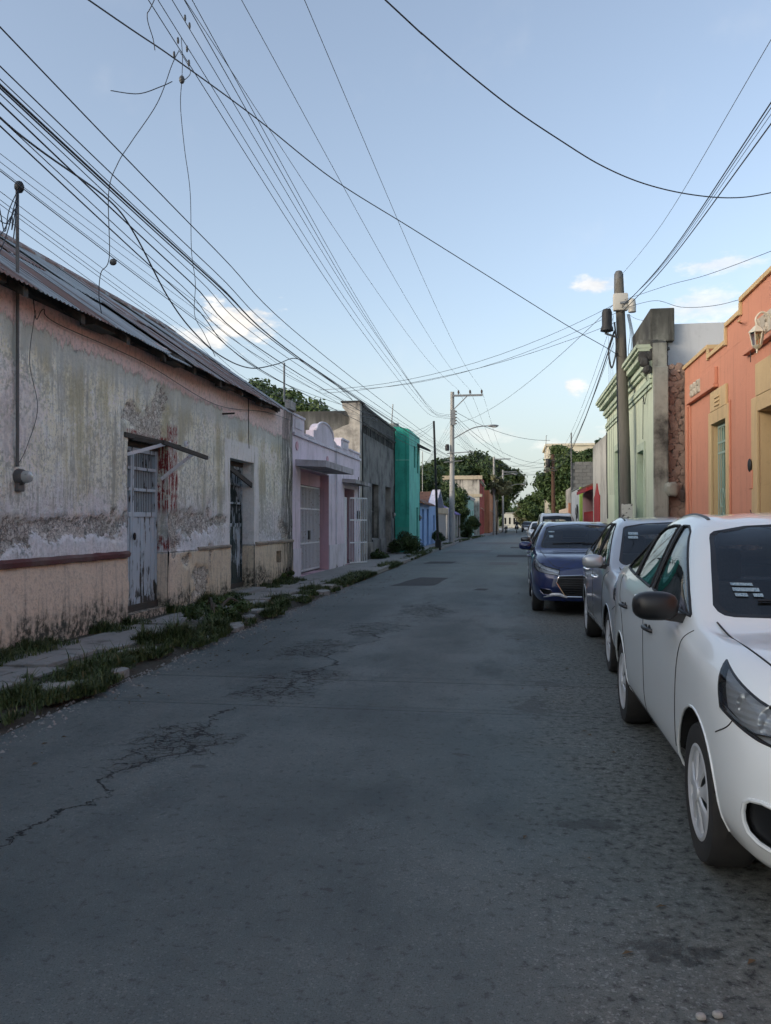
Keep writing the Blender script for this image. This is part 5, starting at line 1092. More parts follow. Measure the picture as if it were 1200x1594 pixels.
for k_, (v0, r, dz) in enumerate(((160, .014, 0), (168, .009, .03), (193, .014, -.12), (178, .006, .05))):
    a = W(1200, v0, 2.85); wire([a, a.lerp(PT, .5) - Vector((0, 0, .22)), PT + Vector((0, -.1, dz))], r, 'heavy_cable', ['upper thick', 'upper thin', 'lower thick', 'lower thin'][k_] + ' cable rising from the wooden pole to the upper right edge', gr_, back=11)
wire([W(1200, 62, 2.7), W(1200, 62, 2.7).lerp(Vector((2.76, 22.7, 7.95)), .5) - Vector((0, 0, .25)), (2.76, 22.7, 7.95)], .007, 'pole_wire', 'thin wire from the top of the wooden pole to the upper right corner', None, M_WIREG, 10)
wire([(2.85, 22.5, 7.3), W(1040, 444, None, 20), W(1100, 428, None, 18), W(1200, 391, None, 15.5), W(1300, 350, None, 14)], .009, 'house_drop', 'upper service drop from the wooden pole over the orange house')
wire([(2.9, 22.5, 7.1), W(1020, 468, None, 21), W(1060, 478, None, 19), W(1110, 476, None, 17.5), W(1160, 464, None, 16), W(1240, 440, None, 14.5)], .009, 'house_drop', 'lower sagging service drop from the wooden pole over the orange house')
wire([(2.95, 22.4, 6.9), (3.05, 21.5, 6.55), (3.2, 20.6, 6.3), (3.3, 20.05, 6.35)], .007, 'house_drop', 'short drop wire from the wooden pole to the stained parapet block')
for (u1, v1), z, s_, w_ in (((497, 607), 7.25, .5, 'upper'), ((560, 605), 7.0, .45, 'middle'), ((505, 612), 6.75, .35, 'lower')):
    b = W(u1, v1, -5.3); span((2.72, 22.5, z), b, s_, .009, 'crossing_wire', w_ + ' wire crossing from the wooden pole to the houses on the left')
span((2.7, 22.5, 7.3), CPT(7.9, -3.6), .6, .012, 'crossing_wire', 'wire slanting from the wooden pole back to the street lamp pole', None, M_WIREG)
Ld, gd = 'cable descending from the wooden pole along the right side', 'cables from wooden to brown pole'
for k_, (z, z1, r) in enumerate(((6.4, 5.6, .026), (6.5, 5.9, .012), (6.9, 6.2, .008), (6.2, 5.5, .010))): span((2.6, 22.6, z), (2.8, 63.9, z1), 1.2 if r > .02 else .9, r, 'descending_cable', ['thickest', 'second', 'topmost thin', 'lowest thin'][k_] + ' cable descending from the wooden pole along the right side', gd)
for k in range(3): wire([(2.45 + .06 * k, 22.4, 6.9), (2.47 + .05 * k, 22.5, 5.0), (2.50 + .05 * k, 22.6, 2.2)], .006, 'hanging_wire', 'thin wire hanging straight down beside the wooden pole', 'wires hanging by the wooden pole')
Lc, gc = 'sagging wire between the concrete pole and the brown pole', 'wires from concrete to brown pole'
for k_, (z, z1, sg, r) in enumerate(((8.6, 7.6, .5, .022), (8.3, 5.9, .9, .018), (8.1, 5.6, 1.0, .016), (7.2, 5.2, 1.0, .012), (6.6, 6.6, 1.2, .012), (6.0, 5.0, .5, .011))): span(CPT(z), (2.7, 63.9, z1), sg, r, 'sagging_wire', (ORD[:5] + ['lowest'])[k_] + ' sagging wire between the concrete pole and the brown pole', gc)
for k in range(6): span(CPT(8.3 - .22 * k, -3.8), (-1.9 + .1 * k, 96, 7.6 - .25 * k), .7, .012, 'far_wire', (ORD[:5] + ['lowest'])[k] + ' wire running on from the concrete pole toward the big tree', 'wires beyond the concrete pole')
for k in range(4): span((-1.8, 96, 8.2 - .3 * k), (2.6, 64, 6.0 - .25 * k), .4, .012, 'far_wire', (ORD[:3] + ['lowest'])[k] + ' wire between the far concrete pole and the brown pole', 'wires at the street end')
for k in range(4): span(CPT(8.2 - .35 * k, -4.0), (-5.6 - .2 * k, 45.5 + 1.5 * k, 3.6 + .2 * k), .25, .010, 'house_wire', (ORD[:3] + ['lowest'])[k] + ' service wire fanning from the concrete pole to the blue house', 'wires to the blue house')
for k in range(3): span((-4.05, 42.6, 6.6 - .1 * k), (-5.3, 38.4, 5.7 - .3 * k), .2, .010, 'house_wire', ['upper', 'middle', 'lower'][k] + ' service wire from the black pole to the teal house', 'wires to the teal house')
# hanging drops and splices at upper left
kn = W(283, 124, None, 9.4)
wire([W(282, 60, None, 9.5), W(284, 90, None, 9.4), kn, W(281, 165, None, 9.6), W(287, 230, None, 9.9), W(296, 300, None, 10.2), W(298, 390, None, 10.6), W(304, 440, None, 10.8), W(303, 490, None, 11.0), W(318, 520, None, 11.2), W(335, 555, None, 11.3)], .007, 'hanging_drop', 'wavy wire hanging from the splice knot down to the roof', None)
wire([W(278, 80, None, 9.3), W(268, 100, None, 9.2), W(245, 160, None, 9.0), W(205, 220, None, 8.9), W(183, 255, None, 8.8), W(169, 300, None, 8.8), W(170, 400, None, 8.9), W(157, 425, None, 8.9), W(154, 460, None, 9.0), W(158, 488, None, 9.1)], .008, 'hanging_drop', 'curved wire dropping from the splice to the corrugated eave', None)
wire([W(172, 141, None, 9.0), W(215, 146, None, 9.1), W(250, 135, None, 9.2), W(268, 127, None, 9.3)], .009, 'wire_stub', 'short cut cable end sticking out left of the splice knot')
wire([W(240, 0, None, 8.4), W(229, 25, None, 8.4), W(238, 60, None, 8.5), W(241, 78, None, 8.5)], .008, 'cable_loop', 'loop of cable hanging from the top edge by the diagonal cable', back=1)
wire([W(278, 78, None, 9.4), W(292, 100, None, 9.4), W(296, 115, None, 9.4), W(284, 127, None, 9.4)], .007, 'cable_loop', 'small wire loop beside the splice knot')
tag(MB().ell(kn, .035, .035, .05, 10).build('splice_knot', M_WIREG, None, True), 'round splice knot on the hanging wire at upper left', 'splice')
tag(MB().ell(W(176, 408, None, 8.9), .045, .03, .04, 10).build('wire_clamp', M_WIREG, None, True), 'round clamp on the curved wire above the eave', 'clamp')
Lk, gk = 'metal tap connector clipped on the upper telephone cables', 'tap connectors on upper cables'
for u, v in ((271, 85), (291, 76), (294, 98), (277, 63), (295, 40), (288, 28)): tag(MB().ell(W(u, v, None, 9.4), .015, .02, .045, 8).build('tap_connector', M_WIREG, None, True), Lk, 'connector', gk)
wire([W(-60, 120, None, 6.0), W(0, 183, None, 6.4), W(60, 232, None, 7.2), W(170, 312, None, 9.0), W(210, 365, None, 9.8), W(260, 460, None, 10.6), W(300, 515, None, 11.4), W(345, 555, None, 12.6), W(390, 573, None, 14.2), W(430, 567, None, 15.8), W(460, 558, None, 17.5), W(490, 575, None, 19.5), W(530, 605, None, 24), W(548, 622, None, 28.9)], .016, 'black_cable', 'slack thick black cable drooping past the roof to the grey house')
for k in range(4): wire([(-5.33, 8.36, 5.15), (-5.28 + .05 * k, 8.1 - .05 * k, 4.8 - .12 * k), (-5.2, 7.9 + .06 * k, 4.5 + .1 * k), (-5.1, 7.6, 4.75 - .2 * k), (-5.15, 7.3, 5.0 - .1 * k)], .009, 'meter_wire', 'looped wire at the head of the meter conduit', 'wires on the meter conduit')
wire([(-5.37, 8.7, 4.05), (-5.36, 8.75, 3.8), (-5.36, 8.9, 3.95), (-5.36, 9.2, 3.85), (-5.34, 11.5, 3.82), (-5.34, 14.5, 3.62), (-5.34, 17.5, 3.88), (-5.34, 19.6, 3.95)], .008, 'wall_cable', 'thin cable slung along the wall under the eave', None)
wire([(-5.37, 8.75, 3.9), (-5.36, 8.62, 3.3), (-5.37, 8.8, 2.8), (-5.37, 8.6, 2.35), (-5.37, 8.45, 2.15)], .006, 'wall_cable', 'thin loose wire wandering down the wall above the meter', None)

# ------------------------------------------------------------------ trees and bushes
M_BARK = mat('bark', lambda g: dict(col=g.mix(g.noise(g.vm('MULTIPLY', g.pos(), (3, 3, .8)), 3, 6), (.05, .04, .03), (.15, .125, .10)), rough=.95))
def leaf_mat(name, a, b):
    return mat(name, lambda g: dict(col=g.mix(g.attr('tone'), a, b), rough=.55, spec=.3, sub=.0))
M_LEAF = leaf_mat('leaves_dark', (.018, .036, .014), (.075, .115, .035)); M_LEAF2 = leaf_mat('leaves_mid', (.028, .055, .016), (.105, .15, .045)); M_LEAF3 = leaf_mat('leaves_dry', (.06, .07, .035), (.16, .155, .08))
def crown(clumps, n, size, m, parent, seed, name='crown', flat=.35):
    """leaf-sized quads on the shells of many clumps"""
    q = np.random.RandomState(seed); tot = sum(c[3] ** 2 for c in clumps); Ps, Ns, T = [], [], []
    for (x, y, z, r) in clumps:
        k = int(n * r * r / tot); d = q.randn(k, 3); d /= np.linalg.norm(d, axis=1)[:, None]; rad = r * (.45 + .55 * q.rand(k) ** .5) * (1 + .22 * q.randn(k) * .6)
        p = np.array([x, y, z]) + d * rad[:, None] * np.array([1, 1, .8]); Ps.append(p); Ns.append(d * .7 + q.randn(k, 3) * .6 + np.array([0, 0, flat])); T.append(np.clip(.35 + .3 * q.rand(k) + .25 * q.randn() * np.ones(k) + .12 * q.randn(k), 0, 1))
    Pp = np.concatenate(Ps); N = np.concatenate(Ns); N /= np.linalg.norm(N, axis=1)[:, None]; t = np.concatenate(T); k = len(Pp)
    a = np.cross(N, q.randn(k, 3)); a /= np.linalg.norm(a, axis=1)[:, None]; b = np.cross(N, a); s = size * (.6 + .8 * q.rand(k))[:, None]
    V = np.stack([Pp - a * s * .5, Pp - b * s * .28 + N * s * .06, Pp + a * s * .5, Pp + b * s * .28 + N * s * .06], 1).reshape(-1, 3); F = np.arange(4 * k).reshape(-1, 4)
    return np_mesh(name, V, F, m, parent, attrs={'tone': np.repeat(t, 4)})
def tree(name, label, base, trunk_h, C, rx, rz, nclump, n, leaf, m, seed, cr=.34, group=None, cat='tree', branches=6, ry=None):
    q = random.Random(seed); t = place(name, label, cat, base, group); bx, by, bz = base; cl = []
    for _ in range(nclump):
        for _ in range(30):
            d = Vector((q.uniform(-1, 1), q.uniform(-1, 1), q.uniform(-.85, 1)))
            if .35 < d.length < 1: break
        cl.append((C[0] + d.x * rx, C[1] + d.y * (ry or rx), C[2] + d.z * rz, q.uniform(.7, 1.25) * cr * min(rx, rz * 1.4)))
    tr = min(.35, .05 + .035 * rx)
    MB().tube(catmull([(bx, by, bz - .1), (bx + .1, by, bz + trunk_h * .5), (C[0] * .4 + bx * .6, C[1] * .3 + by * .7, bz + trunk_h), (C[0], C[1], C[2])], 5), [tr * (1 - .7 * i / 15) for i in range(16)], 8).build('trunk', M_BARK, t, True)
    for k in range(branches):
        c = cl[k % len(cl)]; s0 = Vector((C[0] * .3 + bx * .7, C[1] * .3 + by * .7, bz + trunk_h * q.uniform(.75, 1.0)))
        MB().tube(catmull([s0, s0.lerp(Vector(c[:3]), .5) + Vector((0, 0, .2)), Vector(c[:3])], 4), [tr * .5 * (1 - .09 * i) for i in range(9)], 6).build('branch', M_BARK, t, True)
    crown(cl, n, leaf, m, t, seed); return t
tree('big_tree', 'big dark round-crowned tree overhanging the street end', (-8.5, 131, 0), 3.5, (-7.0, 130, 6.9), 7.4, 4.0, 80, 52000, .55, M_LEAF, 11, .32)
tree('street_tree', 'mid green tree hanging over the road at the far right of the street end', (5, 150, 0), 2.0, (4.0, 150, 3.6), 3.0, 2.7, 26, 9000, .45, M_LEAF2, 12)
tree('yellowish_tree', 'pale yellowish tree far off beside the street end', (4.0, 170, 0), 2, (3.0, 168, 3.6), 2.6, 3.0, 22, 6000, .45, M_LEAF3, 13)
tree('yard_tree', 'dense green tree in a yard beside the brown pole', (5.6, 72, 0), 2.2, (5.0, 70, 3.9), 2.7, 2.9, 34, 15000, .30, M_LEAF2, 14, .36)
tree('yard_tree', 'upper leafy tree above the block wall on the right', (6.6, 56, 0), 3.5, (5.6, 55, 4.9), 1.6, 1.2, 20, 7000, .24, M_LEAF2, 15, .38)
tree('roof_tree', 'leafy tree rising behind the stained white wall on the right', (6.0, 43, 0), 3.5, (4.9, 42, 5.2), .75, .5, 12, 1800, .17, M_LEAF2, 16, .4, branches=3)
tree('garden_tree', 'green tree showing over the lilac house parapet', (-9.6, 36, 0), 3.5, (-9.5, 35, 5.3), 1.45, 1.5, 30, 11000, .20, M_LEAF2, 17, .36)
tree('garden_tree', 'leafy tree top just past the end of the corrugated roof', (-12.6, 38, 0), 4, (-11.3, 37, 6.3), 1.7, 1.5, 24, 8000, .20, M_LEAF, 18, .36)
tree('green_tree', 'broad dark tree behind the concrete pole and garage wall', (-9.5, 82, 0), 2.5, (-8.0, 80, 3.8), 3.3, 2.6, 34, 14000, .34, M_LEAF, 19, .34)
tree('garden_tree', 'dark tree behind the purple porch roof', (-8.0, 76, 0), 2.0, (-6.2, 75.5, 3.3), 1.7, 1.9, 22, 8000, .24, M_LEAF, 20, .36, branches=4)
tree('round_bush', 'round dark bush on the pavement before the mint green house', (-4.3, 74.6, 0), .6, (-4.1, 74.6, 1.2), .85, 1.2, 20, 5000, .16, M_LEAF, 21, .42, None, 'bush', 4)
tree('palm_like_bush', 'spreading leafy bush beside the purple porch', (-5.0, 74.8, 0), 1.6, (-4.75, 74.9, 2.5), .9, .8, 12, 2500, .22, M_LEAF, 22, .42, None, 'bush', 4)
tree('weed_bush', 'scrubby green bush against the foot of the teal house', (-4.6, 36.9, 0), .3, (-4.75, 36.8, .5), .62, .52, 18, 4200, .09, M_LEAF, 23, .45, None, 'bush', 4)
tree('weed_bush', 'dark weeds heaped at the grey house plinth', (-5.05, 31.6, 0), .2, (-5.1, 31.7, .22), .24, .2, 12, 2600, .07, M_LEAF, 24, .5, None, 'bush', 3, 1.3)
tree('weed_bush', 'small green plant by the wall near the dark narrow door', (-5.2, 19.0, 0), .2, (-5.25, 19.0, .2), .14, .16, 8, 900, .06, M_LEAF2, 25, .5, None, 'bush', 3)
tree('weed_bush', 'bushy pale weeds growing out of the verge grass', (-4.25, 11.4, 0), .15, (-4.25, 11.6, .22), .3, .16, 12, 2600, .05, M_LEAF2, 26, .5, None, 'bush', 3, .9)
tree('potted_plant', 'dark potted bush by the blue house door', (-4.7, 52.5, 0), .3, (-4.7, 52.5, .5), .4, .45, 10, 1500, .1, M_LEAF, 27, .5, None, 'bush', 3)
tree('dry_vine', 'shaggy dry vine bunched on the far concrete pole', (-2.0, 97, 0), 4.0, (-1.6, 96, 5.6), 1.2, 1.3, 14, 3000, .3, M_LEAF3, 28, .42, None, 'vine', 3)
vn = place('vine_branch', 'leafy vine arching along a wire at the upper right', 'vine', (4, 60, 5))
pts = [Vector((2.75, 58, 6.4)), Vector((3.2, 57, 6.3)), Vector((3.7, 56, 5.9)), Vector((4.2, 55, 5.4)), Vector((4.6, 54, 5.2))]
MB().tube(catmull(pts, 4), .05, 6).build('stem', M_BARK, vn, True); crown([(*p, .36) for p in catmull(pts, 3)], 4200, .16, M_LEAF2, vn, 29, 'leaves')
# a far wood closing the horizon
cl = [(random.Random(k).uniform(-260, 260), 260 + random.Random(k + 99).uniform(0, 120), random.Random(k + 7).uniform(1, 4.5), random.Random(k + 3).uniform(4, 8)) for k in range(150)]
tag(crown(cl, 30000, 1.5, M_LEAF, None, 31, 'far_wood'), 'far low wood along the horizon behind the houses', 'wood', None, 'stuff')
for a, b, x, lab in ((-3, 200, -22, 'row of roofs'),): pass

# ------------------------------------------------------------------ cars
def pchip(keys):
    """monotone cubic through (s, v...) keys, vector valued"""
    S = np.array([k[0] for k in keys], float); V = np.array([k[1:] for k in keys], float)
    h = np.diff(S)[:, None]; d = np.diff(V, axis=0) / h; n = len(S); D = np.zeros_like(V)
    for c in range(V.shape[1]):
        for i in range(1, n - 1):
            if d[i - 1, c] * d[i, c] > 0:
                w1 = 2 * h[i, 0] + h[i - 1, 0]; w2 = h[i, 0] + 2 * h[i - 1, 0]
                D[i, c] = (w1 + w2) / (w1 / d[i - 1, c] + w2 / d[i, c])
        D[0, c] = d[0, c]; D[-1, c] = d[-1, c]
    def f(s):
        i = int(np.clip(np.searchsorted(S, s) - 1, 0, n - 2)); hh = S[i + 1] - S[i]; t = (min(max(s, S[0]), S[-1]) - S[i]) / hh
        return (2 * t ** 3 - 3 * t * t + 1) * V[i] + (t ** 3 - 2 * t * t + t) * hh * D[i] + (-2 * t ** 3 + 3 * t * t) * V[i + 1] + (t ** 3 - t * t) * hh * D[i + 1]
    return f

SEDAN = dict(L=4.45, W=0.85, wheels=(0.85, 3.45), R=0.305, arch=0.365,
    w=[(0, .54), (.03, .63), (.08, .70), (.16, .755), (.3, .805), (.5, .834), (.8, .848), (1.2, .85), (3.2, .85), (3.8, .838), (4.1, .80), (4.3, .73), (4.4, .64), (4.45, .5)],
    D=[(0, .93, .60), (.1, .95, .66), (.3, .965, .745), (.6, .975, .83), (.9, .978, .875), (1.3, .988, .915), (2.3, .992, .955), (3.2, .99, .985), (3.8, .985, 1.0), (4.1, .975, .985), (4.3, .96, .955), (4.42, .93, .90), (4.45, .90, .85)],
    E=[(0, .80, .70), (.1, .84, .765), (.3, .865, .865), (.6, .875, .94), (.9, .885, .975), (1.2, .942, .995), (1.5, .955, 1.015), (2.3, .955, 1.05), (3.0, .945, 1.085), (3.6, .915, 1.13), (4.0, .905, 1.125), (4.3, .90, 1.085), (4.42, .80, 1.01), (4.45, .75, .95)],
    F=[(0, .22, .745), (.12, .40, .845), (.3, .50, .925), (.7, .60, .975), (.95, .68, .985), (1.08, .728, 1.01), (1.2, .735, 1.06), (1.32, .722, 1.115), (1.5, .695, 1.195), (1.75, .65, 1.31), (2.0, .605, 1.405), (2.2, .580, 1.442), (2.5, .575, 1.46), (2.8, .577, 1.448), (3.1, .585, 1.40), (3.4, .602, 1.31), (3.7, .625, 1.20), (3.86, .63, 1.15), (4.05, .60, 1.13), (4.3, .48, 1.095), (4.45, .28, .98)],
    H=[(0, 0, .765), (.04, 0, .81), (.12, 0, .88), (.3, 0, .94), (.7, 0, .99), (.98, 0, 1.01), (1.08, 0, 1.045), (1.3, 0, 1.165), (1.5, 0, 1.275), (1.75, 0, 1.40), (1.95, 0, 1.462), (2.2, 0, 1.497), (2.5, 0, 1.507), (2.9, 0, 1.485), (3.2, 0, 1.425), (3.5, 0, 1.325), (3.8, 0, 1.20), (3.95, 0, 1.155), (4.2, 0, 1.135), (4.4, 0, 1.075), (4.45, 0, 1.0)],
    sill=[(0, .27), (.3, .25), (.8, .26), (1.3, .265), (3.0, .27), (3.5, .30), (4.45, .36)],
    swin=[[(1.20, 1.035), (2.24, 1.082), (2.33, 1.432), (2.2, 1.43), (2.0, 1.388), (1.8, 1.312), (1.55, 1.198), (1.34, 1.095)],
          [(2.34, 1.086), (2.98, 1.112), (3.05, 1.375), (2.86, 1.416), (2.65, 1.432), (2.43, 1.432)],
          [(3.02, 1.114), (3.50, 1.140), (3.52, 1.185), (3.36, 1.270), (3.18, 1.332), (3.08, 1.356)]],
    pillar=[[(2.24, 1.082), (2.34, 1.086), (2.43, 1.432), (2.33, 1.432)], [(2.98, 1.112), (3.02, 1.114), (3.08, 1.356), (3.05, 1.375)]],
    wind=([(-.60, 1.043), (.60, 1.043), (.64, 1.048), (.664, 1.062), (.675, 1.085), (.564, 1.370), (.552, 1.39), (.525, 1.405), (.35, 1.432), (0, 1.45), (-.35, 1.432), (-.525, 1.405), (-.552, 1.39), (-.564, 1.370), (-.675, 1.085), (-.664, 1.062), (-.64, 1.048)], .95, 2.3),
    rear=([(-.55, 1.19), (.55, 1.19), (.565, 1.21), (.50, 1.395), (.3, 1.42), (-.3, 1.42), (-.50, 1.395), (-.565, 1.21)], 2.9, 4.0),
    gaps=[[(1.10, .985), (1.17, .93), (1.23, .80), (1.255, .60), (1.25, .40)], [(2.28, 1.06), (2.29, .9), (2.26, .5), (2.22, .34)], [(1.25, .335), (2.2, .335), (3.02, .335), (3.1, .42)],
          [(3.52, 1.10), (3.45, .95), (3.30, .80), (3.18, .62), (3.08, .46)], [(0.50, .655), (0.40, .70), (0.36, .745)]],
    handles=((2.05, .875), (3.12, .905)), mirror=(1.30, 1.045))

def make_car(name, label, P, col_mat, X, Y, rz=0.0, grille='bar', mirror_mat=None, group='cars parked along the right kerb', handle_mat=None, trim_bumper=None, stickers=True, steer=0.0, ditch=True, detail=True, hub='seven'):
    root = thing(name, label, 'car', (X, Y, 0), rz, group)
    mirror_mat = mirror_mat or col_mat; handle_mat = handle_mat or col_mat
    fw, fD, fE, fF, fH, fs = (pchip(P[k]) for k in ('w', 'D', 'E', 'F', 'H', 'sill'))
    L = P['L']
    st = sorted(set([0, .006, .015, .03, .05, .075, .105] + [round(x, 4) for x in np.arange(.14, L - .2, .043)] + [L - .17, L - .13, L - .09, L - .06, L - .035, L - .018, L - .007, L]))
    NT = 6
    def section(s):
        w = float(fw(s)[0]); zb = float(fs(s)[0]); d = fD(s); e = fE(s); f_ = fF(s); h = fH(s)
        zD = float(d[1])
        tuck = 0.90 if 1.2 < s < 3.1 else 0.93
        pts = [(w * tuck * .96, zb - .03), (w * tuck, zb), (w * .985, zb + .10), (w * 1.0, zb + (zD - zb) * .55), (w * float(d[0]), zD), (w * float(e[0]), float(e[1])), (float(f_[0]), float(f_[1]))]
        pts += [(float(f_[0]) * .55, float(f_[1]) + (float(h[1]) - float(f_[1])) * .72), (0.0, float(h[1]))]
        # crease hint: body-side catmull, roof catmull mirrored at centre
        out = []; q = [Vector(p) for p in pts]; q.append(Vector((-q[-2].x, q[-2].y)))
        for i in range(len(pts) - 1):
            p0 = q[max(i - 1, 0)]; p1 = q[i]; p2 = q[i + 1]; p3 = q[i + 2]
            ten = 0.5
            for k in range(NT):
                t = k / NT
                m1 = (p2 - p0) * ten; m2 = (p3 - p1) * ten
                l = (p2 - p1).length                      # limit tangents: no overshoot on short spans
                if m1.length > l * 1.2: m1 *= l * 1.2 / m1.length
                if m2.length > l * 1.2: m2 *= l * 1.2 / m2.length
                out.append((2 * t ** 3 - 3 * t * t + 1) * p1 + (t ** 3 - 2 * t * t + t) * m1 + (-2 * t ** 3 + 3 * t * t) * p2 + (t ** 3 - t * t) * m2)
        out.append(q[len(pts) - 1]); return out
    def nose(x, s, z):
        """fascia profile in side view and plan bulge"""
        k = math.exp(-(s / .28) ** 1.3); r = L - s; kr = math.exp(-(r / .3) ** 1.3)
        f = np.interp(z, [.2, .3, .45, .6, .72, .8], [.07, .03, 0, .005, .04, .06]) * k - .05 * k * (1 - min(1, abs(x) / .75) ** 2) - np.interp(z, [.3, .5, .8, 1.1], [.05, 0, 0, .05]) * kr + .05 * kr * (1 - min(1, abs(x) / .75) ** 2)
        return s + f
    V = []; A = []; F = []
    p = float(fw(0)[0]); rows = []; ps = []; prev = None
    for s in st:
        w = float(fw(s)[0])
        if prev: p += math.hypot(s - prev[0], w - prev[1])
        prev = (s, w); ps.append(p)
        r = []
        for q in section(s):
            r.append(len(V)); V.append(Vector((q.x, nose(q.x, s, q.y), q.y))); A.append((q.x, s, q.y, p))
        rows.append(r)
    n = len(rows[0])
    for a, b in zip(rows, rows[1:]):
        for j in range(n - 1): F.append((a[j], b[j], b[j + 1], a[j + 1]))
    for end, row in ((0, rows[0]), (L, rows[-1])):          # end caps: strips to the centre line
        K = 7; grid = [[i for i in row]]
        for k in range(1, K + 1):
            g_ = []
            for i in row:
                x, s, z, pp = A[i]; xx = x * (1 - k / K)
                g_.append(len(V)); V.append(Vector((xx, nose(xx, end, z), z))); A.append((xx, end, z, xx if end == 0 else pp + x - xx))
            grid.append(g_)
        for a, b in zip(grid, grid[1:]):
            for j in range(n - 2): F.append((a[j], a[j + 1], b[j + 1], b[j]) if end == 0 else (a[j], b[j], b[j + 1], a[j + 1]))
    # smooth normals of the whole skin (cut edges keep them)
    NV = [Vector() for _ in V]
    for f in F:
        a, b, c, d = (V[i] for i in f); nn = (c - a).cross(d - b)
        for i in f: NV[i] += nn
    key = {}
    for i, v in enumerate(V): key.setdefault((round(v.x, 4), round(v.y, 4), round(v.z, 4)), []).append(i)
    for ids in key.values():
        sm = Vector()
        for i in ids: sm += NV[i]
        if abs(V[ids[0]].x) < 1e-5: sm.x = 0
        for i in ids: NV[i] = sm.normalized() if sm.length > 1e-12 else Vector((0, 0, 1))
    def split(faces, fn):
        """divide faces by fn(attr)>=0 ; new vertices interpolated"""
        ins, out, cache = [], [], {}
        for f in faces:
            vals = [fn(A[i]) for i in f]
            if min(vals) >= 0: ins.append(f); continue
            if max(vals) < 0: out.append(f); continue
            fi, fo = [], []; m = len(f)
            for i in range(m):
                a, b = f[i], f[(i + 1) % m]; va, vb = vals[i], vals[(i + 1) % m]
                (fi if va >= 0 else fo).append(a)
                if (va >= 0) != (vb >= 0):
                    kk = (min(a, b), max(a, b))
                    if kk not in cache:
                        t = va / (va - vb); t = min(max(t, .0), 1.)
                        cache[kk] = len(V); V.append(V[a].lerp(V[b], t)); NV.append(NV[a].lerp(NV[b], t).normalized())
                        A.append(tuple(A[a][c] + (A[b][c] - A[a][c]) * t for c in range(4)))
                    fi.append(cache[kk]); fo.append(cache[kk])
            if len(fi) > 2: ins.append(tuple(fi))
            if len(fo) > 2: out.append(tuple(fo))
        return ins, out
    def cut(faces, poly, cu, cv, cond):
        """take out of faces what lies inside a convex polygon in attributes (cu, cv)"""
        cand = [f for f in faces if all(cond(A[i]) for i in f)]; cs = set(cand); rest = [f for f in faces if f not in cs]
        ar = sum(poly[i][0] * poly[(i + 1) % len(poly)][1] - poly[(i + 1) % len(poly)][0] * poly[i][1] for i in range(len(poly)))
        if ar < 0: poly = poly[::-1]
        for i in range(len(poly)):
            (x0, y0), (x1, y1) = poly[i], poly[(i + 1) % len(poly)]
            cand, o = split(cand, lambda a: (x1 - x0) * (a[cv] - y0) - (y1 - y0) * (a[cu] - x0)); rest += o
        return cand, rest
    def circ(cs, cz, r, k=28): return [(cs + r * math.cos(2 * math.pi * i / k), cz + r * math.sin(2 * math.pi * i / k)) for i in range(k)]
    side = lambda a: a[0] > .35
    body = F
    for s0 in P['wheels']:
        _, body = cut(body, circ(s0, P['R'], P['arch']), 1, 2, lambda a: a[0] > .3)
    wins = []
    for poly in P['swin']:
        c, body = cut(body, poly, 1, 2, side); wins.append(c)
    pil = []
    for poly in P['pillar']:
        c, body = cut(body, poly, 1, 2, side); pil.append(c)
    halfpoly = lambda q: [(x, z) for x, z in q]
    wp, w0, w1 = P['wind']; wsf, body = cut(body, wp, 0, 2, lambda a: w0 < a[1] < w1)
    rp, r0, r1 = P['rear']; rwf, body = cut(body, rp, 0, 2, lambda a: r0 < a[1] < r1)
    pOf = lambda s: float(np.interp(s, st, ps))
    hl, body = [], body
    for poly in P.get('lamp', [[(pOf(.64), .958), (pOf(.47), .765), (pOf(.20), .700), (.44, .64), (.36, .665), (pOf(.02), .735), (pOf(.3), .885)]]):
        poly = [(pOf(a[1]) if isinstance(a, tuple) else a, b) for a, b in poly] if isinstance(poly[0][0], tuple) else poly
        c, body = cut(body, poly, 3, 2, lambda a: a[1] < .9); hl += c
    fogp = P.get('fog') or [(.42, .30), (pOf(.07), .302), (pOf(.19), .325), (pOf(.235), .35), (pOf(.252), .385), (pOf(.252), .425), (pOf(.24), .46), (pOf(.21), .48), (pOf(.15), .49), (pOf(.03), .475), (.46, .45)]
    fg, body = cut(body, fogp, 3, 2, lambda a: a[1] < .6)
    grp = P.get('grille') or [(-.01, .46), (.33, .46), (.37, .52), (.30, .665), (-.01, .68)]
    gr, body = cut(body, grp, 3, 2, lambda a: a[1] < .05 and a[3] < .55)
    tl, body = cut(body, [(L - .42, .86), (L - .05, .80), (L + .01, .80), (L + .01, 1.02), (L - .2, 1.04)], 1, 2, lambda a: a[1] > L - .7 and a[0] > .2)
    def emit(nm, faces, m, par, mirror=True, off=0.0, both=False, normals=True):
        """object(s) from faces. both: one mesh of both sides, else left and right objects"""
        outs = []
        for sgns in ([(1, -1)] if both else [(1,), (-1,)] if mirror else [(1,)]):
            vs, ns, fs_ = [], [], []
            for sg in sgns:
                mp = {}
                for f in faces:
                    idx = []
                    for i in f:
                        if i not in mp:
                            mp[i] = len(vs); v = V[i] + NV[i] * off; q = NV[i]
                            vs.append((v.x * sg, v.y, v.z)); ns.append((q.x * sg, q.y, q.z))
                        idx.append(mp[i])
                    fs_.append(tuple(idx) if sg > 0 else tuple(idx[::-1]))
            o = mesh_obj(nm, vs, fs_, m, par, smooth=True)
            if normals and len(o.data.vertices) == len(ns): o.data.normals_split_custom_set_from_vertices(ns)
            outs.append(o)
        return outs
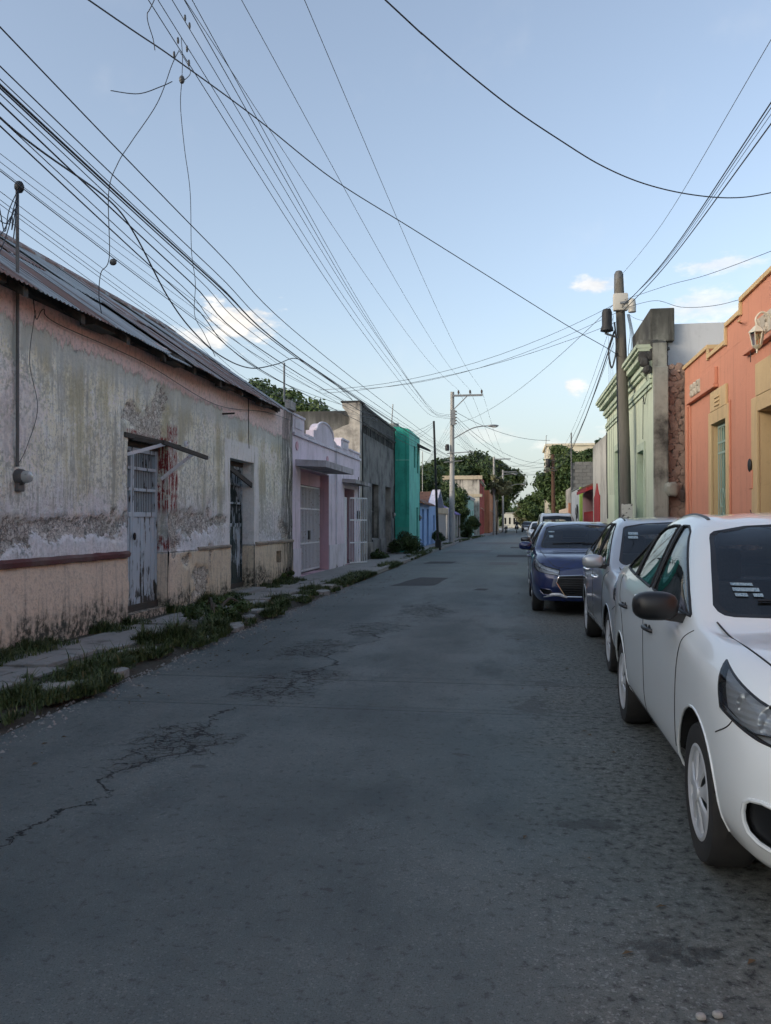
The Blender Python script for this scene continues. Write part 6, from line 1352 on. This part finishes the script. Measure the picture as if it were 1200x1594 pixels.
    def loops(faces):
        cnt = {}
        for f in faces:
            for i in range(len(f)):
                a, b = f[i], f[(i + 1) % len(f)]; ka = tuple(round(c, 4) for c in V[a]); kb = tuple(round(c, 4) for c in V[b])
                if ka == kb: continue
                if (kb, ka) in cnt: cnt.pop((kb, ka))
                else: cnt[(ka, kb)] = 1
        nx = {}
        for a, b in cnt: nx[a] = b
        res = []
        while nx:
            a = next(iter(nx)); lp = [a]; c = nx.pop(a)
            while c != a and c in nx: lp.append(c); c = nx.pop(c)
            if len(lp) > 3: res.append(lp + [lp[0]])
        return res
    def seal(faces, r, m, par, nm, sgn=(1, -1)):
        for sg in sgn:
            mb = MB()
            for lp in loops(faces): mb.tube([(v[0] * sg, v[1], v[2]) for v in lp], r, 6, False)
            if mb.v: mb.build(nm, m, par, True)
    bo = emit('body', body, col_mat, root, both=True)[0]
    for c in pil: emit('pillar_trim', c, M_BLACK, root, both=False, off=-.001)
    for c in wins:
        for o in emit('side_window', c, M_GLASS, root, off=-.006): pass
    for c in wins: seal(c, .008, M_RUBBER, root, 'window_seal')
    wo = emit('windscreen', wsf, M_GLASS, root, both=True, off=-.004)[0]
    emit('rear_window', rwf, M_GLASS, root, both=True, off=-.004)
    # black frit band round the windscreen: the rim of the opening
    def band(faces, wdt, nm, par, m):
        lp = [l for l in loops(faces)]
        full = []
        for l in lp: full += l
        pts = [Vector(v) for v in full if v[0] > 1e-4]
        mb = MB()
        for l in lp:
            ll = [Vector(v) for v in l if True]
            c = Vector((0, sum(v.y for v in ll) / len(ll), sum(v.z for v in ll) / len(ll)))
            for sg in (1, -1):
                for a, b in zip(ll, ll[1:]):
                    if abs(a.x) < 1e-4 and abs(b.x) < 1e-4: continue
                    def inn(v):
                        d = (c - v); d.x *= .9; d.normalize(); return v + d * wdt
                    q = [a, b, inn(b), inn(a)]
                    mb.add([(v.x * sg, v.y + .0, v.z + .0015) for v in q], [(0, 1, 2, 3)])
        return mb.build(nm, m, par)
    band(wsf, .035, 'screen_border', wo, M_BLACK)
    # lamps
    for sg, o in zip((1, -1), emit('headlight', hl, M_LAMP, root, off=.003)):
        vs, fs_, mp = [], [], {}
        for f in hl:
            idx = []
            for i in f:
                if i not in mp: mp[i] = len(vs); v = V[i] - NV[i] * .03; vs.append((v.x * sg, v.y, v.z))
                idx.append(mp[i])
            fs_.append(idx)
        mesh_obj('lamp_housing', vs, fs_, mat('lamp_housing', lambda g: dict(col=(.50, .53, .56), rough=.3, metal=.35, normal=g.bump(g.m('SINE', g.m('MULTIPLY', g.xyz(g.obj())[2], 260)), .35, .01))), o, True)
        lo = [i for i in {i for f in hl for i in f}]
        def near(pq, zq): 
            i = min(lo, key=lambda j: (A[j][3] - pq) ** 2 + (A[j][2] - zq) ** 2); return V[i], NV[i]
        zs = [A[i][2] for i in lo]; pp = [A[i][3] for i in lo]
        for fr, zz, rr in ((.50, .48, .075), (.22, .38, .06), (.72, .58, .045)):
            v, q = near(min(pp) + (max(pp) - min(pp)) * fr, min(zs) + (max(zs) - min(zs)) * zz)
            c = v - q * .045
            d_ = Vector((q.x * sg * .5, -1, 0)).normalized(); u_ = Vector((0, 0, 1)); s_ = d_.cross(u_); cc = Vector((c.x * sg, c.y, c.z)); vv = []; ff = []
            for ir, (ra, dp) in enumerate(((1.0, .35), (.92, .1), (.72, -.25), (.42, -.48), (.18, -.55))):
                for ja in range(18): ta = ja * math.pi / 9; vv.append(cc + (s_ * math.cos(ta) + u_ * math.sin(ta)) * rr * ra + d_ * rr * dp * .6)
                if ir: ff += [((ir - 1) * 18 + ja, (ir - 1) * 18 + (ja + 1) % 18, ir * 18 + (ja + 1) % 18, ir * 18 + ja) for ja in range(18)]
            ro = mesh_obj('reflector', vv, ff, M_CHROME, o, True)
            MB().ell(tuple(cc - d_ * rr * .1), rr * .22, rr * .22, rr * .22, 10).build('bulb', M_LAMP, ro, True)
        mb = MB()
        for l in loops(hl):
            low = [(v[0] * sg, v[1], v[2] - .004) for v in l]
            mb.tube(low, .006, 6, False)
        mb.build('lamp_edge', M_RUBBER, o, True)
        # bright trim line inside the lamp
        low = sorted(lo, key=lambda j: A[j][3])[:: max(1, len(lo) // 60)]
        pts = []
        for fr in np.linspace(.08, .82, 9):
            v, q = near(min(pp) + (max(pp) - min(pp)) * fr, np.interp(fr, [0, .4, .8, 1], [.66, .73, .80, .9]) if P.get('drl') else .655 + .13 * fr)
            c = v - q * .012; pts.append((c.x * sg, c.y, c.z))
        MB().tube(pts, .006, 6).build('trim', M_CHROME, o, True)
    for o in emit('fog_recess', fg, M_BLACK, root, off=-.02): pass
    if fg:
        seal(fg, .009, col_mat, root, 'recess_edge')
    go = emit('grille', gr, M_BLACK, root, both=True, off=-.012)[0]
    mb = MB(); zmn = min(A[i][2] for f in gr for i in f); zmx = max(A[i][2] for f in gr for i in f); xm = max(A[i][0] for f in gr for i in f)
    k = 0
    z = zmn + .03
    while z < zmx - .01:
        xx = xm * (.92 if zmn + .05 < z < zmx - .05 else .8); mb.tube([(x, nose(x, 0, z) - .004, z) for x in np.linspace(-xx, xx, 9)], .006, 5); z += .036
    mb.build('grille_bar', M_BLACK, go, True)
    if grille == 'chrome':
        mb = MB()
        for l in loops(gr):
            for sg in (1, -1): 
                q = [(v[0] * sg, v[1] - .006, v[2]) for v in l if v[0] > 2e-3]
                k0 = max(range(len(l)), key=lambda i: l[i][2]);
                # open the ring at the centre line
                l2 = [v for v in l[:-1]]; i0 = next((i for i in range(len(l2)) if l2[i][0] > 2e-3 and l2[i - 1][0] <= 2e-3), 0)
                l2 = l2[i0:] + l2[:i0]; q = [(v[0] * sg, v[1] - .006, v[2]) for v in l2 if v[0] > 2e-3]
                mb.tube(q, .011, 6)
        mb.build('grille_trim', M_CHROME, go, True)
    else:
        mb = MB(); z = zmx - .02; mb.tube([(x, nose(x, 0, z) - .01, z - abs(x) * .12) for x in np.linspace(-xm * .8, xm * .8, 9)], .014, 6); mb.build('grille_trim', M_CHROME, go, True)
        mb = MB(); mb.ell((0, nose(0, 0, z) - .012, z - .05), .06, .012, .05, 14); mb.build('badge', M_CHROME, go, True)
    if trim_bumper:
        mb = MB()
        for sg in (1, -1):
            q = [(sg * x, nose(x, s, .31) - .008, z) for x, s, z in ((.30, 0, .30), (.42, 0, .345), (.52, .006, .345), (.60, .05, .315), (.66, .10, .30))]
            mb.tube(q, [.012, .03, .028, .02, .012], 8)
        mb.build('bumper_lip', trim_bumper, root, True)
    emit('tail_light', tl, mat('tail_red', col=(.25, .01, .012), rough=.15, coat=1.0), root, off=.002)
    # wheel wells, floor
    mb = MB(); mb.box(-.72, .72, 1.3, 3.0, .27, .33); mb.build('floor_pan', M_DARK, root); MB().box(-.40, .40, .2, L - .3, .26, .34).build('underbody', M_DARK, root)
    for s0 in P['wheels']:
        for sg in (1, -1):
            mb = MB(); r = P['arch'] + .004; N = 18; v = []; f = []
            for i in range(N + 1):
                t = -.08 + (math.pi + .16) * i / N
                for x in (.42, (P['W'] * 1.0 - .012) if math.sin(t) > .2 else .70): v.append((sg * x, s0 + r * math.cos(t), P['R'] + r * math.sin(t)))
            for i in range(N): f.append((2 * i, 2 * i + 1, 2 * i + 3, 2 * i + 2))
            mb.add(v, f); c = len(mb.v); mb.build('wheel_well', M_DARK, root)
            mesh_obj('wheel_well', [(sg * .425, s0 + r * math.cos(t), P['R'] + r * math.sin(t)) for t in np.linspace(-.05, math.pi + .05, 16)], [tuple(range(16))], M_DARK, root)
    # arch lips
    bv = BVHTree.FromPolygons(V, body)
    def onside(s, z):
        h = bv.ray_cast(Vector((2, s, z)), Vector((-1, 0, 0))); return h[0]
    for s0 in P['wheels']:
        for sg in (1, -1):
            pts = []
            for i in range(25):
                t = -.25 + (math.pi + .5) * i / 24; h = onside(s0 + (P['arch'] + .006) * math.cos(t), P['R'] + (P['arch'] + .006) * math.sin(t))
                if h: pts.append((sg * (h.x - .002), h.y, h.z))
            if len(pts) > 6: MB().tube(pts, .007, 6).build('arch_lip', col_mat, root, True)
    for poly in P['gaps']:
        q = catmull([(0, a, b) for a, b in poly], 8)
        hp = [onside(v.y, v.z) for v in q]; hp = [h for h in hp if h]
        if len(hp) > 3:
            for sg in (1, -1): MB().tube([(sg * (h.x + .0004), h.y, h.z) for h in hp], .003, 5).build('panel_gap', M_RUBBER, root)
    # bonnet shut line, from the top
    def ontop(x, s): 
        h = bv.ray_cast(Vector((x, s, 3)), Vector((0, 0, -1))); return h[0]
    q = [ontop(x, s) for x, s in P.get('bonnet', [(.60, 1.20), (.66, 1.19), (.685, 1.1), (.672, .9), (.66, .65), (.63, .42), (.57, .22), (.47, .09), (.25, .02)])]; q = [h for h in q if h]
    if len(q) > 3:
        for sg in (1, -1):
            MB().tube([(sg * h.x, h.y, h.z + .0005) for h in catmull(q, 6)], .0045, 5).build('panel_gap', M_RUBBER, root)
    if ditch:
        q = [ontop(x, s) for x, s in ((.505, 2.08), (.50, 2.2), (.497, 2.5), (.50, 2.8), (.51, 3.05))]; q = [h for h in q if h]
        for sg in (1, -1): 
            if len(q) > 2: MB().tube([(sg * h.x, h.y, h.z - .004) for h in catmull(q, 5)], .012, 6).build('roof_strip', M_BLACK, root, True)
    # wheels
    for s0 in P['wheels']:
        for sg in (1, -1):
            wl = thing('wheel', None, None, (sg * (P['W'] - .115), s0, P['R'])); wl.parent = root
            if s0 < 2: wl.rotation_euler = (0, 0, steer)
            r = P['R']; ri = r * .66
            mb = MB(); mb.lathe([(ri, -.09), (r * .80, -.10), (r * .95, -.092), (r * .992, -.07), (r, -.03), (r, .03), (r * .992, .07), (r * .95, .092), (r * .80, .10), (ri + .012, .092), (ri, .085)], (0, 0, 0), 'x', 40, False)
            mb.build('tyre', M_TYRE, wl, True)
            mb = MB(); mb.lathe([(ri, .055 * sg), (ri * .2, .062 * sg)], (0, 0, 0), 'x', 24); mb.build('brake_cover', mat('rim_shade', col=(.10, .105, .11), rough=.5, metal=.4), wl)
            mb = MB(); mb.lathe([(ri + .004, .075 * sg), (ri + .006, .092 * sg), (ri - .006, .096 * sg), (ri - .024, .088 * sg), (ri - .026, .07 * sg)], (0, 0, 0), 'x', 40, False)
            ns = 7 if hub == 'seven' else 5
            for k in range(ns):
                t = 2 * math.pi * k / ns + .2; wd = .36 if hub == 'seven' else .24
                v = []
                for rr, ww, xx in ((.04, .5, .098), (ri * .45, wd * .78, .094), (ri * .8, wd * .95, .088), (ri - .01, wd * 1.15, .086)):
                    for sgn in (-1, -.8, .8, 1): v.append((sg * (xx - (.008 if abs(sgn) == 1 else 0)), rr * math.cos(t + sgn * ww), rr * math.sin(t + sgn * ww)))
                f = []
                for a in range(3):
                    for b in range(3): f.append((a * 4 + b, a * 4 + b + 1, a * 4 + b + 5, a * 4 + b + 4))
                mb.add(v, f)
            mb.lathe([(.045, .09 * sg), (.042, .104 * sg), (.02, .108 * sg)], (0, 0, 0), 'x', 20)
            mb.build('rim', M_ALLOY, wl, True)
    # mirrors, handles
    ms, mz = P['mirror']
    for sg in (1, -1):
        h = onside(ms, mz - .03) or Vector((.8, ms, mz)); x0 = h.x
        mo = MB().ell((sg * (x0 + .135), ms + .0, mz + .035), .112, .075, .072, 20, .72).build('mirror', mirror_mat, root, True)
        MB().bar((sg * (x0 - .03), ms + .02, mz - .03), (sg * (x0 + .09), ms + .01, mz - .012), .07, .045).build('mirror_stalk', M_BLACK, mo)
        if detail: MB().box(sg * (x0 + .05), sg * (x0 + .225), ms + .066, ms + .078, mz - .015, mz + .085, .006).build('mirror_glass', M_CHROME, mo)
        for hs, hz in P['handles']:
            h = onside(hs, hz)
            if not h: continue
            ho = MB().tube(catmull([(sg * (h.x - .004), hs - .10, hz - .006), (sg * (h.x + .022), hs - .08, hz), (sg * (h.x + .034), hs, hz + .004), (sg * (h.x + .022), hs + .08, hz + .004), (sg * (h.x - .004), hs + .10, hz)], 4), .013, 8).build('door_handle', handle_mat, root, True)
            MB().ell((sg * (h.x - .006), hs, hz - .004), .010, .065, .030, 14).build('handle_cup', M_DARK, ho, True)
    # cabin
    if detail:
        mb = MB(); mb.box(-.70, .70, 1.16, 1.62, .72, 1.015, .05); mb.build('dashboard', M_BLACK, root, True)
        MB().tube([(.36 + .185 * math.cos(t), 1.72 - .06 * math.sin(t), .98 + .17 * math.sin(t)) for t in np.linspace(0, 2 * math.pi, 25)], .014, 6).build('steering_wheel', M_BLACK, root, True)
        for sx in (-.36, .36):
            so = MB().box(sx - .25, sx + .25, 2.0, 2.5, .34, .62, .07).box(sx - .24, sx + .24, 2.38, 2.56, .55, 1.13, .07).build('seat', M_SEAT, root, True)
            MB().box(sx - .14, sx + .14, 2.44, 2.55, 1.13, 1.33, .045).build('headrest', M_SEAT, so, True)
        so = MB().box(-.66, .66, 2.95, 3.4, .34, .62, .07).box(-.66, .66, 3.25, 3.45, .5, 1.10, .07).build('seat', M_SEAT, root, True)
        for sx in (-.38, .38): MB().box(sx - .13, sx + .13, 3.30, 3.40, 1.09, 1.24, .04).build('headrest', M_SEAT, so, True)
        MB().box(-.11, .11, 1.78, 1.80, 1.335, 1.395, .008).build('rear_view_mirror', M_BLACK, root)
        for sx in (-.05, .45):
            w_ = [ontop(sx + t * .52 - .3, 1.13 + .04 * abs(t - .4)) for t in (0, .5, 1)]; w_ = [h for h in w_ if h]
            bw = BVHTree.FromPolygons(V, wsf)
            pts = []
            for t in np.linspace(0, 1, 7):
                hx = sx - .42 + .55 * t; h = bw.ray_cast(Vector((abs(hx), 0, 1.118 + .02 * t)), Vector((0, 1, 0)))[0]
                if h: pts.append((hx, h.y - .012, h.z))
            if len(pts) > 2: MB().tube(pts, .007, 5).build('wiper', M_BLACK, root)
        if stickers:
            bw = BVHTree.FromPolygons(V, wsf)
            for (sx, sz, w_, h_) in stickers if isinstance(stickers, list) else [(-.43, 1.17, .09, .018), (-.40, 1.15, .10, .016), (-.44, 1.195, .05, .012)]:
                q = []
                for dx, dz in ((-1, -1), (1, -1), (1, 1), (-1, 1)):
                    h = bw.ray_cast(Vector((abs(sx + dx * w_), 0, sz + dz * h_)), Vector((0, 1, 0)))[0]
                    if h: q.append((sx + dx * w_, h.y - .004, h.z))
                if len(q) == 4: mesh_obj('sticker', q, [(0, 1, 2, 3)], M_STICK, wo)
        MB().tube([(0, 2.95, 1.46), (0, 3.12, 1.58)], [.004, .003], 5).build('aerial', M_BLACK, root)
    return root

# ------------------------------------------------------------------ the parked cars
def variant(**kw): d = dict(SEDAN); d.update(kw); return d
def tall(P, k):
    """the same car with a slightly higher cabin"""
    u = lambda z: 1.0 + (z - 1.0) * k if z > 1.0 else z
    d = dict(P)
    for n in ('E', 'F', 'H'): d[n] = [(a, b, u(c)) for a, b, c in P[n]]
    for n in ('swin', 'pillar'): d[n] = [[(a, u(b)) for a, b in q] for q in P[n]]
    for n in ('wind', 'rear'): d[n] = ([(a, u(b)) for a, b in P[n][0]], P[n][1], P[n][2])
    return d
TALL = tall(SEDAN, 1.10)
make_car('white_car', 'white sedan nearest the camera with black mirrors and hubcaps', TALL, paint('white_paint', (.78, .82, .83), 0, .4, .06), 1.63, 3.03, mirror_mat=M_BLACK, handle_mat=M_BLACK, stickers=[(-.50, 1.165, .060, .008), (-.53, 1.142, .028, .007), (-.455, 1.142, .022, .007), (-.51, 1.188, .05, .006)])
make_car('silver_car', 'silver grey sedan parked right behind the white one', TALL, paint('silver_paint', (.46, .49, .52), .5, .36, .10), 1.76, 7.78, stickers=[(-.47, 1.37, .05, .014), (-.48, 1.33, .05, .014)], handle_mat=M_CHROME)
BLUE = variant(grille=[(-.01, .31), (.33, .31), (.47, .53), (.43, .635), (-.01, .655)], fog=[(.50, .33), (.70, .34), (.76, .40), (.74, .44), (.56, .42)], drl=True)
make_car('blue_car', 'dark blue sedan with chrome-edged grille, third from the camera', BLUE, paint('blue_paint', (.002, .014, .088), .15, .3, .02), 1.13, 13.5, grille='chrome', trim_bumper=M_ALLOY, stickers=[(-.47, 1.32, .05, .012), (-.48, 1.24, .035, .02)], ditch=False)
make_car('dark_car', 'dark grey sedan mostly hidden behind the blue car', SEDAN, paint('dark_grey_paint', (.03, .033, .038), .4, .35, .08), 1.20, 18.6, stickers=False)
VAN = dict(L=4.3, W=.90, wheels=(.85, 3.55), R=.32, arch=.375,
    w=[(0, .62), (.03, .69), (.08, .745), (.2, .81), (.4, .86), (.8, .895), (1.2, .90), (3.8, .90), (4.15, .88), (4.27, .82), (4.3, .70)],
    D=[(0, .95, .66), (.3, .975, .80), (.8, .985, .90), (1.2, .992, .96), (3.8, .99, 1.02), (4.3, .93, 1.0)],
    E=[(0, .86, .78), (.3, .91, .95), (.6, .93, 1.04), (.9, .95, 1.09), (1.3, .965, 1.11), (3.8, .955, 1.15), (4.3, .9, 1.12)],
    F=[(0, .3, .84), (.3, .62, 1.03), (.6, .70, 1.12), (.72, .73, 1.18), (.9, .72, 1.32), (1.2, .70, 1.56), (1.4, .69, 1.70), (1.7, .685, 1.80), (2.4, .685, 1.84), (3.8, .685, 1.84), (4.2, .68, 1.80), (4.3, .62, 1.60)],
    H=[(0, 0, .86), (.1, 0, .95), (.3, 0, 1.06), (.55, 0, 1.15), (.7, 0, 1.25), (.9, 0, 1.42), (1.2, 0, 1.66), (1.4, 0, 1.79), (1.7, 0, 1.87), (2.4, 0, 1.90), (3.8, 0, 1.90), (4.2, 0, 1.86), (4.3, 0, 1.65)],
    sill=[(0, .27), (.8, .27), (1.3, .28), (4.3, .34)],
    swin=[[(.98, 1.17), (1.95, 1.18), (1.95, 1.70), (1.62, 1.70), (1.4, 1.60)]], pillar=[[(1.95, 1.18), (2.0, 1.18), (2.0, 1.70), (1.95, 1.70)]],
    wind=([(-.66, 1.20), (.66, 1.20), (.69, 1.24), (.635, 1.70), (.6, 1.73), (0, 1.76), (-.6, 1.73), (-.635, 1.70), (-.69, 1.24)], .4, 1.9),
    rear=([(-.55, 1.25), (.55, 1.25), (.55, 1.6), (-.55, 1.6)], 4.15, 4.4),
    gaps=[[(.98, 1.1), (1.02, .8), (1.1, .4)], [(2.05, 1.75), (2.05, 1.2), (2.05, .4)], [(2.1, 1.0), (4.1, 1.02)]], handles=((1.85, .98), (2.3, .98)), mirror=(1.15, 1.18),
    bonnet=[(.68, .72), (.66, .5), (.6, .3), (.5, .12), (.3, .03)])
VAN['grille'] = [(-.01, .50), (.40, .50), (.46, .58), (.42, .74), (-.01, .76)]
make_car('white_van', 'white delivery van parked beyond the dark grey car', VAN, paint('van_white', (.70, .71, .71), 0, .4, .1), 1.92, 37.3, mirror_mat=M_BLACK, stickers=False, ditch=False, detail=False)
make_car('pale_hatchback', 'white car just behind the delivery van', SEDAN, paint('van_white', (.7, .71, .71)), 1.62, 47.5, stickers=False, detail=False)
make_car('oncoming_car', 'small dark car far down the road with a white plate', SEDAN, paint('dark_grey_paint', (.03, .033, .038)), 1.9, 118, stickers=False, detail=False, group='traffic at the street end')
tag(MB().box(1.65, 2.15, 117.9, 117.93, .42, .56).build('number_plate', M_WHITE), 'white number plate on the far dark car', 'plate') if False else None
def motorbike(x, y, label, rider):
    t = place('motorcycle', label, 'motorcycle', (x, y, 0), 'motorcycles at the street end')
    for dy in (0, 1.25): MB().lathe([(.20, -.05), (.29, -.05), (.30, 0), (.29, .05), (.20, .05)], (x, y + dy, .30), 'x', 18).build('wheel', M_TYRE, t, True)
    MB().box(x - .12, x + .12, y + .3, y + 1.2, .5, .78, .06).build('frame', M_IRON, t, True); MB().box(x - .13, x + .13, y + .6, y + 1.35, .78, .88, .04).build('seat', M_BLACK, t, True)
    MB().tube([(x, y, .3), (x, y + .25, .95)], .035, 6).build('fork', M_STEEL, t); MB().tube([(x - .36, y + .32, 1.02), (x, y + .25, .98), (x + .36, y + .32, 1.02)], .02, 6).build('handlebar', M_STEEL, t); MB().ell((x, y + .12, .86), .09, .09, .1, 10).build('headlamp', M_CHROME, t, True)
    if rider:
        p = thing('person', 'person in dark clothes riding a motorcycle far down the road', 'person', (x, y + .8, .88))
        me = bpy.data.meshes.new('person'); J = dict(p=(0, 0, .05), ch=(0, -.12, .42), nk=(0, -.14, .58), hd=(0, -.16, .76), ls=(-.2, -.12, .5), le=(-.30, -.28, .28), lh=(-.33, -.48, .18), rs=(.2, -.12, .5), re=(.30, -.28, .28), rh=(.33, -.48, .18), lk=(-.18, -.36, -.06), lf=(-.17, -.16, -.46), rk=(.18, -.36, -.06), rf=(.17, -.16, -.46))
        K = list(J); E = [('p', 'ch'), ('ch', 'nk'), ('nk', 'hd'), ('ch', 'ls'), ('ls', 'le'), ('le', 'lh'), ('ch', 'rs'), ('rs', 're'), ('re', 'rh'), ('p', 'lk'), ('lk', 'lf'), ('p', 'rk'), ('rk', 'rf')]
        me.from_pydata([J[k] for k in K], [(K.index(a), K.index(b)) for a, b in E], []); b = bpy.data.objects.new('body', me); COL.objects.link(b); b.parent = p
        b.modifiers.new('s', 'SKIN'); b.modifiers.new('d', 'SUBSURF').levels = 1
        RR = dict(p=.15, ch=.17, nk=.06, hd=.11, ls=.075, le=.055, lh=.04, rs=.075, re=.055, rh=.04, lk=.085, lf=.06, rk=.085, rf=.06)
        for k, s in zip(K, me.skin_vertices[0].data): s.radius = (RR[k], RR[k]); s.use_root = k == 'p'
        me.materials.append(mat('dark_clothes', col=(.03, .03, .035), rough=.9))
    return t
motorbike(.35, 112, 'motorcycle ridden toward the camera in the far distance', True)
motorbike(-1.1, 108, 'motorcycle parked at the far left kerb, nearer of the pair', False)
motorbike(-.95, 111, 'motorcycle parked at the far left kerb, farther of the pair', False)

# ------------------------------------------------------------------ litter on the road
for k, (u, v, lab) in enumerate(((1091, 1587, 'small pale pebble at the lower right of the road, left one'), (1117, 1584, 'small pale pebble at the lower right of the road, right one'))):
    p = W(u, v, None, 2.5); d = p - Vector((0, 0, EYE)); p = Vector((0, 0, EYE)) + d * (EYE / -d.z)
    mb = MB(); mb.ell((p.x, p.y, .009), .016, .012, .010, 10, .8); tag(mb.build('pebble', M_KSTONE, None, True), lab, 'pebble', 'pale pebbles on the road')
q = np.random.RandomState(5); V = []; F = []
for _ in range(260):
    y = 3 + 22 * q.rand() ** 1.3; x = (-3.4 + .5 * q.rand()) if q.rand() < .6 else (.0 + 2.4 * q.rand()); r = .012 + .02 * q.rand(); a = q.rand() * 6.3; b = len(V); c, s_ = math.cos(a) * r, math.sin(a) * r
    V += [(x - c, y - s_, .006), (x + s_ * .4, y - c * .4, .012), (x + c, y + s_, .007), (x - s_ * .4, y + c * .4, .014)]; F.append((b, b + 1, b + 2, b + 3))
tag(np_mesh('leaf_litter', V, F, mat('dead_leaf', lambda g: dict(col=g.mix(g.noise(g.pos(), 3, 2), (.05, .035, .02), (.16, .11, .06)), rough=.8))), 'scattered dry leaves along the gutter and under the parked cars', 'leaves', None, 'stuff')
